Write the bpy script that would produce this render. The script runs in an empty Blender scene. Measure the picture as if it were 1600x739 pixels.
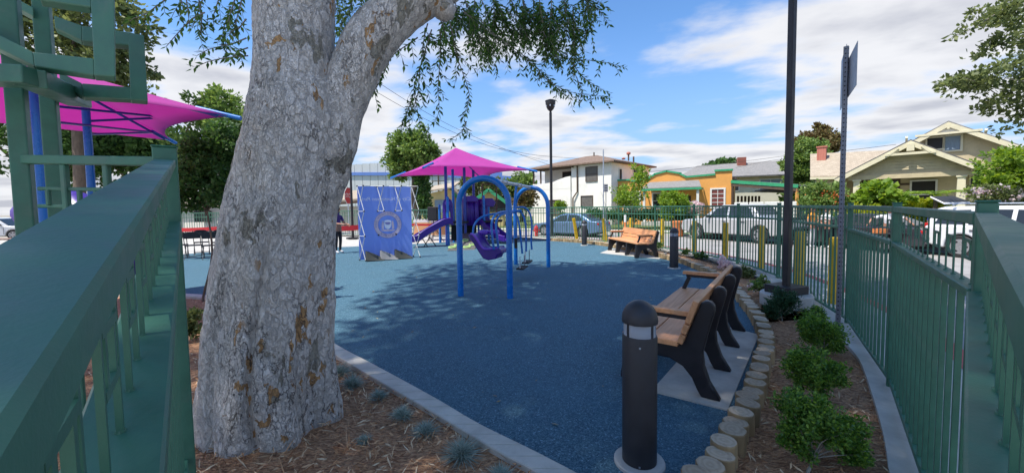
import bpy, math, random
import numpy as np
from mathutils import Vector, Matrix, noise
random.seed(7); rng = np.random.default_rng(7)
R = math.radians
scene = bpy.context.scene
COL = scene.collection

# ---------------------------------------------------------------- camera
CAM_H = 1.55; PITCH = R(3.0); ROLL = R(0.85); FPX = 600.0; SHIFT = -0.0094
cF = Vector((0, math.cos(PITCH), -math.sin(PITCH)))
r0 = Vector((1, 0, 0)); u0 = Vector((0, math.sin(PITCH), math.cos(PITCH)))
cR = r0*math.cos(ROLL) - u0*math.sin(ROLL); cU = r0*math.sin(ROLL) + u0*math.cos(ROLL)
CAM = Vector((0, 0, CAM_H))
cam_data = bpy.data.cameras.new('camera'); cam = bpy.data.objects.new('camera', cam_data); COL.objects.link(cam)
M = Matrix((cR, cU, -cF)).transposed().to_4x4(); M.translation = CAM
cam.matrix_world = M
cam_data.sensor_fit = 'HORIZONTAL'; cam_data.sensor_width = 36; cam_data.lens = 36*FPX/1600
cam_data.shift_y = SHIFT; cam_data.clip_start = 0.01; cam_data.clip_end = 3000
scene.camera = cam

# ---------------------------------------------------------------- sun, sky, exposure
SUN_EL = R(63); SUN_AZ = math.atan2(-0.86, -0.50)          # azimuth measured from +Y towards +X
sdir = Vector((math.sin(SUN_AZ)*math.cos(SUN_EL), math.cos(SUN_AZ)*math.cos(SUN_EL), math.sin(SUN_EL)))
sl = bpy.data.lights.new('sun', 'SUN'); sl.energy = 2.0; sl.angle = R(0.53); sl.color = (1.0, 0.95, 0.87)
so = bpy.data.objects.new('sun', sl); COL.objects.link(so)
so.rotation_euler = (-sdir).to_track_quat('-Z', 'Y').to_euler(); so.location = (-10, -6, 20)
scene.view_settings.view_transform = 'Standard'; scene.view_settings.look = 'None'
scene.view_settings.exposure = 1.75; scene.view_settings.gamma = 1.0; scene.view_settings.use_curve_mapping = False
scene.cycles.use_denoising = True
scene.cycles.max_bounces = 6; scene.cycles.transparent_max_bounces = 8
scene.cycles.sample_clamp_indirect = 6

world = bpy.data.worlds.new('World'); scene.world = world; world.use_nodes = True
nt = world.node_tree; N = nt.nodes; L = nt.links; N.clear()
def wn(t, **kw):
    n = N.new(t)
    for k, v in kw.items(): setattr(n, k, v)
    return n
def wmath(op, a, b=None, c=None, clamp=False):
    n = N.new('ShaderNodeMath'); n.operation = op; n.use_clamp = clamp
    for i, v in enumerate((a, b, c)):
        if v is None: continue
        if isinstance(v, (int, float)): n.inputs[i].default_value = v
        else: L.new(v, n.inputs[i])
    return n.outputs[0]
wout = wn('ShaderNodeOutputWorld')
sky = wn('ShaderNodeTexSky', sky_type='NISHITA', sun_disc=False, sun_elevation=SUN_EL, sun_rotation=SUN_AZ, air_density=1.0, dust_density=0.2, ozone_density=6.0)
bgs = wn('ShaderNodeBackground'); bgs.inputs[1].default_value = 0.070
hs = wn('ShaderNodeHueSaturation'); hs.inputs['Saturation'].default_value = 1.1
L.new(sky.outputs[0], hs.inputs['Color'])
lowc = wn('ShaderNodeMix', data_type='RGBA'); lowc.inputs[7].default_value = (1.45, 2.2, 3.7, 1); L.new(hs.outputs[0], lowc.inputs[6]); L.new(lowc.outputs[2], bgs.inputs[0])
tc = wn('ShaderNodeTexCoord'); sep = wn('ShaderNodeSeparateXYZ'); L.new(tc.outputs['Generated'], sep.inputs[0])
sx, sy, sz = sep.outputs
lowf = wn('ShaderNodeMapRange', interpolation_type='SMOOTHSTEP'); L.new(sz, lowf.inputs[0]); lowf.inputs[1].default_value = 0.0; lowf.inputs[2].default_value = 0.42; lowf.inputs[3].default_value = 0.8; lowf.inputs[4].default_value = 0.0; L.new(lowf.outputs[0], lowc.inputs[0])
zz = wmath('ADD', wmath('MAXIMUM', sz, 0.0), 0.10)
cx = wmath('DIVIDE', sx, zz); cy = wmath('DIVIDE', sy, zz)
comb = wn('ShaderNodeCombineXYZ'); L.new(cx, comb.inputs[0]); L.new(cy, comb.inputs[1])
vr = wn('ShaderNodeVectorRotate', rotation_type='Z_AXIS'); L.new(comb.outputs[0], vr.inputs['Vector']); vr.inputs['Angle'].default_value = R(20)
mp = wn('ShaderNodeMapping'); L.new(vr.outputs[0], mp.inputs[0])
SKY_OFF = (0.527, 33.5, 0)
mp.inputs['Location'].default_value = SKY_OFF; mp.inputs['Rotation'].default_value = (0, 0, R(-20)); mp.inputs['Scale'].default_value = (0.80, 1.0, 1)
n1 = wn('ShaderNodeTexNoise'); n1.inputs['Scale'].default_value = 0.8; n1.inputs['Detail'].default_value = 9; n1.inputs['Roughness'].default_value = 0.52; n1.inputs['Distortion'].default_value = 0.12
L.new(mp.outputs[0], n1.inputs['Vector'])
# more cloud towards the horizon, clearer blue above
cover = wn('ShaderNodeMapRange'); L.new(sz, cover.inputs[0])
cover.inputs[1].default_value = 0.04; cover.inputs[2].default_value = 0.34; cover.inputs[3].default_value = 0.125; cover.inputs[4].default_value = -0.01
dens = wmath('ADD', n1.outputs['Fac'], cover.outputs[0])
ramp = wn('ShaderNodeMapRange', interpolation_type='SMOOTHSTEP'); L.new(dens, ramp.inputs[0])
ramp.inputs[1].default_value = 0.485; ramp.inputs[2].default_value = 0.60; ramp.inputs[3].default_value = 0; ramp.inputs[4].default_value = 0.95
# grey bases inside the thick parts, white rims
n2 = wn('ShaderNodeTexNoise'); n2.inputs['Scale'].default_value = 2.6; n2.inputs['Detail'].default_value = 6; L.new(mp.outputs[0], n2.inputs['Vector'])
thick = wn('ShaderNodeMapRange', interpolation_type='SMOOTHSTEP'); L.new(wmath('ADD', dens, wmath('MULTIPLY', wmath('SUBTRACT', n2.outputs['Fac'], 0.5), 0.35)), thick.inputs[0])
thick.inputs[1].default_value = 0.56; thick.inputs[2].default_value = 0.76; thick.inputs[3].default_value = 0; thick.inputs[4].default_value = 1
ccol = wn('ShaderNodeMix', data_type='RGBA'); L.new(thick.outputs[0], ccol.inputs[0])
ccol.inputs[6].default_value = (0.66, 0.66, 0.675, 1); ccol.inputs[7].default_value = (0.40, 0.41, 0.455, 1)
bgc = wn('ShaderNodeBackground'); L.new(ccol.outputs[2], bgc.inputs[0]); bgc.inputs[1].default_value = 0.42
mixs = wn('ShaderNodeMixShader'); L.new(ramp.outputs[0], mixs.inputs[0]); L.new(bgs.outputs[0], mixs.inputs[1]); L.new(bgc.outputs[0], mixs.inputs[2])
L.new(mixs.outputs[0], wout.inputs[0])

# ---------------------------------------------------------------- surveying helpers (photo pixel + distance -> place)
def ray(px, py):
    t = (369.5 + 1600*SHIFT - py)/FPX
    return cR*((px-800)/FPX) + cU*t + cF
def P(px, py, Y):
    d = ray(px, py); return CAM + d*(Y/d.y)
def G(px, py, z=0.0):
    d = ray(px, py); return CAM + d*((z-CAM_H)/d.z)
def PX(px, py, X):
    d = ray(px, py); return CAM + d*(X/d.x)

# ---------------------------------------------------------------- object helpers
INV = {}
def tag(o, label=None, cat=None, group=None, kind=None):
    if label: o['label'] = label
    if cat: o['category'] = cat
    if group: o['group'] = group
    if kind: o['kind'] = kind
    return o
def thing(name, label, cat, loc=(0, 0, 0), rotz=0, group=None):
    o = bpy.data.objects.new(name, None); COL.objects.link(o); o.empty_display_size = 0.2
    o.location = loc; o.rotation_euler = (0, 0, rotz)
    INV[o.name] = (Matrix.Translation(Vector(loc)) @ Matrix.Rotation(rotz, 4, 'Z')).inverted()
    return tag(o, label, cat, group)
def link(name, me, parent=None, loc=None, rot=None):
    o = bpy.data.objects.new(name, me); COL.objects.link(o); o.parent = parent
    if loc is not None: o.location = loc
    if rot is not None: o.rotation_euler = rot
    return o
def dup(root, loc, rotz=None, label=None, group=None, scale=None):
    r = root.copy(); COL.objects.link(r); r.location = loc
    if rotz is not None: r.rotation_euler = (0, 0, rotz)
    if scale: r.scale = (scale,)*3 if isinstance(scale, (int, float)) else scale
    if label: r['label'] = label
    if group: r['group'] = group
    for ch in list(root.children):
        c = ch.copy(); COL.objects.link(c); c.parent = r
        for g in list(ch.children):
            d = g.copy(); COL.objects.link(d); d.parent = c
    return r

class MB:
    def __init__(s): s.v = []; s.f = []; s.m = []; s.cur = 0
    def add(s, vs, fs):
        b = len(s.v); s.v += [Vector(v) for v in vs]
        for f in fs: s.f.append([b+i for i in f]); s.m.append(s.cur)
        return s
    def box(s, c, d, rz=0, M=None):
        hx, hy, hz = d[0]/2, d[1]/2, d[2]/2
        vs = [Vector((x, y, z)) for z in (-hz, hz) for y in (-hy, hy) for x in (-hx, hx)]
        if rz: vs = [Matrix.Rotation(rz, 3, 'Z') @ v for v in vs]
        if M is not None: vs = [M @ v for v in vs]
        c = Vector(c)
        return s.add([v+c for v in vs], [(0, 2, 3, 1), (4, 5, 7, 6), (0, 1, 5, 4), (2, 6, 7, 3), (0, 4, 6, 2), (1, 3, 7, 5)])
    def beam(s, a, b, w, h, up=(0, 0, 1)):
        """rectangular bar from a to b, w across, h along up"""
        a = Vector(a); b = Vector(b); d = (b-a).normalized(); up = Vector(up)
        x = d.cross(up)
        if x.length < 1e-4: x = d.cross(Vector((0, 1, 0)))
        x.normalize(); y = x.cross(d).normalized()
        vs = []
        for p in (a, b):
            for q in ((-1, -1), (1, -1), (1, 1), (-1, 1)): vs.append(p + x*(q[0]*w/2) + y*(q[1]*h/2))
        return s.add(vs, [(3, 2, 1, 0), (4, 5, 6, 7), (0, 1, 5, 4), (1, 2, 6, 5), (2, 3, 7, 6), (3, 0, 4, 7)])
    def tube(s, pts, r, n=8, cap=True):
        pts = [Vector(p) for p in pts]; k = len(pts)
        rs = r if isinstance(r, (list, tuple)) else [r]*k
        prev = None; vs = []
        for i, p in enumerate(pts):
            d = (pts[min(i+1, k-1)] - pts[max(i-1, 0)])
            d = d.normalized() if d.length > 1e-9 else Vector((0, 0, 1))
            if prev is None:
                x = d.cross(Vector((0, 0, 1)))
                if x.length < 1e-3: x = d.cross(Vector((0, 1, 0)))
            else: x = prev - d*prev.dot(d)
            x.normalize(); prev = x; y = d.cross(x)
            for j in range(n):
                a = 2*math.pi*j/n; vs.append(p + (x*math.cos(a) + y*math.sin(a))*rs[i])
        fs = [(i*n+j, i*n+(j+1) % n, (i+1)*n+(j+1) % n, (i+1)*n+j) for i in range(k-1) for j in range(n)]
        if cap: fs += [tuple(range(n-1, -1, -1)), tuple((k-1)*n+j for j in range(n))]
        return s.add(vs, fs)
    def lathe(s, prof, n=16, c=(0, 0, 0), M=None, cap=True):
        c = Vector(c); vs = []
        for r, z in prof:
            for j in range(n):
                a = 2*math.pi*j/n; v = Vector((r*math.cos(a), r*math.sin(a), z))
                if M is not None: v = M @ v
                vs.append(v + c)
        k = len(prof)
        fs = [(i*n+j, i*n+(j+1) % n, (i+1)*n+(j+1) % n, (i+1)*n+j) for i in range(k-1) for j in range(n)]
        if cap: fs += [tuple(range(n-1, -1, -1)), tuple((k-1)*n+j for j in range(n))]
        return s.add(vs, fs)
    def prism(s, poly, o, u, v, w):
        """2-D polygon in the plane o + a*u + b*v, extruded by vector w"""
        o, u, v, w = map(Vector, (o, u, v, w)); n = len(poly)
        base = [o + u*a + v*b for a, b in poly]
        fs = [tuple(range(n-1, -1, -1)), tuple(range(n, 2*n))] + [(i, (i+1) % n, n+(i+1) % n, n+i) for i in range(n)]
        return s.add(base + [p + w for p in base], fs)
    def poly(s, pts): return s.add(pts, [tuple(range(len(pts)))])
    def slab(s, pts, t):
        """polygon given by 3-D points, thickened by vector t"""
        n = len(pts); pts = [Vector(p) for p in pts]; t = Vector(t)
        return s.add(pts + [p + t for p in pts], [tuple(range(n)), tuple(range(2*n-1, n-1, -1))] + [((i+1) % n, i, n+i, n+(i+1) % n) for i in range(n)])
    def mesh(s, name, mats, smooth=False, inv=None, org=None):
        vs = s.v
        if inv is not None: vs = [inv @ v for v in vs]
        if org is not None: o = Vector(org); vs = [v - o for v in vs]
        me = bpy.data.meshes.new(name); me.from_pydata([tuple(v) for v in vs], [], s.f)
        for m in (mats if isinstance(mats, (list, tuple)) else [mats]): me.materials.append(m)
        if any(s.m): me.polygons.foreach_set('material_index', s.m)
        import bmesh
        bm = bmesh.new(); bm.from_mesh(me); bmesh.ops.recalc_face_normals(bm, faces=bm.faces); bm.to_mesh(me); bm.free()
        if smooth: shade(me, smooth)
        me.update(); return me
    def build(s, name, mats, parent=None, smooth=False, bevel=0, world=False, org=None, seg=2):
        inv = INV[parent.name] if (world and parent is not None and parent.name in INV) else None
        me = s.mesh(name, mats, smooth, inv, org)
        o = link(name, me, parent, org)
        if bevel: bev(o, bevel, seg)
        return o
def shade(me, ang=True):
    me.polygons.foreach_set('use_smooth', [True]*len(me.polygons))
    if ang is not True: me.set_sharp_from_angle(angle=R(ang))
def bev(o, w, seg=2):
    m = o.modifiers.new('bevel', 'BEVEL'); m.width = w; m.segments = seg; m.limit_method = 'ANGLE'; m.angle_limit = R(35)
def np_mesh(name, verts, faces_n, mat, smooth=False):
    """verts (N*k,3): consecutive k-gons"""
    me = bpy.data.meshes.new(name); nv = len(verts); k = faces_n; nf = nv//k
    me.vertices.add(nv); me.vertices.foreach_set('co', np.asarray(verts, np.float32).ravel())
    me.loops.add(nv); me.loops.foreach_set('vertex_index', np.arange(nv, dtype=np.int32))
    me.polygons.add(nf); me.polygons.foreach_set('loop_start', np.arange(0, nv, k, dtype=np.int32))
    try: me.polygons.foreach_set('loop_total', np.full(nf, k, np.int32))
    except Exception: pass
    me.materials.append(mat); me.update(calc_edges=True); me.validate(); return me

# ---------------------------------------------------------------- materials
MATS = {}
def newmat(name):
    m = bpy.data.materials.new(name); m.use_nodes = True; t = m.node_tree; t.nodes.clear()
    o = t.nodes.new('ShaderNodeOutputMaterial'); b = t.nodes.new('ShaderNodeBsdfPrincipled'); t.links.new(b.outputs[0], o.inputs[0])
    MATS[name] = m; return m, t, b
def nd(t, typ, ins=None, **kw):
    n = t.nodes.new(typ)
    for k, v in kw.items(): setattr(n, k, v)
    for k, v in (ins or {}).items():
        if isinstance(v, bpy.types.NodeSocket): t.links.new(v, n.inputs[k])
        else: n.inputs[k].default_value = v
    return n
def c4(c): return (c[0], c[1], c[2], 1)
def mix(t, fac, a, b, blend='MIX'):
    n = nd(t, 'ShaderNodeMix', data_type='RGBA', blend_type=blend)
    for i, v in ((0, fac), (6, a), (7, b)):
        if isinstance(v, bpy.types.NodeSocket): t.links.new(v, n.inputs[i])
        else: n.inputs[i].default_value = c4(v) if i else v
    return n.outputs[2]
def coords(t, scale=None, src='Object'):
    c = nd(t, 'ShaderNodeTexCoord').outputs[src]
    if scale is None: return c
    return nd(t, 'ShaderNodeMapping', {'Vector': c, 'Scale': scale}).outputs[0]
def tnoise(t, vec, scale, detail=4, rough=.55, dist=0):
    return nd(t, 'ShaderNodeTexNoise', {'Vector': vec, 'Scale': scale, 'Detail': detail, 'Roughness': rough, 'Distortion': dist})
def rmap(t, v, a, b, c=0., d=1., smooth=True):
    return nd(t, 'ShaderNodeMapRange', {0: v, 1: a, 2: b, 3: c, 4: d}, interpolation_type='SMOOTHSTEP' if smooth else 'LINEAR').outputs[0]
def bump(t, b, h, strength=.3, dist=.01):
    t.links.new(nd(t, 'ShaderNodeBump', {'Height': h, 'Strength': strength, 'Distance': dist}).outputs[0], b.inputs['Normal'])
def simple(name, col, rough=.5, var=.12, scale=6, bmp=0, bscale=60, metal=0, spec=.5, dirt=None, dirt_amt=.4, stretch=(1, 1, 1), rand=0):
    """painted / plain surface: colour with uneven tone, optional dirt blotches and fine relief"""
    m, t, b = newmat(name); v = coords(t, stretch)
    n = tnoise(t, v, scale, 5, .6)
    lo = tuple(max(0, x*(1-var)) for x in col); hi = tuple(min(1, x*(1+var)) for x in col)
    c = mix(t, rmap(t, n.outputs[0], .3, .7), lo, hi)
    if dirt:
        n2 = tnoise(t, v, scale*.6, 8, .7)
        c = mix(t, rmap(t, n2.outputs[0], .5, .75, 0, dirt_amt), c, dirt)
    if rand:
        oi = nd(t, 'ShaderNodeObjectInfo').outputs['Random']
        hsv = nd(t, 'ShaderNodeHueSaturation', {'Color': c, 'Value': rmap(t, oi, 0, 1, 1-rand, 1+rand, False)}); c = hsv.outputs[0]
    t.links.new(c, b.inputs['Base Color'])
    t.links.new(rmap(t, n.outputs[0], .3, .7, max(0, rough-.08), min(1, rough+.08)), b.inputs['Roughness'])
    b.inputs['Metallic'].default_value = metal; b.inputs['Specular IOR Level'].default_value = spec
    if bmp: bump(t, b, tnoise(t, v, bscale, 3, .6).outputs[0], bmp, .004)
    return m
def leafmat(name, cols, trans=.35, rough=.55):
    m, t, b = newmat(name); o = [n for n in t.nodes if n.type == 'OUTPUT_MATERIAL'][0]
    g = nd(t, 'ShaderNodeNewGeometry').outputs['Random Per Island']
    cr = nd(t, 'ShaderNodeValToRGB', {0: g}); e = cr.color_ramp.elements
    e[0].color = c4(cols[0]); e[1].color = c4(cols[-1]); e[0].position = .05; e[1].position = .95
    for i, c in enumerate(cols[1:-1]):
        x = e.new((i+1)/(len(cols)-1)); x.color = c4(c)
    t.links.new(cr.outputs[0], b.inputs['Base Color']); b.inputs['Roughness'].default_value = rough; b.inputs['Specular IOR Level'].default_value = .35
    hs = nd(t, 'ShaderNodeHueSaturation', {'Color': cr.outputs[0], 'Hue': .485, 'Saturation': 1.1, 'Value': 1.7})
    tr = nd(t, 'ShaderNodeBsdfTranslucent', {0: hs.outputs[0]})
    mx = nd(t, 'ShaderNodeMixShader', {0: trans, 1: b.outputs[0], 2: tr.outputs[0]}); t.links.new(mx.outputs[0], o.inputs[0])
    return m
# ---- painted metals
m_green = simple('green_paint', (.046, .155, .096), .48, .14, 9, .10, 140, dirt=(.12, .17, .13), dirt_amt=.5)
m_black = simple('black_powder_coat', (.016, .015, .018), .45, .15, 12, .12, 300)
m_bollard = simple('charcoal_powder_coat', (.028, .028, .033), .48, .15, 10, .15, 400)
m_blue = simple('blue_powder_coat', (.004, .15, .50), .28, .06, 6, .03, 200)
m_blued = simple('dark_blue_powder_coat', (.012, .045, .30), .35, .08, 6)
m_purple = simple('purple_plastic', (.050, .014, .235), .35, .08, 6, .04, 200)
m_lilac = simple('lilac_plastic', (.16, .06, .50), .38, .06, 6)
m_galv = simple('galvanised_steel', (.42, .46, .52), .35, .12, 14, .05, 120, metal=.6)
m_sign = simple('sign_aluminium', (.30, .31, .34), .45, .08, 8, metal=.3)
m_signgal = simple('sign_post_steel', (.20, .21, .24), .5, .15, 30, .1, 200, metal=.3)
m_hole = simple('dark_hole', (.01, .01, .012), .9, 0)
m_yellow = simple('yellow_paint', (.62, .40, .015), .5, .12, 8, .1, 90, dirt=(.25, .17, .03), dirt_amt=.5)
m_white = simple('white_paint', (.74, .73, .70), .5, .05, 4)
m_redp = simple('red_vinyl', (.55, .02, .025), .5, .08, 3)
m_orange = simple('orange_plastic', (.62, .20, .06), .5, .08, 5)
m_peach = simple('peach_board', (.62, .33, .16), .6, .08, 3)
m_rubber = simple('black_rubber', (.018, .018, .018), .75, .2, 20)
m_wood_grey = simple('bleached_wood', (.30, .27, .22), .8, .2, 12)
# ---- magenta shade cloth
def shadecloth():
    m, t, b = newmat('magenta_shade_cloth'); o = [n for n in t.nodes if n.type == 'OUTPUT_MATERIAL'][0]
    n = tnoise(t, coords(t), 1.2, 4)
    c = mix(t, n.outputs[0], (.62, .085, .47), (.72, .13, .57)); t.links.new(c, b.inputs['Base Color']); b.inputs['Roughness'].default_value = .7
    tr = nd(t, 'ShaderNodeBsdfTranslucent', {0: c}); mx = nd(t, 'ShaderNodeMixShader', {0: .58, 1: b.outputs[0], 2: tr.outputs[0]})
    t.links.new(mx.outputs[0], o.inputs[0]); return m
m_cloth = shadecloth()
def bannercloth():
    m, t, b = newmat('blue_banner_fabric'); o = [n for n in t.nodes if n.type == 'OUTPUT_MATERIAL'][0]
    n = tnoise(t, coords(t), 1.0, 3)
    c = mix(t, n.outputs[0], (.29, .43, .94), (.33, .49, .96)); t.links.new(c, b.inputs['Base Color']); b.inputs['Roughness'].default_value = .7
    tr = nd(t, 'ShaderNodeBsdfTranslucent', {0: c}); mx = nd(t, 'ShaderNodeMixShader', {0: .3, 1: b.outputs[0], 2: tr.outputs[0]})
    t.links.new(mx.outputs[0], o.inputs[0]); return m
m_banner = bannercloth()
m_bprint = simple('banner_pale_print', (.62, .52, .62), .7, .06, 4)
m_bprint2 = simple('banner_white_print', (.78, .82, .95), .7, .06, 4)
m_bprint3 = simple('banner_dark_print', (.24, .24, .52), .7, .06, 4)
# ---- blue rubber surfacing
def rubber():
    m, t, b = newmat('blue_rubber_surface'); v = coords(t)
    g = nd(t, 'ShaderNodeTexVoronoi', {'Vector': v, 'Scale': 130.}).outputs['Color']
    gs = nd(t, 'ShaderNodeSeparateColor', {0: g}).outputs[0]
    c = mix(t, rmap(t, gs, .1, .9), (.022, .068, .108), (.084, .176, .226))
    c = mix(t, rmap(t, gs, .93, .97), c, (.17, .30, .38))
    n = tnoise(t, v, .9, 5, .6); c = mix(t, rmap(t, n.outputs[0], .35, .7, 0, .35), c, (.065, .155, .22))
    n3 = tnoise(t, v, 6, 6, .7); c = mix(t, rmap(t, n3.outputs[0], .6, .8, 0, .25), c, (.12, .2, .25))
    t.links.new(c, b.inputs['Base Color']); b.inputs['Roughness'].default_value = .82; b.inputs['Specular IOR Level'].default_value = .3
    bump(t, b, tnoise(t, v, 170, 3, .7).outputs[0], .55, .006); return m
m_ground_blue = rubber()
def concrete(name, a, bcol, scale=3):
    m, t, b = newmat(name); v = coords(t)
    n = tnoise(t, v, scale, 8, .65); n2 = tnoise(t, v, scale*14, 4, .7)
    c = mix(t, rmap(t, n.outputs[0], .3, .7), a, bcol); c = mix(t, rmap(t, n2.outputs[0], .55, .8, 0, .35), c, tuple(x*.62 for x in a))
    t.links.new(c, b.inputs['Base Color']); b.inputs['Roughness'].default_value = .88
    bump(t, b, n2.outputs[0], .25, .004); return m
m_conc = concrete('concrete', (.42, .395, .345), (.58, .55, .485))
m_conc_l = concrete('pale_concrete', (.40, .385, .355), (.52, .505, .465))
m_asphalt = concrete('worn_asphalt_road', (.24, .23, .22), (.33, .32, .31), 1.2)
def mulch():
    m, t, b = newmat('bark_mulch'); v = coords(t)
    w = nd(t, 'ShaderNodeTexVoronoi', {'Vector': nd(t, 'ShaderNodeMapping', {'Vector': v, 'Scale': (1, 2.2, 1)}).outputs[0], 'Scale': 42., 'Randomness': 1.})
    s = nd(t, 'ShaderNodeSeparateColor', {0: w.outputs['Color']}).outputs[0]
    c = mix(t, s, (.24, .115, .06), (.66, .375, .20)); n = tnoise(t, v, 2.5, 5); c = mix(t, rmap(t, n.outputs[0], .4, .7, 0, .55), c, (.28, .15, .08))
    t.links.new(c, b.inputs['Base Color']); b.inputs['Roughness'].default_value = .95
    bump(t, b, w.outputs['Distance'], .9, .02); return m
m_mulch = mulch()
m_chip = leafmat('mulch_chip', [(.20, .095, .048), (.40, .20, .095), (.58, .34, .18), (.74, .57, .37)], 0, .95)
def lawnmat():
    m, t, b = newmat('lawn_grass'); v = coords(t); n = tnoise(t, v, 3, 8, .7); n2 = tnoise(t, v, 60, 3)
    c = mix(t, n.outputs[0], (.06, .12, .025), (.17, .19, .06)); c = mix(t, n2.outputs[0], c, (.05, .09, .02))
    t.links.new(c, b.inputs['Base Color']); b.inputs['Roughness'].default_value = .95; bump(t, b, n2.outputs[0], .8, .03); return m
m_lawn = lawnmat()
m_earth = concrete('dry_ground', (.24, .21, .16), (.33, .30, .24), .6)
# ---- bark of the big tree
def bark(name, zs=(1, 1, .50)):
    m, t, b = newmat(name); v = coords(t, zs)
    d = tnoise(t, v, 9, 5, .65); vv = nd(t, 'ShaderNodeVectorMath', {0: v, 1: nd(t, 'ShaderNodeVectorMath', {0: d.outputs['Color'], 1: (.19, .19, .19)}, operation='MULTIPLY').outputs[0]}, operation='ADD').outputs[0]
    def vor(sc, **k): return nd(t, 'ShaderNodeTexVoronoi', {'Vector': vv, 'Scale': sc}, **k)
    def m2(op, x, y): return nd(t, 'ShaderNodeMath', {0: x, 1: y}, operation=op).outputs[0]
    def vadd(off): return nd(t, 'ShaderNodeVectorMath', {0: vv, 1: off}, operation='ADD').outputs[0]
    sel = rmap(t, tnoise(t, v, 3.1, 3, .55).outputs[0], .47, .53)      # coarse scales in places, fine ones elsewhere
    def fmix(f, x, y): return nd(t, 'ShaderNodeMix', {0: f, 2: x, 3: y}, data_type='FLOAT').outputs[0]
    e1 = fmix(sel, m2('MULTIPLY', vor(19., feature='DISTANCE_TO_EDGE').outputs[0], .7), vor(36., feature='DISTANCE_TO_EDGE').outputs[0]); e2 = vor(78., feature='DISTANCE_TO_EDGE').outputs[0]
    cell = nd(t, 'ShaderNodeSeparateColor', {0: vor(19.).outputs['Color']}).outputs[0]
    cell2 = nd(t, 'ShaderNodeSeparateColor', {0: vor(36.).outputs['Color']}).outputs[1]
    c = mix(t, rmap(t, cell, .1, .9), (.73, .675, .60), (.86, .805, .73)); c = mix(t, rmap(t, cell2, 0, 1, 0, .5), c, (.68, .635, .585))
    fineg = tnoise(t, v, 55, 5, .75).outputs[0]; c = mix(t, rmap(t, fineg, .45, .75, 0, .6), c, (.50, .46, .41)); c = mix(t, rmap(t, fineg, .5, .25, 0, .25), c, (.84, .81, .77))
    big = tnoise(t, v, 2.6, 6, .65); c = mix(t, rmap(t, big.outputs[0], .55, .72, 0, .4), c, (.36, .33, .28))
    # olive-grey scars and orange inner bark where plates have dropped off
    pn2 = tnoise(t, vadd((3.1, 7.7, 1.3)), 4.6, 3, .5).outputs[0]; pm2 = rmap(t, pn2, .615, .63, 0, .85); c = mix(t, pm2, c, mix(t, fineg, (.24, .22, .165), (.36, .335, .26)))
    pn = tnoise(t, vadd((0, 0, 4.)), 12.5, 2, .4).outputs[0]; clus = tnoise(t, v, 1.9, 2).outputs[0]
    pm = m2('MULTIPLY', rmap(t, pn, .65, .665), rmap(t, clus, .46, .53))
    c = mix(t, pm, c, mix(t, fineg, (.44, .25, .11), (.68, .41, .19)))
    # outlines of the plates: mostly faint, locally deep and dark
    deep = rmap(t, tnoise(t, v, 4.2, 3, .6).outputs[0], .46, .66)
    w1 = rmap(t, deep, 0, 1, .018, .052)
    line = rmap(t, m2('DIVIDE', e1, w1), .25, 1.1, 1, 0); amt = m2('MULTIPLY', line, rmap(t, deep, 0, 1, .16, .70))
    c = mix(t, amt, c, (.085, .07, .065)); c = mix(t, rmap(t, e2, .0, .05, .30, 0), c, (.20, .18, .175))
    # long upright fissures
    vs_ = nd(t, 'ShaderNodeMapping', {'Vector': vv, 'Scale': (1, 1, .20)}).outputs[0]
    e3 = nd(t, 'ShaderNodeTexVoronoi', {'Vector': vs_, 'Scale': 13.}, feature='DISTANCE_TO_EDGE').outputs[0]
    fz = m2('MULTIPLY', rmap(t, e3, .008, .035, 1, 0), rmap(t, tnoise(t, v, 3.0, 3, .6).outputs[0], .44, .60)); c = mix(t, m2('MULTIPLY', fz, .8), c, (.10, .082, .072))
    t.links.new(c, b.inputs['Base Color']); b.inputs['Roughness'].default_value = .92; b.inputs['Specular IOR Level'].default_value = .25
    h = m2('ADD', rmap(t, e1, 0, .08), rmap(t, e2, 0, .08, 0, .5)); h = m2('SUBTRACT', h, m2('MULTIPLY', m2('ADD', pm, pm2), .8)); h = m2('ADD', h, m2('MULTIPLY', cell, .8)); h = m2('ADD', h, m2('MULTIPLY', fineg, .5)); h = m2('SUBTRACT', h, fz)
    bump(t, b, h, .9, .010); return m
m_bark = bark('pale_flaking_bark')
m_trunk = simple('brown_bark', (.13, .095, .07), .95, .25, 8, .6, 30, stretch=(1, 1, .3))
m_trunk_g = simple('grey_bark', (.22, .20, .18), .95, .25, 8, .6, 30, stretch=(1, 1, .3))
# ---- wood planks
def plank(name, a, bcol, ax):
    m, t, b = newmat(name); s = [16, 16, 16]; s[ax] = 1.1; v = coords(t, tuple(s))
    oi = nd(t, 'ShaderNodeObjectInfo').outputs['Random']
    v2 = nd(t, 'ShaderNodeVectorMath', {0: v, 1: nd(t, 'ShaderNodeVectorMath', {0: (7., 3., 5.)}, operation='SCALE').outputs[0]}, operation='ADD')
    sc = v2.inputs[1].links[0].from_node; t.links.new(oi, sc.inputs['Scale'])
    n = tnoise(t, v2.outputs[0], 1.6, 6, .6, .6)
    c = mix(t, rmap(t, n.outputs[0], .3, .7), a, bcol)
    hsv = nd(t, 'ShaderNodeHueSaturation', {'Color': c, 'Value': rmap(t, oi, 0, 1, .88, 1.12, False)})
    t.links.new(hsv.outputs[0], b.inputs['Base Color']); b.inputs['Roughness'].default_value = .55; bump(t, b, n.outputs[0], .15, .004); return m
m_plank = plank('cedar_plastic_plank', (.52, .235, .10), (.68, .345, .165), 0)
m_log = simple('sawn_log_side', (.31, .22, .115), .85, .28, 5, .4, 40, stretch=(1, 1, .25), rand=.22)
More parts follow.
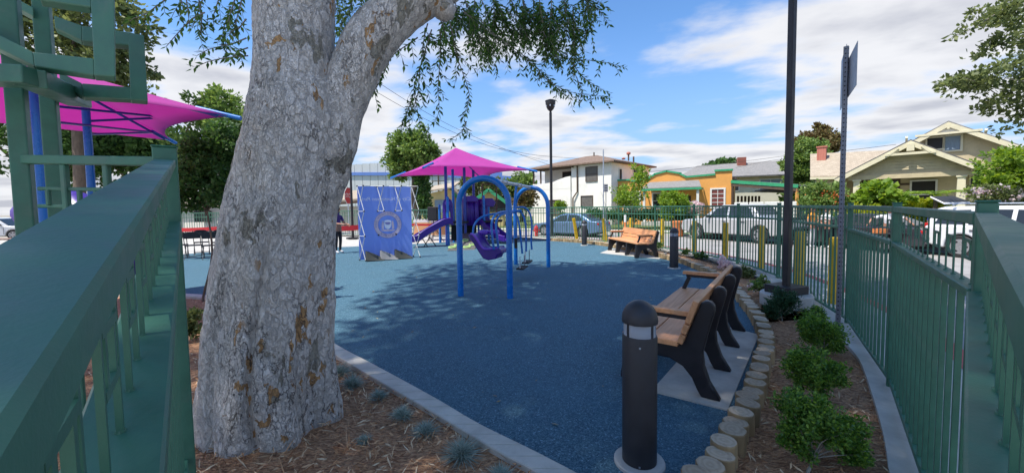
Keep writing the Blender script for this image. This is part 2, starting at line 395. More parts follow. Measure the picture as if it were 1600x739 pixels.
def logtop():
    m, t, b = newmat('sawn_log_end'); v = coords(t)
    oi = nd(t, 'ShaderNodeObjectInfo').outputs['Random']
    sx = nd(t, 'ShaderNodeSeparateXYZ', {0: v}); r = nd(t, 'ShaderNodeVectorMath', {0: nd(t, 'ShaderNodeMapping', {'Vector': v, 'Scale': (1, 1, 0)}).outputs[0]}, operation='LENGTH').outputs['Value']
    n = tnoise(t, v, 9, 4); rr = nd(t, 'ShaderNodeMath', {0: nd(t, 'ShaderNodeMath', {0: r, 1: 210.}, operation='MULTIPLY').outputs[0], 1: nd(t, 'ShaderNodeMath', {0: n.outputs[0], 1: 16.}, operation='MULTIPLY').outputs[0]}, operation='ADD').outputs[0]
    s = nd(t, 'ShaderNodeMath', {0: rr}, operation='SINE').outputs[0]
    c = mix(t, rmap(t, s, -1, 1, .3, .7), (.42, .32, .215), (.58, .465, .335)); n2 = tnoise(t, v, 30, 5); c = mix(t, rmap(t, n2.outputs[0], .5, .75, 0, .6), c, (.22, .17, .12))
    hsv = nd(t, 'ShaderNodeHueSaturation', {'Color': c, 'Value': rmap(t, oi, 0, 1, .7, 1.12, False)}); t.links.new(hsv.outputs[0], b.inputs['Base Color'])
    b.inputs['Roughness'].default_value = .9; bump(t, b, s, .2, .003); return m
m_logtop = logtop()
# ---- buildings
def stucco(name, col): return simple(name, col, .9, .06, 1.2, .25, 70, dirt=tuple(x*.72 for x in col), dirt_amt=.25)
m_stucco_w = stucco('white_stucco', (.80, .775, .72)); m_stucco_o = stucco('orange_stucco', (.70, .33, .085)); m_stucco_y = stucco('yellow_stucco', (.60, .47, .22))
m_stucco_c = stucco('cream_stucco', (.56, .53, .42))
m_beige = simple('beige_siding', (.52, .43, .27), .7, .08, 3, .1, 20, dirt=(.25, .21, .15), dirt_amt=.3)
m_cream = simple('cream_trim', (.66, .60, .42), .6, .06, 3)
m_trimg = simple('green_trim', (.035, .30, .14), .5, .08, 4)
m_dark = simple('dark_opening', (.015, .014, .014), .6, .2, 4)
m_frame = simple('white_frame', (.70, .69, .66), .5, .05, 5)
m_curtain = simple('maroon_curtain', (.17, .045, .04), .8, .25, 7, stretch=(6, 6, .5))
m_blind = simple('grey_blind', (.13, .12, .11), .7, .2, 5)
m_bcurtain = simple('blue_grey_curtain', (.20, .26, .32), .8, .2, 9, stretch=(6, 6, .5))
def glassy(name, col, rough=.06):
    m, t, b = newmat(name); n = tnoise(t, coords(t), 2, 3); t.links.new(mix(t, n.outputs[0], tuple(x*.7 for x in col), col), b.inputs['Base Color'])
    b.inputs['Roughness'].default_value = rough; b.inputs['Specular IOR Level'].default_value = .45; return m
m_glass = glassy('dark_glass', (.03, .038, .045))
def shingle(name, a, bcol, scale=3.2):
    m, t, b = newmat(name); v = coords(t)
    br = nd(t, 'ShaderNodeTexBrick', {'Vector': v, 'Color1': c4(a), 'Color2': c4(bcol), 'Mortar': c4(tuple(x*.5 for x in a)), 'Scale': scale, 'Mortar Size': .015, 'Brick Width': .6, 'Row Height': .45})
    n = tnoise(t, v, 1.5, 6, .7); c = mix(t, rmap(t, n.outputs[0], .4, .7, 0, .4), br.outputs[0], tuple(x*.75 for x in bcol))
    t.links.new(c, b.inputs['Base Color']); b.inputs['Roughness'].default_value = .95; bump(t, b, br.outputs['Fac'], -.4, .02); return m
m_roof_b = shingle('brown_shingle', (.17, .115, .085), (.23, .16, .12)); m_roof_g = shingle('grey_shingle', (.20, .195, .19), (.26, .25, .24)); m_roof_t = shingle('tan_shingle', (.34, .28, .21), (.44, .37, .28))
m_brick = shingle('red_brick', (.42, .14, .10), (.50, .19, .14), 9)
m_wh = simple('white_metal_cladding', (.60, .62, .63), .5, .05, 2, stretch=(8, 8, .3))
m_whblue = simple('blue_fascia', (.13, .24, .60), .5, .06, 2)
m_browntimber = simple('brown_timber', (.10, .065, .045), .7, .2, 6)
# ---- cars
def carpaint(name, col, metal=.0):
    m, t, b = newmat(name); n = tnoise(t, coords(t), 3, 4); t.links.new(mix(t, n.outputs[0], tuple(x*.93 for x in col), col), b.inputs['Base Color'])
    b.inputs['Roughness'].default_value = .28; b.inputs['Metallic'].default_value = metal; b.inputs['Coat Weight'].default_value = .8; b.inputs['Coat Roughness'].default_value = .05; return m
m_car_blue = carpaint('blue_car_paint', (.13, .22, .36), .35); m_car_silver = carpaint('silver_car_paint', (.56, .56, .56), .3); m_car_white = carpaint('white_car_paint', (.76, .76, .77)); m_car_dark = carpaint('dark_car_paint', (.02, .022, .028))
m_rim = simple('alloy_rim', (.42, .42, .43), .3, .08, 6, metal=.7)
m_tail = simple('red_lamp', (.45, .01, .01), .2, .1, 6); m_head = simple('clear_lamp', (.65, .66, .68), .15, .05, 6)
m_trimblk = simple('black_car_trim', (.02, .02, .022), .5, .1, 8)
# ---- people
m_skin = simple('skin', (.34, .17, .11), .6, .08, 10); m_hair = simple('dark_hair', (.025, .018, .014), .7, .2, 20)
m_osh = simple('orange_shirt', (.70, .30, .03), .8, .1, 8); m_wsh = simple('white_shirt', (.72, .72, .74), .8, .08, 8); m_jean = simple('blue_shorts', (.03, .06, .32), .8, .15, 10)
m_pale = simple('pale_trousers', (.58, .56, .55), .8, .1, 8); m_blk = simple('black_clothes', (.018, .018, .022), .85, .2, 8); m_pur = simple('purple_top', (.06, .03, .16), .8, .2, 8); m_shoe = simple('white_shoe', (.6, .6, .6), .6, .1, 8)
# ---- leaves
l_big = leafmat('feathery_leaf', [(.032, .078, .020), (.065, .14, .032), (.13, .22, .052)], .48)
l_dark = leafmat('dark_leaf', [(.030, .078, .020), (.055, .125, .03), (.09, .175, .042)], .3)
l_mid = leafmat('mid_green_leaf', [(.075, .145, .032), (.135, .22, .05), (.22, .31, .08)], .32)
l_olive = leafmat('olive_leaf', [(.065, .095, .032), (.12, .155, .05), (.18, .215, .075)], .32)
l_bright = leafmat('bright_leaf', [(.10, .19, .025), (.17, .28, .035), (.26, .36, .05)], .4)
l_yel = leafmat('yellow_green_leaf', [(.19, .26, .02), (.30, .36, .025), (.42, .42, .04)], .4)
l_rust = leafmat('rusty_leaf', [(.10, .075, .03), (.16, .11, .04), (.15, .15, .05)], .25)
l_box = leafmat('boxwood_leaf', [(.042, .12, .020), (.095, .21, .034), (.22, .36, .05)], .25, .4)
l_pine = leafmat('needle_leaf', [(.018, .055, .028), (.03, .085, .038), (.055, .12, .055)], .2, .5)
l_fesc = leafmat('blue_fescue', [(.17, .24, .21), (.28, .36, .33), (.42, .49, .44)], .2, .6)
l_flower_o = leafmat('orange_flower', [(.60, .10, .03), (.70, .22, .08), (.62, .16, .05)], .3); l_flower_p = leafmat('pale_pink_flower', [(.55, .38, .42), (.68, .55, .55), (.70, .62, .60)], .3)
# ================================================================ SETTING
def crom(pts, n=8):
    """Catmull-Rom through points"""
    pts = [Vector(p) for p in pts]; out = []
    for i in range(len(pts)-1):
        p0 = pts[max(i-1, 0)]; p1 = pts[i]; p2 = pts[i+1]; p3 = pts[min(i+2, len(pts)-1)]
        for k in range(n):
            t = k/n; out.append(.5*((2*p1)+(p2-p0)*t+(2*p0-5*p1+4*p2-p3)*t*t+(3*p1-p0-3*p2+p3)*t**3))
    return out + [pts[-1]]
def resample(pts, step=None, n=None):
    pts = [Vector(p) for p in pts]; d = [0]
    for a, b in zip(pts, pts[1:]): d.append(d[-1]+(b-a).length)
    if n is None: n = max(2, int(round(d[-1]/step))+1)
    out = []; j = 0
    for i in range(n):
        s = d[-1]*i/(n-1)
        while j < len(d)-2 and d[j+1] < s: j += 1
        u = (s-d[j])/max(1e-9, d[j+1]-d[j]); out.append(pts[j].lerp(pts[j+1], min(1, u)))
    return out
def V2(l, z=0): return [Vector((p[0], p[1], z)) for p in l]
def offset(pts, d):
    """shift a plan curve sideways (to the right of travel for d > 0)"""
    out = []
    for i, p in enumerate(pts):
        t = (pts[min(i+1, len(pts)-1)]-pts[max(i-1, 0)]); t.z = 0; t.normalize(); out.append(p + Vector((t.y, -t.x, 0))*d)
    return out
def struct(name, mb, mat, smooth=False): return tag(mb.build(name, mat, smooth=smooth), kind='structure')
def strip(mb, A, B):
    n = max(len(A), len(B)); A = resample(A, n=n); B = resample(B, n=n)
    for i in range(n-1): mb.poly([A[i], A[i+1], B[i+1], B[i]])
def polysheet(name, pts, mat, z): 
    return struct(name, MB().poly([Vector((p[0], p[1], z)) for p in pts]), mat)

FENCE_PX = [(4.2, 4.76), (5.36, 7.7), (5.72, 9.7), (5.5, 11.6), (5.0, 13.4), (4.2, 15.1), (3.05, 16.7), (1.75, 18.2), (0, 19.5), (-3, 20.8), (-8, 22.0), (-14, 22.6), (-22, 23.0)]
fence_curve = crom(V2(FENCE_PX), 10)
NEARPOST = Vector((1.676, 1.355, 0)); MIDPOST = Vector((3.10, 3.09, 0)); ENDPOST = Vector((4.2, 4.76, 0))

struct('ground', MB().poly([(-900, -900, -.62), (900, -900, -.62), (900, 900, -.62), (-900, 900, -.62)]), m_earth)
near_edge = crom(V2([(-40, 25.0), (-22, 23.9), (-14, 23.4), (-8, 22.8), (-3, 21.7), (.2, 20.3), (2.3, 18.9), (3.8, 17.2), (5.0, 15.5), (5.8, 13.6), (6.3, 11.7), (6.5, 9.7), (6.15, 7.5), (5.0, 4.5), (3.8, 2.6), (3.4, 0), (4, -12)], -.36), 8)
far_edge = crom(V2([(-40, 38), (-20, 36), (-8, 32), (0, 28.5), (5, 26.2), (9, 23.8), (13.3, 20), (15.9, 15), (17.0, 10), (17.6, 4), (18, -12)], -.36), 10)
mb = MB(); strip(mb, near_edge, far_edge); struct('road', mb, m_asphalt)
# far kerb, pavement strip and front lawns
k1 = far_edge; k2 = offset(far_edge, -.18)
mb = MB(); up = Vector((0, 0, .13))
n = 120; A = resample(k1, n=n); B = resample(k2, n=n)
for i in range(n-1):
    mb.poly([A[i], A[i+1], A[i+1]+up, A[i]+up]); mb.poly([A[i]+up, A[i+1]+up, B[i+1]+up, B[i]+up])
struct('kerb', mb, m_conc_l)
v1 = [p+Vector((0, 0, .12)) for p in k2]; v2 = [p+Vector((0, 0, .12)) for p in offset(far_edge, -1.5)]; v3 = [p+Vector((0, 0, .12)) for p in offset(far_edge, -3.0)]; v4 = [p+Vector((0, 0, .12)) for p in offset(far_edge, -40)]
mb = MB(); strip(mb, v1, v2); struct('grass_verge', mb, m_lawn)
mb = MB(); strip(mb, v2, v3); struct('pavement', mb, m_conc_l)
mb = MB(); strip(mb, v3, v4); struct('lawn', mb, m_lawn)
# near kerb painted red, directly outside the fence
fo = [ENDPOST.lerp(MIDPOST, 1.0)] + [MIDPOST.lerp(ENDPOST, .5)] + fence_curve
inner = offset(list(reversed(fence_curve))+[ENDPOST.lerp(MIDPOST, .5), MIDPOST.copy(), NEARPOST.copy(), Vector((3.2, -.6, 0)), Vector((3.6, -12, 0))], -.02)
mb = MB(); a = resample([p+Vector((0, 0, .015)) for p in inner], n=160); b = resample([p+Vector((0, 0, .375)) for p in near_edge], n=160)
# pavement between fence and kerb (level with the park)
b2 = offset(b, .16)
strip(mb, a, b2); struct('pavement_outside_fence', mb, m_conc)
mb = MB()
for i in range(159):
    mb.poly([b2[i]+up*.03, b2[i+1]+up*.03, b[i+1]+up*.03, b[i]+up*.03]); mb.poly([b[i]+up*.03, b[i+1]+up*.03, b[i+1]-Vector((0, 0, .4)), b[i]-Vector((0, 0, .4))])
m_redkerb = simple('red_kerb_paint', (.50, .10, .09), .8, .12, 5, .1, 60, dirt=(.35, .25, .22), dirt_amt=.6)
struct('red_kerb', mb, m_redkerb)

# park: base slab (paving), beds, rubber play surface
park = [(-40, -6), (3.4, -6), (2.9, -.3), (1.70, 1.30), (3.12, 3.05)] + [(p.x, p.y) for p in fence_curve] + [(-40, 24)]
polysheet('park_paving', park, m_conc_l, -.030)
kerb_out = [(985, 782), (900, 736), (826, 698), (746, 659), (678, 619), (580, 566), (523.7, 536)]
kerb_in = [(905, 782), (838, 736), (767, 698), (678, 644), (604, 601.5), (524, 554)]
KO = [G(*p, .03) for p in kerb_out] + [Vector((-3.3, 5.6, .03)), Vector((-4.6, 6.55, .03)), Vector((-6.2, 7.1, .03)), Vector((-8.2, 7.3, .03))]
KI = [G(*p, .03) for p in kerb_in] + [Vector((-3.2, 5.25, .03)), Vector((-4.5, 6.3, .03)), Vector((-6.15, 6.9, .03)), Vector((-8.2, 7.1, .03))]
KO = crom(KO, 6); KI = crom(KI, 6)
kn = 60; KO = resample(KO, n=kn); KI = resample(KI, n=kn); mb = MB()
for i in range(kn-1):
    if i % 9 == 8:   # tooled joint
        a0 = KO[i].lerp(KO[i+1], .93); a1 = KI[i].lerp(KI[i+1], .93)
    else: a0 = KO[i+1]; a1 = KI[i+1]
    mb.slab([KO[i], a0, a1, KI[i]], (0, 0, -.14))
struct('concrete_kerb', mb, m_conc).modifiers.new('bevel', 'BEVEL').width = .006
# logs along the right edge
log_px = [(1012, 800), (1050, 766), (1087, 737), (1108, 723), (1122, 707), (1131, 689), (1142, 674), (1147, 660), (1155, 646), (1165, 634), (1170, 620), (1173, 610), (1182, 589), (1188, 571), (1193, 552), (1197, 532), (1196, 516), (1189, 498), (1179, 482), (1166, 466), (1150, 448), (1133, 434), (1106, 418.5), (1069, 404.5), (1040, 397.5), (1010, 390.5), (980, 386), (949, 379.5), (905, 374.5), (858, 371.5)]
LOG_H = .13
lp = crom([G(*p, LOG_H) for p in log_px], 6); lp = [Vector((p.x, p.y, 0)) for p in lp]
logs_path = resample(lp, .143)
blue = [(p.x, p.y) for p in KO] + [(-9.5, 7.4), (-12.5, 13.6), (-10.5, 15.2), (-7.5, 15.6), (-5.5, 16.2), (-3.5, 17.0), (-1.5, 18.3), (0.6, 18.4)] + [(p.x, p.y) for p in reversed(logs_path)]
polysheet('rubber_play_surface', blue, m_ground_blue, 0.0)
strip_in = [G(*p) for p in [(1430, 900), (1388, 739), (1383, 698), (1365, 629), (1342, 565), (1315, 533), (1300, 508)]] + [p - Vector((.32, .05, 0)) for p in fence_curve[3:14:3]]
strip_in = crom(strip_in, 5)
strip_out = [Vector((1.60, 1.30, 0)), MIDPOST + Vector((.03, -.02, 0)), ENDPOST + Vector((.03, 0, 0))] + [p + Vector((.03, 0, 0)) for p in fence_curve[3:14:3]]
mb = MB(); A = resample(strip_in, n=40); B = resample(strip_out, n=40)
for i in range(39): mb.slab([A[i]+Vector((0, 0, .03)), A[i+1]+Vector((0, 0, .03)), B[i+1]+Vector((0, 0, .03)), B[i]+Vector((0, 0, .03))], (0, 0, -.1))
struct('concrete_mow_strip', mb, m_conc)
bedR = [(p.x, p.y) for p in logs_path] + [(p.x-.03, p.y-.03) for p in reversed([q for q in fence_curve if q.y < 18.4])] + [(p.x+.02, p.y) for p in reversed(strip_in)] + [(1.0, .9)]
polysheet('right_mulch_bed', bedR, m_mulch, -.008)
bedL = [(-.05, .12)] + [(p.x, p.y) for p in KI] + [(-8.2, 4.5), (-2.4, 2.1), (-1.66, 1.86)]
polysheet('left_mulch_bed', bedL, m_mulch, -.012)
# bench slabs
slab1 = [G(1018, 612), G(1137, 642), G(1186, 524), G(1112, 505)]
struct('bench_slab', MB().slab([p+Vector((0, 0, .012)) for p in slab1], (0, 0, -.06)), m_conc)
slab2 = [G(938, 395.5), G(1030, 405), G(1042, 396), G(955, 389)]
struct('bench_slab', MB().slab([p+Vector((0, 0, .012)) for p in slab2], (0, 0, -.06)), m_conc_l)

# mulch chips lying loose on the beds
def inpoly(x, y, poly):
    c = np.zeros(len(x), bool); n = len(poly); j = n-1
    for i in range(n):
        xi, yi = poly[i][:2]; xj, yj = poly[j][:2]
        c ^= ((yi > y) != (yj > y)) & (x < (xj-xi)*(y-yi)/(yj-yi+1e-12)+xi); j = i
    return c
def chips(name, poly, box, n, label):
    x = rng.uniform(box[0], box[1], n); y = rng.uniform(box[2], box[3], n); k = inpoly(x, y, poly)
    x, y = x[k], y[k]; n = len(x)
    dist = np.hypot(x, y); keep = rng.random(n) < np.clip(3.6/dist, .12, 1)**1.6; x, y = x[keep], y[keep]; n = len(x)
    a = rng.uniform(0, 6.283, n); l = rng.gamma(3, .0075, n)+.010; w = rng.uniform(.003, .008, n); tl = rng.normal(0, .28, n); rl = rng.normal(0, .5, n)
    d = np.stack([np.cos(a)*np.cos(tl), np.sin(a)*np.cos(tl), np.sin(tl)], 1); s = np.stack([-np.sin(a)*np.cos(rl), np.cos(a)*np.cos(rl), np.sin(rl)], 1)
    c = np.stack([x, y, np.full(n, .004)+rng.uniform(0, .012, n)+np.abs(np.sin(tl))*l*.5], 1)
    L = l[:, None]; W = w[:, None]
    q = np.stack([c-d*L-s*W*.6, c-d*L*.2-s*W, c+d*L, c+d*L*.2+s*W*.8], 1).reshape(-1, 3)
    return tag(link(name, np_mesh(name, q, 4, m_chip)), kind='stuff', label=label)
chips('mulch_chips', bedL, (-6, 1.2, .2, 7.2), 42000, 'loose bark chips on the bed around the big tree')
chips('mulch_chips', bedR, (1.0, 6, .9, 16), 42000, 'loose bark chips on the bed beside the log edging')

# fallen leaves and crumbs on the rubber surface
def litter(n):
    x = rng.uniform(-4, 4, n); y = rng.uniform(1.5, 12, n); k = inpoly(x, y, blue); x, y = x[k], y[k]; n = len(x); a = rng.uniform(0, 6.28, n); l = rng.uniform(.012, .032, n)[:, None]
    d = np.stack([np.cos(a), np.sin(a), rng.normal(0, .2, n)], 1); s = np.stack([-np.sin(a), np.cos(a), rng.normal(0, .3, n)], 1); c = np.stack([x, y, np.full(n, .008)], 1)
    return tag(link('leaf_litter', np_mesh('leaf_litter', np.stack([c-d*l, c+s*l*.35, c+d*l, c-s*l*.35], 1).reshape(-1, 3), 4, m_litter)), kind='stuff', label='few dry leaves scattered on the blue play surface')
m_litter = leafmat('dry_leaf', [(.20, .13, .06), (.32, .24, .12), (.42, .36, .22)], .1, .9)
litter(170)
# ================================================================ RAILINGS
PK = None
def picket_mesh(key, h, w=.019, d=None):
    k = ('pk', key, round(h, 3), w, d)
    if k not in MESH:
        mb = MB().box((0, 0, h/2), (w, d or w, h))
        if key == 'u': mb.lathe([(w*.66, -.0005), (w*.6, .003), (w*.5, .005)], 6)     # weld bead at the foot
        MESH[k] = mb.mesh('picket', m_green)
    return MESH[k]
MESH = {}
def ring_mesh(s, b=.012, d=.008):
    k = ('ring', round(s, 3))
    if k not in MESH:
        mb = MB(); h = .040; x = s/2
        mb.box((0, 0, h-b/2), (s, d, b)); mb.box((0, 0, -h+b/2), (s, d, b)); mb.box((-x+.018, 0, 0), (b, d, 2*h-2*b)); mb.box((x-.018, 0, 0), (b, d, 2*h-2*b))
        MESH[k] = mb.mesh('ornament_square', m_green)
    return MESH[k]
def loc_in(parent, p): return INV[parent.name] @ Vector(p)
def rail(parent, a, b, w, h, name='top_rail', bv=.004):
    mb = MB().beam(a, b, w, h); o = mb.build(name, m_green, parent, world=True); bev(o, bv, 1); return o
def post(parent, p, h, w=.05, rz=0, z0=-.02):
    k = ('post', round(h, 3), w)
    if k not in MESH:
        mb = MB().box((0, 0, h/2), (w, w, h)); mb.box((0, 0, h+.004), (w+.008, w+.008, .008)); MESH[k] = mb.mesh('post', m_green)
    o = link('post', MESH[k], parent, loc_in(parent, (p[0], p[1], p[2]+z0)), (0, 0, rz)); bev(o, .004, 1); return o
def bay(root, A, B, top=1.505, ledge=1.225, bottom=.085, tw=.05, lw=.06, spacing=.105, orn=True, pw=.019, hA=0., hB=0., e0=.03, e1=.03, ud=.009, th=.045, single=False):
    """one bay of railing between plan points A and B; hA/hB lift its two ends"""
    A = Vector((A[0], A[1], 0)); B = Vector((B[0], B[1], 0)); d = B-A; L = d.length; u = d/L; rz = math.atan2(u.y, u.x)
    zA = Vector((0, 0, hA)); zB = Vector((0, 0, hB))
    a0 = A+u*e0; b0 = B-u*e1
    rail(root, a0+zA+Vector((0, 0, top-th/2)), b0+zB+Vector((0, 0, top-th/2)), tw, th, 'top_rail')
    rail(root, a0+zA+Vector((0, 0, ledge-.0175)), b0+zB+Vector((0, 0, ledge-.0175)), lw, .035, 'ledge_rail')
    rail(root, a0+zA+Vector((0, 0, bottom)), b0+zB+Vector((0, 0, bottom)), .035, .035, 'bottom_rail')
    n = int(L/spacing); 
    for i in range(1, n):
        s = i/n; p = A.lerp(B, s); lift = hA*(1-s)+hB*s
        hu = top-.045-ledge; hl = ledge-.035-bottom-.0175
        if single:
            link('picket', picket_mesh('s', top-.045-bottom-.0175, pw), root, loc_in(root, (p.x, p.y, lift+bottom+.0175)), (0, 0, rz)); continue
        link('picket', picket_mesh('u', hu, pw*.75, ud), root, loc_in(root, (p.x, p.y, lift+ledge)), (0, 0, rz))
        link('picket', picket_mesh('l', hl, pw), root, loc_in(root, (p.x, p.y, lift+bottom+.0175)), (0, 0, rz))
        if orn and i < n-1 and i % 2 == 1:
            q = A.lerp(B, (i+.5)/n); w = L/n-pw*.75-.002
            o = link('ornament_square', ring_mesh(w), root, loc_in(root, (q.x, q.y, lift+(top+ledge)/2-.01)), (0, 0, rz))
# ---- right railing (near three bays plus the long bend along the street)
fr = thing('metal_fence', 'dark green metal picket fence curving from the right foreground along the street', 'fence', (NEARPOST.x, NEARPOST.y, 0))
rzn = math.atan2(MIDPOST.y-NEARPOST.y, MIDPOST.x-NEARPOST.x)
post(fr, NEARPOST, 1.56, .050, rzn-.1); post(fr, MIDPOST, 1.55, .052, rzn); post(fr, ENDPOST, 1.55, .052, rzn+.1)
bay(fr, NEARPOST, (.056, -.01), lw=.075, tw=.052, spacing=.11, ud=.009, th=.038)
bay(fr, NEARPOST, MIDPOST, spacing=.14, ud=.005); bay(fr, MIDPOST, ENDPOST, spacing=.14, ud=.006)
fc = resample([p for p in fence_curve if p.y < 19.6 or p.x > -1], step=.02)
def curve_bays(root, pts_list, top, ledge, spacing, ornament=True):
    for A, B in zip(pts_list, pts_list[1:]):
        bay(root, A, B, top=top, ledge=ledge, spacing=spacing, orn=False, tw=.045, lw=.045, single=True)
        if ornament:
            # the row of small squares is only a few pixels here: one welded band per bay
            mb = MB(); d = (B-A); L = d.length; u = d/L; n = int(L/spacing); z = (top+ledge)/2; rz = math.atan2(u.y, u.x)
            for i in range(1, n-1):
                q = A.lerp(B, (i+.5)/n); h = .035; w = L/n-.02
                for dz in (-h, h): mb.box((q.x, q.y, z+dz), (w, .014, .012), rz)
            o = mb.build('ornament_band', m_green, root, world=True); o['kind'] = 'stuff'
posts_plan = [ENDPOST, Vector((5.36, 7.7, 0)), Vector((5.72, 9.7, 0)), Vector((5.5, 11.6, 0)), Vector((5.0, 13.4, 0)), Vector((4.2, 15.1, 0)), Vector((3.05, 16.7, 0)), Vector((1.75, 18.2, 0)), Vector((0, 19.5, 0))]
sub = [ENDPOST]
for a, b in zip(posts_plan, posts_plan[1:]):
    sub.append(b)
curve_bays(fr, sub, 1.50, 1.235, .14)
for p in posts_plan[1:]: post(fr, p, 1.56, .055)
fb = thing('metal_fence', 'green metal picket fence running behind the play structure at the far end of the park', 'fence', (-3, 20.8, -.1))
pp = [Vector((0, 19.5, 0)), Vector((-1.6, 20.2, 0)), Vector((-3.2, 20.9, 0)), Vector((-5.5, 21.5, 0)), Vector((-8, 22.0, 0)), Vector((-11, 22.35, 0)), Vector((-14, 22.6, 0)), Vector((-18, 22.85, 0)), Vector((-22, 23.0, 0))]
curve_bays(fb, [p-Vector((0, 0, 0)) for p in pp], 1.47, 1.21, .15)
for p in pp[1:]: post(fb, p, 1.52, .07)

# ---- left railing climbing away from the camera, with its cross bay
LA = Vector((-.088, -.02, 0)); LP = P(258, 250, 1.77); hB = LP.z-1.505; hA = 1.467-1.505
fl = thing('metal_fence', 'dark green metal railing with wide top rail in the left foreground beside the big tree', 'fence', (LP.x, LP.y, 0))
bay(fl, LA, (LP.x, LP.y, 0), hA=hA, hB=hB, lw=.088, tw=.072, spacing=.105, e0=0, e1=.03, ud=.007, pw=.0125, th=.034)
u = Vector((LP.x-LA.x, LP.y-LA.y, 0)).normalized(); rzl = math.atan2(u.y, u.x)
post(fl, (LP.x+u.x*.02, LP.y+u.y*.02, 0), LP.z+.075, .085, rzl)
# apex post behind the viewer where both foreground railings meet
post(fl, (-.02, -.16, 0), 1.40, .09)
# cross bay from the corner post to the gate
CB = P(20, 243, 1.86)
def xbeam(px0, py0, px1, py1, Y0, Y1, w, h, nm): rail(fl, P(px0, py0, Y0), P(px1, py1, Y1), w, h, nm)
xbeam(36, 249.5, 250, 252.5, 1.86, 1.84, .045, .042, 'top_rail')
xbeam(60, 295, 250, 297, 1.86, 1.84, .016, .018, 'ornament_bar')
xbeam(60, 322, 250, 324, 1.86, 1.84, .016, .018, 'ornament_bar')
xbeam(36, 362, 250, 366, 1.86, 1.84, .05, .035, 'ledge_rail')
for px in (100, 166, 230):
    a = P(px, 257, 1.85); b = P(px, 362, 1.85); rail(fl, Vector((a.x, a.y, b.z)), a, .026, .026, 'picket')
for px in (75, 124, 150, 197):
    a = P(px, 297, 1.85); b = P(px, 321, 1.85); rail(fl, Vector((a.x, a.y, b.z)), a, .018, .018, 'picket')
for px in range(50, 250, 30):
    a = P(px, 366, 1.85); rail(fl, Vector((a.x, a.y, .1)), a, .02, .02, 'picket')

# ---- gate frame with fretwork scroll ends
gt = thing('gate_frame', 'tall green gate frame with square fretwork scrolls at the left edge of the photo', 'gate', (-2.35, 1.85, 0))
def gbar(poly, Y, depth, nm):
    """flat bar outline (photo pixels at distance Y) given real thickness along the view axis"""
    pts = [P(x, y, Y) for x, y in poly]
    o = MB().slab(pts, Vector((-.70, .72, -.12))*(depth*.8)).build(nm, m_green, gt, world=True); bev(o, .005, 2); return o
a = P(24, 380, 1.80); b = P(8, -60, 1.80)
def gpost(px, Y, w, nm='gate_post', rz=.45):
    c = P(px, 200, Y)
    o = MB().box((c.x, c.y, 1.5), (w, w, 3.1), rz).build(nm, m_green, gt, world=True); bev(o, .006, 2)
gpost(30, 1.86, .062, rz=.62); gpost(80, 2.16, .062, rz=.62)
# box beam joining the two posts
mbm = MB(); mbm.beam(P(-60, 116, 1.66), P(54, 121, 1.70), .10, .075)
bev(mbm.build('cross_beam', m_green, gt, world=True), .005, 2)
mbm = MB(); mbm.beam(P(46, 122, 1.70), P(124, 157, 2.3), .10, .078)
bev(mbm.build('cross_beam', m_green, gt, world=True), .005, 2)
# front scroll
gbar([(142, -40), (178, -40), (180, 120), (147, 118), (146, 90), (142, 8)], 1.74, .085, 'scroll_bar')
gbar([(62, 0), (64, -26), (142, -22), (142, 12)], 1.745, .08, 'scroll_bar')
gbar([(51, 81), (146, 91), (147, 118), (54, 104)], 1.748, .08, 'scroll_bar')
gbar([(-40, 34), (0, 55), (51, 81), (54, 104), (0, 77), (-40, 56)], 1.752, .08, 'scroll_bar')
# rear scroll
gbar([(200, 50), (225, 55), (231, 158), (204, 156)], 2.05, .085, 'scroll_bar')
gbar([(128, 40), (200, 50), (225, 55), (201, 71), (128, 64)], 2.055, .08, 'scroll_bar')
gbar([(84, 24), (128, 40), (128, 64), (86, 44)], 2.06, .08, 'scroll_bar')
gbar([(128, 130), (204, 136), (206, 156), (130, 152)], 2.055, .08, 'scroll_bar')
gbar([(92, 112), (128, 130), (130, 152), (94, 130)], 2.06, .08, 'scroll_bar')
gbar([(30, 0), (52, 12), (52, 26), (30, 14)], 2.1, .08, 'scroll_bar')

# ---- log edging
le = thing('log_edging', 'row of short upright sawn logs edging the blue play surface on the right', 'edging', (logs_path[10].x, logs_path[10].y, 0))
lm = []
for k in range(6):
    mb = MB(); n = 14; r = .077; prof = []
    rr = [r*(1+.05*math.sin(2*a/n*6.283+k)+random.uniform(-.035, .035)) for a in range(n)]
    vs = []; H = .26
    for z, f in ((-.12, 1), (LOG_H-.006, 1), (LOG_H, .95)):
        for j in range(n): vs.append((rr[j]*f*math.cos(6.283*j/n), rr[j]*f*math.sin(6.283*j/n), z))
    fs = [(i*n+j, i*n+(j+1) % n, (i+1)*n+(j+1) % n, (i+1)*n+j) for i in range(2) for j in range(n)]
    mb.add(vs, fs); mb.cur = 1; mb.add([vs[2*n+j] for j in range(n)], [tuple(range(n))])
    me = mb.mesh('log', [m_log, m_logtop]); lm.append(me)
for i, p in enumerate(logs_path):
    o = link('log', lm[i % 6], le, loc_in(le, (p.x+random.uniform(-.01, .01), p.y+random.uniform(-.01, .01), random.choice((0, 0, .008, -.008, -.02))+random.uniform(-.005, .005))), (random.uniform(-.05, .05), random.uniform(-.05, .05), random.uniform(0, 6.28)))
# ================================================================ PLAYGROUND OBJECTS
def at(p, z=0): return (p.x, p.y, z)
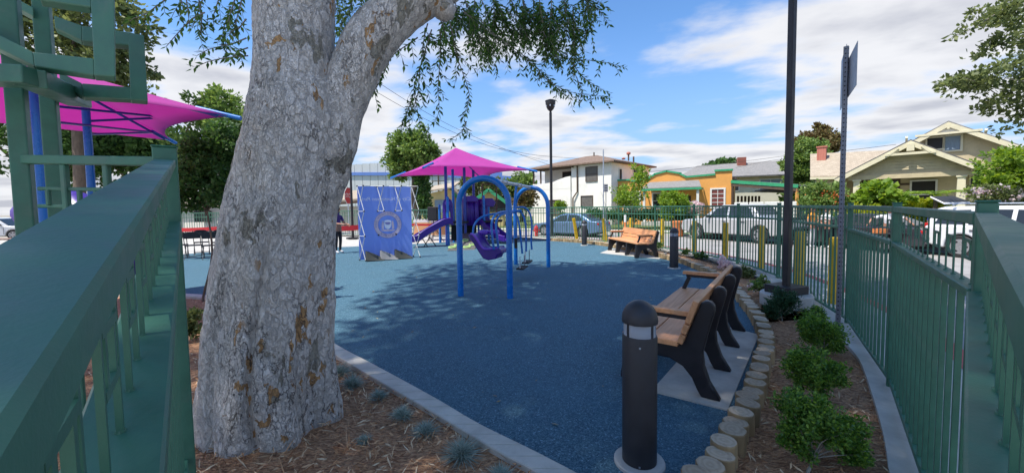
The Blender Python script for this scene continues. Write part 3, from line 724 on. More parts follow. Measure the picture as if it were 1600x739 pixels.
# ---- bollard lights
def bollard(p, label):
    r = thing('bollard_light', label, 'bollard light', at(p), 0, 'bollard lights round the play surface')
    MB().lathe([(.148, .0), (.148, .015), (.14, .022), (.10, .022)], 28).build('footing', m_conc_l, r, smooth=40)
    MB().lathe([(.098, .012), (.1, .02), (.1, .775), (.096, .785), (.05, .785)], 32).build('column', m_bollard, r, smooth=40)
    mb = MB().lathe([(.092, .785), (.092, .862)], 28); g = mb.build('lens', m_lens, r, smooth=40)
    mb = MB()
    for k in range(4):
        a = k*math.pi/2+.5; mb.box((.0905*math.cos(a), .0905*math.sin(a), .823), (.014, .012, .077), a)
    mb.build('lens_rib', m_bollard, r)
    mb = MB().lathe([(.03, .79), (.05, .80), (.03, .84), (.012, .86)], 16); mb.build('reflector', m_galv, r, smooth=40)
    prof = [(.102, .86), (.103, .872)]+[(.103*math.cos(t), .875+.115*math.sin(t)) for t in [i*math.pi/2/9 for i in range(10)]]; prof[-1] = (.002, .99)
    MB().lathe(prof, 32).build('dome_cap', m_bollard, r, smooth=50)
    mb = MB()
    for z in (.035, .735): mb.box((-.03, -.0965, z), (.009, .006, .009))
    mb.build('screw', m_galv, r)
    return r
def lensm():
    m, t, b = newmat('frosted_lens'); b.inputs['Base Color'].default_value = (.62, .66, .72, 1); b.inputs['Roughness'].default_value = .08; b.inputs['Transmission Weight'].default_value = .45; b.inputs['IOR'].default_value = 1.3; return m
m_lens = lensm()
bl = bollard(Vector((.747, 2.24, 0)), 'black dome-topped bollard light in the foreground beside the near bench')
dup(bl, at(G(1053, 419)), .4, 'black bollard light standing right of the far bench against the log edging')
dup(bl, at(G(913, 383.5)), .9, 'distant black bollard light in front of the parked blue car')

# ---- benches
frame_poly = [(-.30, 0), (-.16, 0), (-.13, .05), (-.09, .14), (-.02, .22), (.08, .265), (.18, .265), (.27, .22), (.33, .14), (.36, .05), (.37, 0), (.50, 0), (.495, .06), (.475, .16), (.465, .27), (.46, .395), (.02, .375), (-.03, .43), (-.13, .70), (-.15, .755), (-.185, .78), (-.225, .775), (-.25, .745), (-.25, .70), (-.20, .50), (-.17, .36), (-.18, .25), (-.22, .13), (-.27, .05)]
def bench(loc, rz, label):
    r = thing('park_bench', label, 'bench', loc, rz, 'benches on the play surface')
    for x in (-1.0, -.36, .36, 1.0):
        mb = MB().prism(frame_poly, (x-.035, 0, 0), (0, 1, 0), (0, 0, 1), (.07, 0, 0)); o = mb.build('leg_frame', m_black, r); bev(o, .012, 3)
    for y in (.115, .345):
        o = MB().box((0, y, .418), (2.2, .222, .045)).build('seat_plank', m_plank, r); bev(o, .006, 2)
    # reclining back: three planks
    ang = math.atan2(.12, .36); Mx = Matrix.Rotation(ang, 3, 'X')
    for k, (s0, hh) in enumerate(((.06, .085), (.15, .085), (.30, .20))):
        c = Vector((0, -.012, .40)) + Mx @ Vector((0, 0.01, s0))
        o = MB().box(c, (2.2, .042, hh-.006), M=Mx).build('back_plank', m_plank, r); bev(o, .006, 2)
    for x in (-1.0, 1.0):
        o = MB().box((x, .16, .655), (.075, .50, .04)).build('armrest', m_plank, r); bev(o, .006, 2)
        mb = MB(); mb.beam((x, -.09, .618), (x, .37, .618), .035, .034); mb.beam((x, .335, .60), (x, .40, .44), .035, .045); o = mb.build('armrest_bracket', m_black, r)
    return r
b1 = bench((1.965, 3.915, .012), R(53.9), 'brown slatted bench with black cast legs seen from behind in the right foreground')
b2 = bench((3.90, 12.15, .012), R(98), 'brown slatted bench facing sideways in the distance between two bollard lights')

# ---- tall lamp post in the right bed and the one at the far edge
lc = G(1228, 470.5, .05); lc = Vector((lc.x, lc.y, 0))
def lamp_post(p, label, H, footing, head=True, w=.085):
    r = thing('street_lamp', label, 'lamp post', at(p), R(20), 'black park lamp posts')
    if footing:
        o = MB().lathe([(.34, -.1), (.34, .165), (.325, .18), (.05, .18)], 40).build('concrete_footing', m_conc_l, r, smooth=35); z0 = .18
    else: z0 = 0
    o = MB().box((0, 0, z0+.06), (.40 if footing else .3, .40 if footing else .3, .12)).build('base_cover', m_black, r); bev(o, .008)
    o = MB().box((0, 0, z0+H/2+.1), (w, w, H)).build('pole', m_black, r); bev(o, .012)
    mb = MB(); mb.box((w/2+.012, 0, z0+.75), (.03, .07, .11)); mb.build('access_cover', m_black, r)
    zt = z0+H+.1
    MB().lathe([(.05, zt), (.06, zt+.06), (.16, zt+.16), (.24, zt+.36), (.26, zt+.5), (.25, zt+.55)], 20).build('lamp_head', m_black, r, smooth=40)
    MB().lathe([(.27, zt+.55), (.275, zt+.58), (.12, zt+.64), (.01, zt+.66)], 20).build('cap', m_black, r, smooth=40)
    mb = MB()
    for k in range(6):
        a = 6.283*k/6; mb.box((.225*math.cos(a), .225*math.sin(a), zt+.35), (.02, .06, .16), a)
    mb.build('lamp_lens', m_galv, r)
    return r
lamp_post(lc, 'tall black square lamp post on a round concrete footing in the right mulch bed', 6.2, True)
fl_p = G(862, 369, 0); lampY = fl_p.y
lamp_post(Vector((fl_p.x, fl_p.y, 0)), 'slim black lamp post with flared head standing at the far edge of the play surface', P(860, 176, lampY).z-.1, False, w=.11)

# ---- perforated sign post
sp = G(1309, 524); r = thing('sign_post', 'perforated steel sign post with two edge-on signs in the right bed', 'sign post', at(sp), R(38))
mb = MB(); H = 3.28
for i in range(4):
    a = i*math.pi/2; mb.box((.019*math.cos(a), .019*math.sin(a), H/2-.1), (.004, .042, H+.2), a)
mb.build('post_tube', m_signgal, r)
for face in (2, 3):
    a = face*math.pi/2
    mb = MB()
    for k in range(int(H/.0508)):
        mb.lathe([(.0075, .0212), (.0075, .0225)], 8, M=Matrix.Rotation(a, 3, 'Z') @ Matrix.Rotation(R(90), 3, 'Y'), c=(0, 0, .05+k*.0508))
    o = mb.build('hole_row', m_hole, r); o['kind'] = 'stuff'
def signplate(p0, p1, z0, z1, nm, matl):
    d = (p1-p0).normalized(); nrm = Vector((d.y, -d.x, 0))*.004
    poly = [Vector((p0.x, p0.y, z0)), Vector((p1.x, p1.y, z0)), Vector((p1.x, p1.y, z1)), Vector((p0.x, p0.y, z1))]
    MB().slab(poly, nrm).build(nm, matl, r, world=True)
q0 = P(1314.5, 120, 4.95); q1 = P(1322, 120, 4.42); signplate(q0, q1, P(1313, 173, 4.95).z, P(1314, 96, 4.95).z, 'sign_plate', m_sign)
q0 = P(1325, 120, 4.47); q1 = P(1339, 120, 3.95); signplate(q0, q1, P(1338, 133, 3.95).z, P(1339, 64, 3.95).z, 'sign_plate', m_sign)

# ---- yellow guard posts outside the fence
def guard(p, label, lean=(0, 0), h=1.03):
    mb = MB().box((0, 0, h/2), (.11, .11, h)); mb.box((0, 0, h+.004), (.10, .10, .01))
    o = mb.build('guard_post', m_yellow, org=None); o.location = at(p, -.02); o.rotation_euler = (lean[0], lean[1], random.uniform(.2, .6)); bev(o, .012)
    return tag(o, label, 'guard post', 'yellow guard posts outside the fence')
for px, Y, lean, lab in [
    (902, 16.9, (0, -.16), 'leaning yellow guard post farthest left, beside the distant bollard light'),
    (947, 16.0, (0, -.14), 'leaning yellow guard post in front of the blue car tail'),
    (985.5, 15.6, (0, 0), 'short yellow guard post behind the far bench backrest'),
    (1034.5, 13.9, (0, .0), 'yellow guard post just right of the far bench'),
    (1085, 12.1, (0, .0), 'yellow guard post directly in front of the pickup front wheel'),
    (1133.5, 10.7, (0, .0), 'yellow guard post in front of the pickup door'),
    (1190, 9.0, (0, .0), 'yellow guard post in front of the pickup rear wheel'),
    (1250, 7.05, (0, .0), 'yellow guard post right of the tall black lamp post'),
    (1305, 5.75, (0, .0), 'nearest yellow guard post, half hidden behind the perforated sign post')]:
    q = P(px, 380, Y); guard(Vector((q.x, q.y, 0)), lab, lean)

# ---- arched swing set
A1 = G(720, 462); A2 = G(797, 466); B2 = G(857, 417); B1 = G(806, 413)
sw = thing('swing_set', 'blue double-arch swing frame on the play surface', 'swing set', at((A1+A2+B1+B2)/4))
def arch(a, b, H, r, nm='arch'):
    a = Vector((a.x, a.y, -.02)); b = Vector((b.x, b.y, -.02)); c = (a+b)/2; hw = (b-a).length/2; u = (b-a).normalized(); zs = H-hw*1.02
    pts = [a, a+Vector((0, 0, zs*.5))]
    for i in range(25):
        t = math.pi*i/24; pts.append(Vector((c.x, c.y, zs))-u*(hw*math.cos(t))+Vector((0, 0, hw*1.02*math.sin(t))))
    pts += [b+Vector((0, 0, zs*.5)), b]
    return MB().tube(pts, r, 16).build(nm, m_blue, sw, smooth=50, world=True)
H = 2.04
arch(A1, A2, H, .052); arch(B1, B2, H, .052)
T1 = (A1+A2)/2 + Vector((0, 0, H)); T2 = (B1+B2)/2 + Vector((0, 0, H))
MB().tube([T1, T2], .036, 14).build('top_beam', m_galv, sw, smooth=50, world=True)
beamd = (T2-T1).normalized(); side = Vector((beamd.y, -beamd.x, 0))   # towards +x
def onbeam(s): return T1.lerp(T2, s)
for s in (.30, .38, .62, .70):
    MB().tube([onbeam(s)-beamd*.03, onbeam(s)+beamd*.03], .048, 14).build('clamp', m_galv, sw, smooth=50, world=True)
def hang(pts, r=.021, mat=None): return MB().tube(crom(pts, 8), r, 10).build('hanger_tube', mat or m_blue, sw, smooth=50, world=True)
hub = P(803, 330, 8.35)
MB().tube([Vector((onbeam(.6).x, onbeam(.6).y, 2.0)), hub], .028, 10).build('drop_tube', m_blue, sw, smooth=50, world=True)
MB().tube([hub-side*.16-beamd*.05, hub+side*.16+beamd*.05], .030, 10).build('hub', m_blue, sw, smooth=50, world=True)
for pts in ([(800, 335, 8.3), (775, 334, 8.1), (752, 340, 7.9), (741, 352, 7.75), (739, 366, 7.7)],
            [(801, 331, 8.2), (786, 331, 7.8), (774, 336, 7.5), (768, 350, 7.35), (770, 376, 7.3), (772, 390, 7.3)],
            [(802, 332, 8.25), (792, 333, 7.9), (780, 338, 7.65), (775, 350, 7.55), (777, 372, 7.5), (779, 388, 7.5)],
            [(801, 331, 8.3), (806, 334, 8.35), (811, 350, 8.3), (814, 375, 8.3), (816, 396, 8.3)],
            [(802, 328, 8.4), (815, 333, 8.45), (821, 350, 8.4), (822, 375, 8.4), (822, 393, 8.4)],
            [(803, 325, 8.5), (818, 324, 8.7), (827, 332, 8.8), (831, 350, 8.8), (830, 375, 8.8), (831, 390, 8.8)]):
    hang([P(*q) for q in pts], .022)
# moulded purple seat
su = (P(778, 392, 7.35)-P(742, 372, 7.7)); su.z = 0; su.normalize(); sv = Vector((-su.y, su.x, 0))
prof = [P(737, 367, 7.55), P(742, 364, 7.55), P(748, 368, 7.5), P(758, 384, 7.5), P(765, 388, 7.5), P(783, 386.5, 7.5), P(788, 389, 7.5), P(788, 395, 7.5), P(782, 397, 7.5), P(780, 403, 7.5), P(768, 405, 7.5), P(760, 402, 7.5), P(752, 390, 7.5), P(744, 377, 7.5)]
wv = Vector((.12, .34, 0))
for k, (sc, tt) in enumerate(((1, 0),)):
    pts = [p - wv*.5 for p in prof]
    o = MB().slab(pts, wv).build('seat_shell', m_purple, sw, world=True); bev(o, .02, 3); shade(o.data, 40)
# raised side rims of the shell
for sg in (-.5, .5):
    rim = crom([p + wv*sg for p in (prof[1], prof[2], prof[3], prof[4], prof[5])], 5)
    MB().tube(rim, .022, 8).build('seat_rim', m_lilac if sg < 0 else m_purple, sw, smooth=60, world=True)
for px in (756, 772):
    c = P(px, 363, 7.75); o = MB().lathe([(.01, -.055), (.09, -.05), (.11, -.02), (.11, .02), (.09, .045), (.01, .05)], 16, c=c).build('headrest', m_lilac, sw, smooth=60, world=True)
# flat black seats on short chains
for px, py, Y in ((816, 418, 8.15), (824, 409, 8.6)):
    c = P(px, py, Y); o = MB().box(c, (.44, .16, .035), R(75)).build('flat_seat', m_rubber, sw, world=True); bev(o, .012, 2)
    for s in (-.17, .17):
        e = c+Vector((s*.3, s, .01))
        MB().tube([e, e+Vector((.0, -s*.15, .12)), e+Vector((0, -s*.3, .24))], .011, 6).build('chain', m_galv, sw, smooth=60, world=True)
mb = MB(); mb.box(P(806, 380, 9.8), (.08, .10, .25)); mb.build('seat_bumper', m_rubber, sw, world=True)

# ---- display wall (fabric on a scissor frame), seen from behind
fa = P(562, 408.5, 11.4); fb_ = P(645, 402, 12.1); ft = P(560, 290, 11.4); 
bd = Vector((fb_.x-fa.x, fb_.y-fa.y, 0)); bw = bd.length; bu = bd.normalized(); bn = Vector((bu.y, -bu.x, 0))    # bn points at the camera
bH = ft.z; rb = math.atan2(bu.y, bu.x)
bn_t = thing('display_wall', 'blue fabric display wall on a white scissor frame with a round city seal', 'display wall', (fa.x, fa.y, 0), rb)
# local frame: x along the wall, -y towards the camera
mb = MB(); nx = 18
cur = lambda x: .05*math.cos((x/bw-.5)*2.4)
prev = None
for i in range(nx):
    x0 = bw*i/nx; x1 = bw*(i+1)/nx
    mb.poly([(x0, cur(x0), .03), (x1, cur(x1), .03), (x1, cur(x1), bH), (x0, cur(x0), bH)])
o = mb.build('fabric', m_banner, bn_t); sm = o.modifiers.new('solid', 'SOLIDIFY'); sm.thickness = .006
D = .32
fr_m = MB()
m_tubew = simple('pale_frame_tube', (.62, .62, .58), .4, .06, 8)
cols = [0, bw*.36, bw*.69, bw+.02]; rows = [.04, bH*.335, bH*.66, bH-.02]
def yb(x): return cur(min(max(x, 0), bw))-.02
for ci, x in enumerate(cols):
    mb = MB(); dx = .14
    for ri in range(3):
        if ci in (1, 2) and ri < 2: 
            continue
        mb.tube([(x, yb(x), rows[ri]), (x+dx, yb(x)-D, rows[ri+1])], .011, 6); mb.tube([(x, yb(x), rows[ri+1]), (x+dx, yb(x)-D, rows[ri])], .011, 6)
    mb.build('scissor_strut', m_tubew, bn_t)
mb = MB()
for ci, x in enumerate(cols):
    for z in rows:
        if ci in (1, 2) and z < rows[2]-.01: 
            mb.box((x, yb(x), z), (.04, .03, .04)); continue
        mb.box((x, yb(x), z), (.04, .03, .04)); mb.box((x+.14, yb(x)-D, z), (.04, .03, .04))
mb.build('hub_joint', m_trimblk, bn_t)
mb = MB()
for z in (rows[3],):
    for a, b in zip(cols, cols[1:]): mb.tube([(a, yb(a), z), (b+.14, yb(b)-D, z)], .009, 6); mb.tube([(a+.14, yb(a)-D, z), (b, yb(b), z)], .009, 6)
mb.tube([(cols[1], yb(cols[1]), rows[2]), (cols[1]+.14, yb(cols[1])-D, rows[2])], .009, 6); mb.tube([(cols[2], yb(cols[2]), rows[2]), (cols[2]+.14, yb(cols[2])-D, rows[2])], .009, 6)
mb.tube([(0, yb(0), rows[2]), (.14, yb(0)-D, rows[2])], .009, 6); mb.tube([(0, yb(0), rows[1]), (.14, yb(0)-D, rows[1])], .009, 6)
mb.build('cross_strut', m_tubew, bn_t)
# print seen through the cloth: mirrored lettering and seal
def textmesh(s, size, shear=0):
    cu = bpy.data.curves.new('t', 'FONT'); cu.body = s; cu.size = size; cu.align_x = 'CENTER'; cu.align_y = 'CENTER'; cu.shear = shear; cu.extrude = .0006
    o = bpy.data.objects.new('t', cu); COL.objects.link(o); dg = bpy.context.evaluated_depsgraph_get()
    me = bpy.data.meshes.new_from_object(o.evaluated_get(dg)); bpy.data.objects.remove(o); return me
def put_text(s, size, loc, name, mat, parent, rx=R(90), ry=0, mirror=False, shear=0, rz=0, bend=None):
    me = textmesh(s, size, shear)
    Mt = Matrix.Rotation(rz, 4, 'Z') @ Matrix.Rotation(rx, 4, 'X') @ Matrix.Rotation(ry, 4, 'Z')
    if mirror: Mt = Mt @ Matrix.Scale(-1, 4, (1, 0, 0))
    me.transform(Mt); me.materials.clear(); me.materials.append(mat)
    if bend is not None:
        for v in me.vertices: v.co.y += bend(v.co.x+loc[0])-bend(loc[0])
    return link(name, me, parent, loc)
xc = bw*.54; yc = cur(xc)-.010
put_text('City of Huntington Park', .150, (bw*.53, cur(bw*.53)-.012, bH*.82), 'lettering', m_bprint2, bn_t, mirror=True, shear=.25, bend=cur)
seal_c = Vector((xc, yc, bH*.47)); 
def annulus(r0, r1, y, mat, nm, n=48):
    mb = MB(); vs = []; cy_ = lambda x: cur(x)-.010+(y-yc)
    for i in range(n):
        a = 6.283*i/n; vs += [(seal_c.x+r0*math.cos(a), cy_(seal_c.x+r0*math.cos(a)), seal_c.z+r0*math.sin(a)), (seal_c.x+r1*math.cos(a), cy_(seal_c.x+r1*math.cos(a)), seal_c.z+r1*math.sin(a))]
    mb.add(vs, [(2*i, 2*i+1, (2*i+3) % (2*n), (2*i+2) % (2*n)) for i in range(n)]); return mb.build(nm, mat, bn_t)
annulus(.295, .40, yc, m_bprint, 'seal_ring'); annulus(.40, .412, yc-.001, m_bprint3, 'seal_edge'); annulus(.283, .295, yc-.001, m_bprint3, 'seal_edge')
def ringtext(s, r, a0, a1, flip):
    for i, ch in enumerate(s):
        if ch == ' ': continue
        a = a0+(a1-a0)*i/(len(s)-1)
        x = seal_c.x+r*math.sin(-a); z = seal_c.z+r*math.cos(a)
        put_text(ch, .085, (x, cur(x)-.016, z), 'seal_letter', m_bprint3, bn_t, mirror=True, ry=(a if not flip else a+math.pi), bend=None)
ringtext('CITY OF HUNTINGTON PARK', .347, -1.75, 1.75, False)
ringtext('CALIFORNIA', .347, math.pi+.62, math.pi-.62, True)
sh = [(-.10, .13), (0, .15), (.10, .13), (.105, 0), (.07, -.10), (0, -.15), (-.07, -.10), (-.105, 0)]
mb = MB(); mb.poly([(seal_c.x+x, yc-.001, seal_c.z+z) for x, z in sh]); mb.build('seal_shield', m_bprint2, bn_t)
mb = MB(); mb.poly([(seal_c.x+x*.75, yc-.002, seal_c.z+z*.3+.04) for x, z in sh]); mb.build('seal_shield_band', m_bprint3, bn_t)
mb = MB()
for sg in (-1, 1): mb.poly([(seal_c.x+sg*x, yc-.001, seal_c.z+z) for x, z in ((.12, -.13), (.19, -.13), (.18, .05), (.14, .14), (.115, .06))])
mb.poly([(seal_c.x+x, yc-.0015, seal_c.z+z) for x, z in ((-.22, -.15), (.22, -.15), (.18, -.19), (0, -.205), (-.18, -.19))])
mb.build('seal_supporter', m_bprint, bn_t)
# grey sandbags leaning on the foot of the wall
m_bagd = simple('dark_grey_sandbag', (.04, .045, .042), .85, .15, 8); m_bagl = simple('grey_sandbag', (.20, .205, .215), .85, .12, 8)
for k, (x, mm, lab) in enumerate(((.42, m_bagd, 'dark grey triangular sandbag at the left foot of the blue display wall'), (bw*.53, m_bagl, 'light grey triangular sandbag at the middle foot of the blue display wall'), (bw*.80, m_bagd, 'dark grey triangular sandbag at the right foot of the blue display wall'))):
    mb = MB(); w = .27
    base = [(-w, -.12, 0), (w, -.16, 0), (w*.9, .16, 0), (-w, .14, 0)]; top = [(-w*1.1, .02, .33), (-w*.9, -.01, .30), (w*.3, -.03, .17), (w*.9, 0, .06)]
    vs = [Vector(v) for v in base+top]
    mb.add(vs, [(0, 3, 2, 1), (0, 1, 7, 6, 5), (5, 4, 3, 0), (4, 5, 6), (4, 6, 7, 2, 3), (1, 2, 7)])
    o = mb.build('sandbag', mm); wp = Matrix.Translation((fa.x, fa.y, 0)) @ Matrix.Rotation(rb, 4, 'Z') @ Vector((x, -.22, .005))
    o.location = wp; o.rotation_euler = (0, 0, rb+random.uniform(-.1, .1)); s2 = o.modifiers.new('sub', 'SUBSURF'); s2.levels = s2.render_levels = 2; 
    o.modifiers.new('bevel', 'BEVEL').width = .03; o.modifiers.move(1, 0); shade(o.data); tag(o, lab, 'sandbag', 'sandbags at the foot of the display wall')

# ---- fabric hip shades
def shade_cloth(corners, apex, sag, name, parent, n=12, pull=(.17,)*4, lift=.10):
    """four-sided hip of stretched cloth; edges curve inwards"""
    ap = [Vector(a) for a in apex]; mb = MB(); cen = sum((Vector(c) for c in corners), Vector())/4
    for k in range(4):
        a = Vector(corners[k]); b = Vector(corners[(k+1) % 4]); t0 = ap[k % len(ap)] if len(ap) == 4 else ap[0]; t1 = ap[(k+1) % 4] if len(ap) == 4 else ap[0]
        grid = []
        for i in range(n+1):
            s = i/n; e = a.lerp(b, s); m = 4*s*(1-s); e = e+(Vector((cen.x, cen.y, e.z))-e)*(pull[k]*m)+Vector((0, 0, lift*m)); tp = t0.lerp(t1, s)
            row = []
            for j in range(7):
                v = j/6; p = e.lerp(tp, v); p.z -= sag*4*v*(1-v)*.5; row.append(p)
            grid.append(row)
        vs = [p for rw in grid for p in rw]
        mb.add(vs, [(i*7+j, (i+1)*7+j, (i+1)*7+j+1, i*7+j+1) for i in range(n) for j in range(6)])
    o = mb.build(name, m_cloth, parent, smooth=40, world=True)
    w = o.modifiers.new('weld', 'WELD'); w.merge_threshold = .002
    s = o.modifiers.new('solid', 'SOLIDIFY'); s.thickness = .006; return o
Fc = P(665, 260, 14.4); Rc = P(832, 266, 16.4); Lc = P(616, 276, 18.6); zc = 3.08
for v in (Fc, Rc, Lc): pass
Bc = Lc+Rc-Fc; ctr = (Fc+Rc+Lc+Bc)/4
for v in (Fc, Rc, Lc, Bc): pass
apx = Vector((ctr.x, ctr.y, P(712, 231, ctr.y).z)); apx.x = P(712, 231, ctr.y).x
ps = thing('play_structure', 'purple and blue play structure with two slides under a magenta fabric shade', 'play structure', (ctr.x, ctr.y, 0))
shade_cloth([Fc, Rc, Bc, Lc], [apx], .22, 'shade_canopy', ps)
for c in (Fc, Rc, Bc, Lc):
    d = (c-apx).normalized(); MB().tube([c-d*.7+Vector((0, 0, -.05)), c+d*.22], .045, 10).build('hip_rafter_end', m_blue, ps, smooth=50, world=True)
    MB().tube([apx-Vector((0, 0, .25)), c-d*.3-Vector((0, 0, .08))], .03, 8).build('hip_rafter', m_blued, ps, smooth=50, world=True)
post_px = [(698, 16.0), (709, 17.2), (727, 16.6), (741, 17.8)]
for px, Y in post_px:
    a = P(px, 350, Y); MB().tube([(a.x, a.y, -.02), (a.x, a.y, 3.25)], .062, 12).build('canopy_post', m_blued if px != 709 else m_blue, ps, smooth=50, world=True)
dk = [P(px, 350, Y) for px, Y in post_px]
zd = .88
mb = MB(); mb.slab([(dk[0].x-.1, dk[0].y-.1, zd), (dk[2].x+.1, dk[2].y-.1, zd), (dk[3].x+.15, dk[3].y+.1, zd), (dk[1].x-.1, dk[1].y+.1, zd)], (0, 0, .08)); mb.build('deck', m_rubber, ps, world=True)
mb = MB(); mb.slab([(dk[2].x+.1, dk[2].y+.1, zd-.01), (dk[3].x+1.3, dk[3].y-.6, zd-.01), (dk[3].x+1.3, dk[3].y+.8, zd-.01), (dk[3].x, dk[3].y+.9, zd-.01)], (0, 0, .08)); mb.build('deck', m_rubber, ps, world=True)
mb = MB(); mb.slab([P(705, 352, 17.0), P(744, 352, 17.6), P(744, 376, 17.6), P(705, 376, 17.0)], (0, .05, 0)); mb.build('deck_skirt', m_rubber, ps, world=True)
# short blue posts
for px, y0, y1, Y in ((688, 322, 379, 17.0), (701, 310, 386, 15.6), (757, 308, 378, 17.0), (764, 318, 372, 18.6), (716, 312, 370, 18.5), (748, 320, 372, 19.0)):
    a = P(px, y1, Y); b = P(px, y0, Y); MB().tube([(a.x, a.y, -.02), (a.x, a.y, b.z)], .055, 12).build('deck_post', m_blue, ps, smooth=50, world=True)
    MB().lathe([(.06, 0), (.06, .03), (.03, .07), (.005, .08)], 12, c=(a.x, a.y, b.z)).build('post_cap', m_blue, ps, smooth=50, world=True)
# slide entry hood with round porthole and hand opening
def hood(px0, px1, y0, y1, Y, nm='slide_hood'):
    a = P(px0, y1, Y); b = P(px1, y1, Y); t = P(px0, y0, Y); w = b.x-a.x; h = t.z-a.z
    out = [(0, 0), (w*.26, 0), (w*.26, h*.45)] + [(w*.5-w*.24*math.cos(q), h*.45+w*.26*math.sin(q)) for q in [i*math.pi/6 for i in range(7)]] + [(w*.74, 0), (w, 0), (w, h*.80), (w*.86, h*.94), (w*.6, h), (w*.4, h), (w*.14, h*.94), (0, h*.80)]
    o = MB().prism(out, (a.x, a.y, a.z), (1, 0, 0), (0, 0, 1), (0, .09, 0)).build(nm, m_purple, ps, world=True); bev(o, .015, 2)
    ring = [Vector((a.x+w*.5+w*.17*math.cos(q), a.y-.01, a.z+h*.82+w*.17*math.sin(q))) for q in [i*6.283/14 for i in range(15)]]
    MB().tube(ring, .035, 6).build('porthole_ring', m_lilac, ps, smooth=60, world=True)
    MB().lathe([(w*.13, 0), (w*.13, .01)], 12, c=(a.x+w*.5, a.y-.012, a.z+h*.82), M=Matrix.Rotation(R(90), 3, 'X')).build('porthole', m_hole, ps, world=True)
hood(692, 708, 310, 352, 15.7)
# curved purple wall panels
for px, Y, y0, y1, w in ((735, 17.0, 312, 352, .62), (752, 17.6, 311, 352, .50)):
    c = P(px, (y0+y1)/2, Y); h = (P(px, y0, Y).z-P(px, y1, Y).z); mb = MB(); pts = []
    for i in range(9):
        q = -1.1+2.2*i/8; pts.append((c.x+w*.62*math.sin(q), c.y-w*.5*math.cos(q)))
    for (x0, y0_), (x1, y1_) in zip(pts, pts[1:]):
        mb.poly([(x0, y0_, c.z-h/2), (x1, y1_, c.z-h/2), (x1, y1_, c.z+h/2), (x0, y0_, c.z+h/2)])
    o = mb.build('curved_panel', m_purple, ps, smooth=60, world=True); s = o.modifiers.new('solid', 'SOLIDIFY'); s.thickness = .05
o = MB().prism([(-.25, -.18), (.25, -.18), (.36, 0), (.22, .2), (-.22, .2), (-.36, 0)], P(762, 317, 17.2), (1, 0, 0), (0, 0, 1), (0, .08, 0)).build('side_panel', m_purple, ps, world=True); bev(o, .03, 2)
o = MB().prism([(-.3, -.1), (.3, -.1), (.36, .05), (.15, .16), (-.15, .16), (-.36, .05)], P(735, 312, 16.6), (1, 0, 0), (0, 0, 1), (0, .08, 0)).build('roof_panel', m_purple, ps, world=True); bev(o, .03, 2)
# slides: swept trough with raised lips
def slide(path, w, nm='slide'):
    path = crom(path, 6); mb = MB(); sec = [(-.5, .20), (-.46, .22), (-.40, .05), (-.2, 0), (.2, 0), (.40, .05), (.46, .22), (.5, .20), (.46, -.02), (.2, -.06), (-.2, -.06), (-.46, -.02)]
    vs = []; k = len(sec)
    for i, p in enumerate(path):
        d = path[min(i+1, len(path)-1)]-path[max(i-1, 0)]; dh = Vector((d.x, d.y, 0)).normalized(); s = Vector((-dh.y, dh.x, 0)); n = s.cross(d.normalized())*-1
        if n.z < 0: n = -n
        for a, b in sec: vs.append(p+s*(a*w)+n*b)
    mb.add(vs, [(i*k+j, i*k+(j+1) % k, (i+1)*k+(j+1) % k, (i+1)*k+j) for i in range(len(path)-1) for j in range(k)] + [tuple(range(k)), tuple((len(path)-1)*k+j for j in range(k))])
    return mb.build(nm, m_purple, ps, smooth=45, world=True)
slide([P(704, 348, 15.6), P(694, 350, 15.5), P(680, 358, 15.4), P(662, 369, 15.3), P(651, 375.5, 15.2), P(643, 376, 15.2)], .62)
for px in (655, 668):
    a = P(px, 384, 15.3); MB().tube([(a.x-.15, a.y, 0), (a.x+.1, a.y, .38)], .02, 6).build('slide_support', m_trimblk, ps, world=True); MB().tube([(a.x+.35, a.y, 0), (a.x+.1, a.y, .38)], .02, 6).build('slide_support', m_trimblk, ps, world=True)
slide([P(748, 344, 17.2), P(757, 350, 17.0), P(772, 364, 16.6), P(784, 373, 16.3), P(794, 376, 16.1)], .6)
# climbing ramp panels with pale green rings
m_ring = simple('lime_ring', (.42, .62, .22), .5, .06, 6); m_rock = simple('grey_climber_plastic', (.10, .10, .095), .7, .3, 8)
for (x0, x1, yb_, yt, Yb, Yt) in ((699, 719, 391, 380, 13.7, 15.2), (722, 742, 391, 379, 13.9, 15.4), (716, 745, 383, 364, 14.9, 16.6)):
    a = P(x0, yb_, Yb); b = P(x1, yb_, Yb); c = P(x1+3, yt, Yt); d = P(x0+5, yt, Yt)
    o = MB().slab([a, b, c, d], (0, .02, -.09)).build('climbing_panel', m_rock, ps, world=True); bev(o, .02, 2)
    nrm = (b-a).cross(d-a).normalized(); e1 = (b-a).normalized(); e2 = (d-a).normalized()
    for (s, t) in ((.30, .35), (.70, .65)):
        q = a+(b-a)*s+(d-a)*t+nrm*.015; ring = [q+e1*(.13*math.cos(v))+e2*(.13*math.sin(v)) for v in [i*6.283/14 for i in range(15)]]
        MB().tube(ring, .03, 6).build('grip_ring', m_ring, ps, smooth=60, world=True)
# dark guard bars and overhead ladder
mb = MB()
for px in (728, 731, 749, 752): 
    a = P(px, 352, 18.4); mb.tube([a, Vector((a.x, a.y, P(px, 312, 18.4).z))], .018, 6)
mb.build('guard_bars', m_trimblk, ps, world=True)
mb = MB()
for px in (755, 777): 
    a = P(px, 372, 19.0); mb.tube([(a.x, a.y, 0), (a.x, a.y, P(px, 287, 19.0).z)], .03, 6)
a = P(755, 288, 19.0); b = P(777, 288, 19.0); mb.tube([a, b], .03, 6)
for i in range(1, 5):
    mb.tube([a-Vector((0, 0, .4*i)), b-Vector((0, 0, .4*i))], .018, 6)
mb.build('climbing_ladder', m_browntimber, ps, world=True)

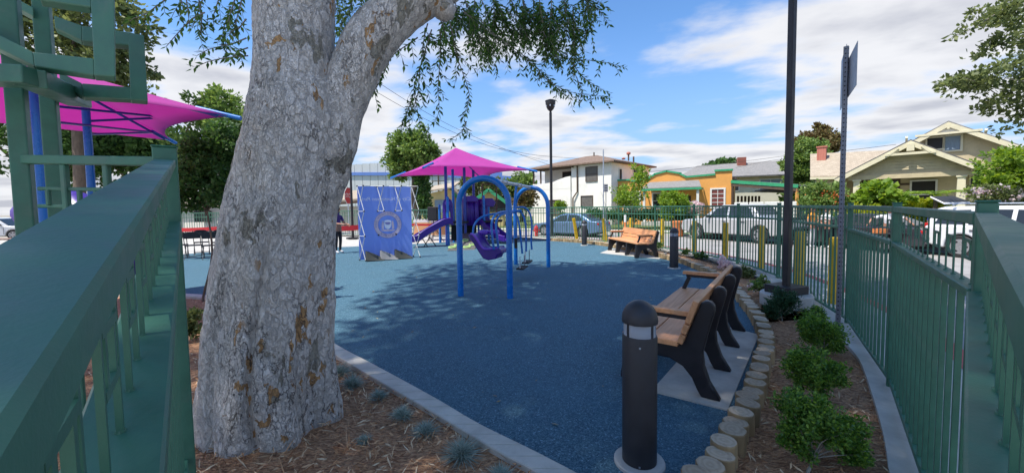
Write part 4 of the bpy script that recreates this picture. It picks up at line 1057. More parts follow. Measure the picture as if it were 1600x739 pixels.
# ---- big magenta shade close at the left
T = Vector((-4.3, 6.0, 0)); Cc = Vector((-7.09, 8.1, 0)); dl = Vector((-.60, -.80, 0)); Ln = 6.2
zT = P(370, 181, 6.0).z; zC = P(275, 219, 8.1).z
cs = [Vector((T.x, T.y, zT)), Vector((Cc.x, Cc.y, zC)), Vector((Cc.x, Cc.y, zC+.02))+dl*Ln, Vector((T.x, T.y, zT))+dl*Ln]
r0_ = (cs[0]+cs[1])/2+dl*1.75; r1_ = (cs[2]+cs[3])/2-dl*1.75; r0_.z = r1_.z = 3.72
sl_ = thing('shade_structure', 'large magenta fabric shade on blue posts at the left behind the gate frame', 'shade canopy', ((cs[0].x+cs[2].x)/2, (cs[0].y+cs[2].y)/2, 0))
shade_cloth(cs, [r0_, r0_, r1_, r1_], .03, 'shade_canopy', sl_, pull=(.12, .015, .02, .015), lift=.0)
for k, c in enumerate(cs):
    rr_ = (r0_, r0_, r1_, r1_)[k]; d = (c-rr_).normalized()
    MB().tube([c-d*.5-Vector((0, 0, .03)), c+d*.14], .035, 10).build('hip_rafter_end', m_blue, sl_, smooth=50, world=True)
    MB().tube([rr_-Vector((0, 0, .12)), c-d*.2-Vector((0, 0, .06))], .022, 8).build('hip_rafter', m_blued, sl_, smooth=50, world=True)
for px, Y in ((139, 5.95), (61, 5.0)):
    a = P(px, 240, Y); MB().tube([(a.x, a.y, -.03), (a.x, a.y, 3.40)], .05, 12).build('canopy_post', m_blue, sl_, smooth=50, world=True)
    MB().tube([Vector((a.x, a.y, 2.95)), (cs[0]+cs[1])/2 + dl*.4 + Vector((0, 0, .15))], .018, 8).build('brace', m_blued, sl_, smooth=50, world=True)
    MB().tube([Vector((a.x, a.y, 2.75)), cs[1].lerp(r0_, .18) + Vector((0, 0, -.05))], .018, 8).build('brace', m_blued, sl_, smooth=50, world=True)
# purple tunnel of the second play structure under it
ts = thing('play_tunnel', 'dark purple play tunnel seen low through the left railing', 'play tunnel', at(P(120, 345, 8.2)))
a = P(85, 315, 8.6); MB().tube([a+Vector((-.8, .2, -.3)), a, a+Vector((.7, -.2, -.15)), a+Vector((1.2, -.3, -.55))], [.32, .36, .36, .34], 16).build('tunnel', m_purple, ts, smooth=60, world=True)
for dx in (-.6, .5):
    MB().tube([(a.x+dx, a.y, -.02), (a.x+dx, a.y, a.z-.2)], .05, 10).build('tunnel_post', m_blue, ts, smooth=50, world=True)
a = P(196, 400, 7.0); MB().tube([a+Vector((-.5, .1, .2)), a, a+Vector((.3, -.1, -.25))], .2, 12).build('slide_end', m_purple, ts, smooth=60, world=True)
# ================================================================ BIG TREE IN THE LEFT BED
TY = 2.8
bt = thing('shade_tree', 'large tree with pale flaking bark and drooping feathery branches in the left foreground', 'tree', at(P(418, 690, TY)))
# silhouette of the trunk at the distance of its axis: photo row, left, right
secs = [(770, 292, 566), (735, 298, 556), (700, 301, 545), (665, 302, 536), (620, 302, 530), (560, 306, 527), (500, 314, 525), (420, 328, 526), (370, 338, 527), (330, 347, 530), (280, 358, 536), (230, 371, 542), (190, 380, 545), (160, 385, 541), (130, 389, 533), (100, 393, 527), (60, 396, 523), (0, 398, 521), (-60, 400, 522), (-160, 406, 526)]
def trunk_mesh(path, name, nseg, nrow, flute, parent, seed=0):
    """path: list of (centre, radius_x, depth ratio); bark relief is real displacement"""
    cs = crom([p[0] for p in path], 10); rs = [v.x for v in crom([Vector((p[1], 0, 0)) for p in path], 10)]
    d = [0]
    for a, b in zip(cs, cs[1:]): d.append(d[-1]+(b-a).length)
    rows = []; u = np.linspace(0, d[-1], nrow); px = np.interp(u, d, [c.x for c in cs]); py = np.interp(u, d, [c.y for c in cs]); pz = np.interp(u, d, [c.z for c in cs]); pr = np.interp(u, d, rs)
    vs = []; prev = None
    for i in range(nrow):
        c = Vector((px[i], py[i], pz[i])); j0, j1 = max(i-1, 0), min(i+1, nrow-1)
        t = Vector((px[j1]-px[j0], py[j1]-py[j0], pz[j1]-pz[j0])).normalized()
        x = Vector((1, 0, 0)) if prev is None else prev; x = (x - t*x.dot(t)).normalized(); prev = x; y = t.cross(x)
        for k in range(nseg):
            a = 2*math.pi*k/nseg; r = pr[i]; z = c.z
            fl = flute(a, z)
            p = c + (x*math.cos(a)+y*math.sin(a))*(r*fl)
            # scale-like plates and lumps
            q = Vector((p.x, p.y, p.z*.6))*15 + Vector((seed, 0, 0)); nz = noise.noise_vector(q*.5)*.5
            dd = noise.voronoi(q+nz)[0]; e = min(1, (dd[1]-dd[0])*3.2)
            h = e*.004 + noise.noise(p*3.1)*.016 + noise.noise(p*9)*.007 + noise.noise(p*26)*.003
            vs.append(p + (x*math.cos(a)+y*math.sin(a))*h)
    me = bpy.data.meshes.new(name); fs = [(i*nseg+j, i*nseg+(j+1) % nseg, (i+1)*nseg+(j+1) % nseg, (i+1)*nseg+j) for i in range(nrow-1) for j in range(nseg)]
    inv = INV[parent.name]; me.from_pydata([tuple(inv @ v) for v in vs], [], fs); me.materials.append(m_bark); shade(me); return link(name, me, parent)
path = []
for y, l, r in secs:
    a1 = math.atan((l-800)/FPX); a2 = math.atan((r-800)/FPX); th = (a1+a2)/2; al = (a2-a1)/2
    path.append((P(800+FPX*math.tan(th), y, TY), TY/math.cos(th)*math.sin(al)*.985))
path[0] = (Vector((path[0][0].x, TY, -.25)), path[0][1]*1.0)
def flute(a, z):
    k = max(0, min(1, (1.9-z)/1.9)); k2 = max(0, min(1, (.5-z)/.5))
    f = 1 + .072*k*(math.sin(5*a+.6+z*.5)*.7+math.sin(9*a+2.1-z*.7)*.55) + .08*k2*math.sin(7*a+1.2)
    g = math.cos(5*a+.6+z*.5); 
    # two narrow folds running down the front of the trunk
    for c0, wd, dp in ((-1.95, .06, .085), (-1.28, .05, .10), (-.62, .05, .06)):
        dlt = (a - (2*math.pi+c0) + .05*math.sin(z*3)); f -= dp*max(0, min(1, (1.75-z)/.8))*math.exp(-(dlt/wd)**2)
    return f
trunk_mesh(path, 'trunk', 300, 330, flute, bt)
lp_ = [(476, 400, 2.80, .09), (504, 310, 2.80, .12), (522, 230, 2.80, .135), (536, 168, 2.80, .152), (553, 116, 2.80, .165), (574, 72, 2.82, .168), (603, 34, 2.85, .168), (643, 0, 2.92, .168), (686, -28, 3.0, .172), (740, -68, 3.2, .165), (830, -130, 3.6, .15)]
trunk_mesh([(P(x, y, Y), r) for x, y, Y, r in lp_], 'limb', 150, 170, lambda a, z: 1+.03*math.sin(3*a+z*4), bt, 5)
# knob on the underside of the limb, where it leaves the picture
mb = MB().lathe([(.02, -.09), (.07, -.06), (.09, 0), (.06, .06), (.02, .08)], 14, c=P(694, 14, 2.98)); mb.build('branch_knob', m_bark, bt, smooth=True, world=True)
# upper limbs carrying the crown (above the picture)
mb = MB(); tips = []
def limb(pts, r0, r1, n=10):
    c = crom(pts, 6); rs = [r0+(r1-r0)*i/(len(c)-1) for i in range(len(c))]; mb.tube(c, rs, n)
top = P(464, -160, TY); e2 = P(830, -130, 3.6)
limb([top-Vector((0, 0, .25)), top+Vector((-.1, .1, 1.2)), top+Vector((-1.2, .6, 3.6)), top+Vector((-3.6, 1.0, 11.5))], .36, .08)
limb([top-Vector((0, 0, .1)), top+Vector((.2, .4, 1.5)), top+Vector((.3, 1.4, 4.0)), top+Vector((-.3, 2.4, 11.5))], .28, .07)
limb([top+Vector((0, 0, .3)), top+Vector((-.4, -.8, 2.4)), top+Vector((-2.5, -3.2, 11.0))], .25, .07)
limb([e2-Vector((.1, .05, .1)), e2+Vector((.8, .5, .8)), e2+Vector((2.0, 1.6, 2.6)), e2+Vector((2.6, 2.0, 10.5))], .15, .05)
limb([e2, e2+Vector((.3, .8, 1.8)), e2+Vector((.2, 1.8, 10.5))], .12, .04)
mb.build('upper_limb', m_bark, bt, smooth=True, world=True)

def leaf_quads(c, d, n, l, w):
    """rhombic leaves: centres c, axis d, side n"""
    return np.stack([c, c+d*l*.42+n*w, c+d*l, c+d*l*.42-n*w], 1).reshape(-1, 3)
def unit(v): return v/np.maximum(1e-9, np.linalg.norm(v, axis=1, keepdims=True))
# overhead crown: clumped foliage (it throws the shade over the play surface)
def crown_cloud(centers, radii, n_per, l, w, flat=.75):
    k = len(centers); C = np.repeat(np.asarray(centers), n_per, 0); Rr = np.repeat(np.asarray(radii), n_per)[:, None]
    off = rng.normal(size=C.shape); off = unit(off)*(rng.random((len(C), 1))**.45)*Rr; off[:, 2] *= flat
    p = C+off; d = unit(rng.normal(size=p.shape)+np.array([0, 0, -.15])+off*.5/Rr); s = unit(np.cross(d, rng.normal(size=p.shape)))
    ll = (l*rng.uniform(.7, 1.25, (len(p), 1))); return p, d, s, ll
cc = []; cr = []
while len(cc) < 300:
    v = rng.normal(size=3); v /= np.linalg.norm(v); v *= rng.random()**.4
    c = np.array([-4.2, 1.1, 16.0])+v*np.array([9.2, 8.4, 2.8])
    if c[2] < 1.55+.60*max(c[1], 0)+1.1 or c[2] < 5.2: 
        c[2] = max(1.55+.60*max(c[1], 0)+1.1, 5.3)+rng.random()*1.2
    g3 = c-np.array(sdir)*((c[2]-3.0)/sdir.z); g0 = c-np.array(sdir)*(c[2]/sdir.z)
    if (g3[0] < -3.2 and g3[1] > 3.6) or g0[1] > 10.3+.25*g0[0]+rng.normal(0, .5) or g0[1] < -.9 or g0[0] < -4.8: continue  # unseen crown set high and trimmed to steer its shadow and admit skylight
    cc.append(c); cr.append(rng.uniform(.7, 1.5))
p, d, s, ll = crown_cloud(cc, cr, 210, .23, .1)
k = p[:, 2] > 1.75+.60*np.maximum(p[:, 1], 0); p, d, s, ll = p[k], d[k], s[k], ll[k]
o = link('crown', np_mesh('crown', leaf_quads(p, d, s, ll, ll*.30)-np.array(bt.location), 4, l_big), bt); o['kind'] = 'stuff'
# drooping sprays that hang into the picture: twig + pinnate leaflets
def spray(pts, nside, lf=.060, twig_r=.006, spread=.17, mat=None, dens=1.0, name='hanging_branch'):
    c = crom([Vector(p) for p in pts], 8); c = resample(c, step=.035)
    MBt = MB(); n = len(c); MBt.tube(c[::3] if n > 6 else c, [twig_r*(1-.75*i/len(c[::3] if n > 6 else c)) for i in range(len(c[::3] if n > 6 else c))], 5)
    C = []; D = []; S = []; Ls = []
    def leaflets(line, l):
        for i, q in enumerate(line[1:], 1):
            t = (line[i]-line[i-1]).normalized(); sd = t.cross(Vector((random.uniform(-.4, .4), random.uniform(-1, 1), .6))).normalized()
            for sg in (-1, 1):
                if random.random() < .08: continue
                dv = (t*.75+sd*sg*.85+Vector((0, 0, -.22))+Vector((random.uniform(-.25, .25), random.uniform(-.3, .3), random.uniform(-.2, .2)))).normalized()
                C.append(q); D.append(dv); S.append(dv.cross(Vector((random.uniform(-.6, .6), random.uniform(-.6, .6), 1))).normalized()); Ls.append(l*random.uniform(.75, 1.2))
    leaflets(c, lf)
    step = max(2, int(4/dens))
    for i in range(2, n, step):
        t = (c[i]-c[i-1]).normalized(); 
        for _ in range(nside):
            sd = Vector((random.uniform(-1, 1), random.uniform(-1, 1), random.uniform(-.9, .25))).normalized()
            ln = spread*random.uniform(.55, 1.25)*(1-.35*i/n); dr = (t*.6+sd).normalized()
            line = [c[i]+dr*(ln*u)+Vector((0, 0, -.35*ln*u*u)) for u in np.linspace(0, 1, max(3, int(ln/.024)))]
            MBt.tube(line, [.002]*len(line), 3, False); leaflets(line, lf)
    o = MBt.build(name, m_trunk_g, bt, world=True)
    if C:
        C, D, S = (np.array([tuple(v) for v in X]) for X in (C, D, S)); Lz = np.array(Ls)[:, None]
        q = leaf_quads(C, D, S, Lz, Lz*.20)-np.array(bt.location)
        f = link('leaflets', np_mesh('leaflets', q, 4, mat or l_big), o); f['kind'] = 'stuff'
    return o
def Z(x, y, Y): return P(550+x/3.213, y/3.213, Y)     # measured on an enlarged crop
def ZL(x, y, Y): return P(x/2, y/2, Y)
def sp(lst, Y0, Y1, ns=1, **k):
    n = len(lst); return spray([Z(x, y, Y0+(Y1-Y0)*i/(n-1)) for i, (x, y) in enumerate(lst)], ns, **k)
sp([(560, 60), (700, 170), (850, 270), (940, 370), (1040, 440), (1130, 470), (1290, 490)], 3.6, 4.4, 2)
sp([(640, 100), (760, 215), (860, 290), (960, 370), (1050, 470)], 3.7, 4.2, 2)
sp([(940, 150), (1060, 280), (1130, 300), (1250, 310), (1370, 340)], 3.9, 4.5, 1, spread=.14)
sp([(1100, 300), (1150, 380), (1220, 430), (1290, 470)], 4.1, 4.5, 1, spread=.14)
sp([(1120, 300), (1110, 350), (1140, 420), (1160, 495)], 4.1, 4.3, 1, spread=.12)
sp([(490, 110), (510, 200), (525, 280), (560, 380), (590, 480), (560, 600), (590, 665)], 3.4, 3.9, 1, spread=.15)
sp([(575, 610), (540, 680), (470, 700)], 3.8, 3.8, 1, spread=.12)
sp([(440, 150), (445, 240), (440, 330), (430, 470), (440, 560), (390, 640)], 3.4, 3.8, 1, spread=.16)
sp([(400, 150), (370, 250), (340, 350), (330, 480), (290, 580), (230, 662)], 3.3, 3.7, 1, spread=.2)
sp([(345, 330), (310, 440), (330, 560), (355, 665)], 3.5, 3.7, 1, spread=.17)
sp([(310, 470), (280, 560), (260, 630), (330, 670)], 3.6, 3.7, 1, spread=.15)
sp([(330, 190), (260, 240), (200, 280), (130, 372)], 3.2, 3.4, 2, spread=.13)
sp([(190, 290), (150, 390), (110, 470), (135, 540)], 3.4, 3.5, 0)
sp([(150, 400), (120, 440), (90, 475)], 3.45, 3.5, 1, spread=.1)
sp([(380, 120), (360, 200), (350, 290)], 3.3, 3.5, 2, spread=.2)
sp([(440, 90), (470, 170), (500, 250), (610, 345)], 3.4, 3.7, 1, spread=.16)
for x0, y0, x1, y1 in ((560, -20, 640, 190), (640, -20, 690, 150), (700, -40, 720, 130), (620, -30, 600, 130), (780, -40, 830, 130), (860, -30, 870, 200), (910, -30, 890, 180), (940, -30, 960, 150), (1000, -20, 990, 130), (1060, -20, 1090, 120), (1010, 40, 1000, 260), (1110, 60, 1115, 270), (1180, -10, 1195, 155), (1150, -20, 1230, 40), (860, 10, 930, 130), (520, 20, 545, 140), (470, 60, 450, 180), (730, 10, 810, 190), (960, 160, 1000, 290), (660, 150, 680, 280)):
    sp([(x0, y0), ((x0+x1)/2+random.uniform(-12, 12), (y0+y1)/2), (x1, y1)], random.uniform(3.6, 4.3), random.uniform(3.7, 4.5), 3, spread=.23, dens=1.35)
# left of the trunk
def spl(lst, Y, ns=1, **k): return spray([ZL(x, y, Y) for x, y in lst], ns, **k)
spl([(530, -10), (490, 20), (450, 48), (402, 62)], 3.3, 1, spread=.10)
spl([(640, 40), (600, 60), (560, 100), (520, 146)], 3.2, 0)
spl([(620, -10), (630, 60), (625, 120), (650, 60)], 3.3, 1, spread=.12)
spl([(770, 120), (720, 140), (660, 152), (592, 188)], 3.1, 0, lf=.06)
spl([(775, 175), (720, 180), (660, 190), (598, 216)], 3.1, 0, lf=.06)
spl([(775, 150), (740, 165), (720, 195)], 3.1, 2, spread=.16)
for x0, y0, x1, y1 in ((580, -20, 590, 60), (640, -20, 600, 90), (690, -20, 660, 70), (740, -20, 700, 110), (760, -20, 730, 100), (770, 60, 700, 150), (560, -20, 575, 30), (720, 20, 690, 120)):
    spl([(x0, y0), ((x0+x1)/2, (y0+y1)/2), (x1, y1)], random.uniform(3.1, 3.5), 2, spread=.15)
# leaves glimpsed through the fork
for x0, y0, x1, y1 in ((520, -20, 540, 60), (560, -20, 530, 50), (600, -40, 560, 40), (575, -20, 555, 30)):
    spray([P(x0, y0, 4.0), P((x0+x1)/2, (y0+y1)/2, 4.1), P(x1, y1, 4.2)], 3, spread=.22, mat=l_mid)
# ================================================================ BUILDINGS
def house(name, label, p0, d, zb=-.3, cat='house'):
    """local x along the facade (left to right as seen), -y towards the viewer"""
    return thing(name, label, cat, (p0[0], p0[1], zb), math.atan2(d[1], d[0]))
def part(root, nm, mb, mat, bevel=0, smooth=False): return mb.build(nm, mat, root, bevel=bevel, smooth=smooth)
def box(x0, x1, y0, y1, z0, z1): return MB().box(((x0+x1)/2, (y0+y1)/2, (z0+z1)/2), (x1-x0, y1-y0, z1-z0))
def window(root, x0, x1, z0, z1, y=0., frame=None, glass=None, fw=.08, bars=(1, 1), side=False, curtain=None):
    """framed window on a wall face at y (or at x=y on a side wall), with pane and glazing bars"""
    frame = frame or m_frame; glass = glass or m_glass
    def bx(mb, a0, a1, b0, b1, o0, o1):
        if side: mb.box((y+(o0+o1)/2, (a0+a1)/2, (b0+b1)/2), (o1-o0, a1-a0, b1-b0))
        else: mb.box(((a0+a1)/2, y-(o0+o1)/2, (b0+b1)/2), (a1-a0, o1-o0, b1-b0))
    mb = MB(); bx(mb, x0-fw, x0, z0-fw, z1+fw, .0, .07); bx(mb, x1, x1+fw, z0-fw, z1+fw, .0, .07); bx(mb, x0, x1, z1, z1+fw, 0, .068); bx(mb, x0, x1, z0-fw, z0, 0, .085)
    for i in range(1, bars[0]): 
        c = x0+(x1-x0)*i/bars[0]; bx(mb, c-.02, c+.02, z0, z1, .012, .045)
    for i in range(1, bars[1]):
        c = z0+(z1-z0)*i/bars[1]; bx(mb, x0, x1, c-.022, c+.022, .013, .047)
    w = part(root, 'window', mb, frame)
    mb = MB(); bx(mb, x0, x1, z0, z1, .004, .014); mb.build('pane', curtain or glass, w)
    return w
def hip(x0, x1, y0, y1, z, h, ov=.5, t=.14, ridge=.5):
    mb = MB(); a, b, c, d = x0-ov, x1+ov, y0-ov, y1+ov; r = min((b-a), (d-c))/2*ridge*2*.98
    if (b-a) >= (d-c): R0 = Vector((a+r, (c+d)/2, z+h)); R1 = Vector((b-r, (c+d)/2, z+h))
    else: R0 = Vector(((a+b)/2, c+r, z+h)); R1 = Vector(((a+b)/2, d-r, z+h))
    p = [Vector(v) for v in ((a, c, z), (b, c, z), (b, d, z), (a, d, z))]; lo = [v-Vector((0, 0, t)) for v in p]
    vs = p+[R0, R1]+lo
    if (b-a) >= (d-c): fs = [(0, 1, 5, 4), (1, 2, 5), (2, 3, 4, 5), (3, 0, 4)]
    else: fs = [(0, 1, 4), (1, 2, 5, 4), (2, 3, 5), (3, 0, 4, 5)]
    fs += [(0, 6, 7, 1), (1, 7, 8, 2), (2, 8, 9, 3), (3, 9, 6, 0), (9, 8, 7, 6)]
    return mb.add(vs, fs)

# ---- white two-storey house
w = house('white_house', 'white stucco two-storey house with brown hip roof and corner balcony', (2.4, 41.3), (6.6, -6.3)); Z0 = .3
H_ = 5.85
part(w, 'wall', box(4.85, 9.2, 0, 8, 0, H_), m_stucco_w)
part(w, 'wall', box(.0, 4.85, 1.9, 8, 0, H_), m_stucco_w)
part(w, 'wall', box(-.02, 4.83, -.15, 1.9, 0, 3.55), m_stucco_w)     # ground floor under the balcony
# balcony parapet with swept top
par = [(0, 3.55), (4.84, 3.55), (4.84, 4.75), (4.3, 4.70), (3.2, 4.45), (2.6, 4.25), (.9, 4.18), (0, 4.2)]
part(w, 'balcony_parapet', MB().prism(par, (0, -.16, 0), (1, 0, 0), (0, 0, 1), (0, .18, 0)), m_stucco_w)
part(w, 'balcony_post', box(.95, 1.07, -.1, .02, 4.15, H_), m_browntimber); part(w, 'balcony_post', box(-.02, .10, -.1, .02, 4.15, H_), m_browntimber)
part(w, 'eave_beam', box(-.4, 5.2, -.30, -.12, H_-.28, H_-.06), m_browntimber)
window(w, 2.5, 3.75, 3.7, 5.35, 1.9, m_browntimber, m_dark); window(w, 4.1, 4.5, 4.3, 5.4, 1.9, m_browntimber, m_dark)
window(w, 6.55, 7.75, 4.15, 5.45, 0, m_browntimber, m_blind, .05, (1, 2)); window(w, 6.0, 7.25, 1.75, 2.75, 0, m_browntimber, m_blind, .05, (1, 1)); window(w, 7.85, 8.25, 1.75, 2.75, 0, m_stucco_w, m_dark, .06)
window(w, 2.2, 3.6, 1.0, 2.4, -.15, m_browntimber, m_blind, .08, (2, 1))
part(w, 'arch_buttress', MB().prism([(0, 0), (1.15, 0), (1.05, 1.7), (.8, 2.5), (.6, 3.1), (.45, 3.4), (.35, 3.1), (.22, 2.9), (0, 2.85)], (7.62, -.16, 0), (1, 0, 0), (0, 0, 1), (0, .15, 0)), m_stucco_w)
part(w, 'downpipe', MB().tube([(5.6, -.1, H_-.1), (5.6, -.1, 3.2), (5.15, -.2, 2.6), (5.15, -.2, .1)], .07, 8), m_browntimber, smooth=60)
window(w, 1.4, 1.9, 4.0, 5.2, 9.2, m_stucco_w, m_dark, .06, side=True); window(w, 4.2, 5.4, 4.5, 5.5, 9.2, m_stucco_w, m_dark, .08, side=True); window(w, 6.8, 7.3, 3.8, 5.2, 9.2, m_stucco_w, m_dark, .06, side=True)
part(w, 'downpipe', MB().tube([(9.3, 6.1, H_-.1), (9.3, 6.1, .1)], .06, 8), m_browntimber, smooth=60)
rf = part(w, 'roof', hip(0, 9.2, 0, 8, H_, 1.25, .55), m_roof_b)
mb = MB(); mb.tube([(5.2, 3.6, H_+.7), (5.2, 3.6, H_+1.5)], .07, 8); mb.tube([(8.6, 4.5, H_+.4), (8.6, 4.5, H_+1.0)], .08, 8); mb.tube([(8.4, 6.0, H_+.3), (8.4, 6.0, H_+.95)], .09, 8); mb.build('vent_pipe', m_browntimber, rf, smooth=60)
mb = MB(); mb.lathe([(.16, 0), (.22, .12), (.16, .24), (.02, .28)], 10, c=(8.6, 4.5, H_+1.0)); mb.lathe([(.14, 0), (.2, .1), (.02, .2)], 10, c=(9.0, 2.7, H_+.35)); mb.build('turbine_vent', m_brick, rf, smooth=60)

# ---- orange bungalow
og = house('orange_house', 'orange stucco bungalow with green parapet trim and a small porch roof', (9.6, 36.0), (8.1, -5.0), -.25)
Wd = 9.55; oz = .25
# stepped parapet outline of the front wall
par = [(0, 0), (Wd, 0), (Wd, 4.42), (8.35, 4.42), (8.3, 4.12), (6.15, 4.02), (5.7, 4.35), (4.6, 4.62), (3.6, 4.40), (2.95, 3.98), (1.6, 3.92), (1.5, 4.02), (0, 4.02)]
part(og, 'front_wall', MB().prism(par, (0, 0, 0), (1, 0, 0), (0, 0, 1), (0, .25, 0)), m_stucco_o)
part(og, 'wall', box(.02, Wd-.02, .25, 9.5, 0, 3.7), m_stucco_o)
mb = MB(); tp = par[2:]
for (xa, za), (xb, zb) in zip(tp, tp[1:]): 
    if abs(xa-xb) > .2: mb.beam((xa+.06, .10, za+.07), (xb-.06, .10, zb+.07), .40, .15)
part(og, 'parapet_trim', mb, m_trimg)
mb = MB().slab([(2.9, -1.9, 3.12), (7.5, -1.9, 3.12), (7.15, -.01, 3.72), (3.2, -.01, 3.72)], (0, 0, .07)); part(og, 'porch_roof', mb, m_roof_g)
mb = MB(); mb.box((5.2, -1.9, 3.04), (4.65, .09, .17)); mb.box((7.48, -.95, 3.04), (.08, 1.75, .16)); mb.box((2.93, -.95, 3.04), (.08, 1.75, .16)); part(og, 'porch_fascia', mb, m_trimg)
for x in (3.1, 7.25): part(og, 'porch_post', box(x-.09, x+.09, -1.8, -1.62, 0, 2.95), m_frame)
part(og, 'porch_floor', box(2.9, 7.5, -1.9, -.02, 0, .35), m_conc_l)
dr = part(og, 'door', box(5.6, 6.55, -.06, .0, .35, 2.5), m_dark); box(6.40, 6.46, -.1, -.06, 1.3, 1.42).build('handle', m_galv, dr)
window(og, 8.12, 8.98, 1.55, 2.95, 0, m_frame, m_glass, .13, (2, 4), curtain=m_curtain); window(og, 1.0, 2.3, 1.5, 2.9, 0, m_frame, m_glass, .14, (2, 2)); window(og, 3.5, 4.8, 1.5, 2.75, 0, m_frame, m_glass, .12, (2, 2))
window(og, 1.2, 2.2, 1.6, 2.8, Wd-.02, m_browntimber, m_dark, .1, (2, 1), side=True); window(og, 3.4, 4.4, 1.6, 2.8, Wd-.02, m_browntimber, m_dark, .1, (2, 1), side=True)
part(og, 'roof_tile_edge', box(Wd-.4, Wd+.25, .3, 4.2, 3.72, 3.92), m_roof_b)
# ---- carport beside it
cp = thing('carport', 'flat carport with green fascia between the orange house and the tall shrubs', 'carport', (19.2, 29.5, -.25))
a = P(1143, 284, 31.0); b = P(1248, 291, 27.2); ax = Vector((b.x-a.x, b.y-a.y, 0)).normalized(); bk = Vector((-ax.y, ax.x, 0))*6
m = MB().slab([a, b, b+bk, a+bk], (0, 0, .10)); m.build('roof', m_roof_g, cp, world=True)
MB().beam(a-bk*.012, b-bk*.012, .10, .24).build('fascia', m_trimg, cp, world=True)
MB().beam(a-bk*.005+Vector((0, 0, -.25)), b-bk*.005+Vector((0, 0, -.25)), .10, .22).build('front_beam', m_browntimber, cp, world=True)
for t in (.02, .98):
    q = a.lerp(b, t); MB().box((q.x, q.y, (q.z-.25)/2-.06), (.14, .14, q.z+.1)).build('post', m_stucco_o if t > .5 else m_browntimber, cp, world=True)
q = a+bk*.15
for i in range(7):
    s = q.lerp(q+bk*.5+ax*.3, i/6); MB().box((s.x+.1, s.y, .95), (.16, .05, 2.4), math.atan2(ax.y, ax.x)+.6).build('screen_slat', m_browntimber, cp, world=True)
for i in range(9):
    s = a.lerp(b, .52+i*.045)+bk*.9; MB().box((s.x, s.y, .8), (.30, .04, 2.0), math.atan2(ax.y, ax.x)).build('rear_board', m_peach if i > 4 else m_frame, cp, world=True)
c1 = a.lerp(b, .12)+bk*.85; c2 = a.lerp(b, .95)+bk*.85
MB().slab([c1+Vector((0, 0, -.35)), c2+Vector((0, 0, -.1)), c2-bk*.5+Vector((0, 0, -.55)), c1-bk*.5+Vector((0, 0, -.75))], (0, 0, .02)).build('white_awning', m_white, cp, world=True)
gtw = thing('driveway_gate', 'low white driveway gate under the carport', 'gate', (19.5, 28.4, -.25))
g0 = P(1147, 315, 29.5); g1 = P(1246, 315, 27.0)
for i in range(4):
    p0 = g0.lerp(g1, i/4+.01); p1 = g0.lerp(g1, (i+1)/4-.01); mb = MB().slab([Vector((p0.x, p0.y, -.15)), Vector((p1.x, p1.y, -.15)), Vector((p1.x, p1.y, 1.62)), Vector((p0.x, p0.y, 1.62))], (0, .06, 0)); bev(mb.build('gate_panel', m_frame, gtw, world=True), .03)

# ---- grey-roofed house behind
gh = house('grey_roof_house', 'pale house with long grey roof rising behind the orange bungalow', (20.2, 46.0), (9.5, -4.0), -.3)
part(gh, 'wall', box(0, 17, 0, 8, 0, 4.95), m_stucco_c)
rf = part(gh, 'roof', MB().slab([(-.6, -.7, 4.75), (17.6, -.7, 4.75), (16.6, 4.2, 6.75), (2.0, 4.2, 6.55)], (0, 0, .14)), m_roof_g)
MB().slab([(2.0, 4.2, 6.55), (16.6, 4.2, 6.75), (17.6, 8.7, 4.75), (-.6, 8.7, 4.75)], (0, 0, .14)).build('roof', m_roof_g, gh)
box(6.3, 7.2, 3.2, 4.0, 6.0, 7.35).build('chimney', m_brick, rf)
window(gh, 8.1, 11.0, 3.3, 4.4, 0, m_frame, m_bcurtain, .1, (3, 1)); window(gh, 4.9, 6.0, 3.3, 4.4, 0, m_frame, m_glass, .08, (2, 1)); window(gh, 11.9, 12.7, 3.3, 4.2, 0, m_frame, m_bcurtain, .08)

# ---- craftsman bungalow at the right (gable front facing the camera); local x along the front, y away from the street
CA = P(1304, 281, 27.0); cd = Vector((.7071, -.7071, 0)); cn = Vector((.7071, .7071, 0))
ch = house('craftsman_house', 'beige craftsman bungalow with broad double gables and deep porch', (CA.x, CA.y), (cd.x, cd.y), -.3)
def K(px, py, y=0.):
    d = ray(px, py); A0 = Vector((CA.x, CA.y, 0))+cn*y; t = (A0-CAM).dot(cn)/Vector((d.x, d.y, 0)).dot(cn); p = CAM+d*t; q = p-Vector((CA.x, CA.y, -.3))
    return Vector((q.dot(cd), q.dot(cn), q.z))
apex = K(1423, 220); eL = K(1304, 281); eR = K(1540, 263)
def gable_roof(ap, l, r_, back, t, matr, nm):
    bv = Vector((0, back, 0))
    for e in (l, r_): MB().slab([ap, e, e+bv, ap+bv], (0, 0, t)).build(nm, matr, ch)
def barge(ap, e, nm='barge_board', h=.30, th=.09, dy=-.06):
    dn = Vector((0, 0, -h)); o = Vector((0, dy, 0)); MB().slab([ap+o, e+o, e+o+dn, ap+o+dn*1.05], (0, th, 0)).build(nm, m_cream, ch)
gable_roof(apex, eL, eR, 3.6, .09, m_roof_g, 'porch_roof'); barge(apex, eL); barge(apex, eR)
bL = K(1334, 279, .5); bR = K(1514, 270, .5); zb = (bL.z+bR.z)/2-.1
def edge_x(z, left, drop=.18):
    e = eL if left else eR; t = (apex.z-drop-z)/(apex.z-e.z); return apex.x+(e.x-apex.x)*max(0, min(1, t))
z0 = zb+.24; ztop = apex.z-.62; nb = 7
for i in range(nb):
    za = z0+(ztop-z0)*i/nb; z1 = z0+(ztop-z0)*(i+1)/nb-.012; xl = max(bL.x-.1, edge_x(z1, True)); xr = min(bR.x+.1, edge_x(z1, False))
    MB().slab([(xl, .485, za), (xr, .485, za), (xr, .505, z1), (xl, .505, z1)], (0, .05, 0)).build('gable_board', m_beige, ch)
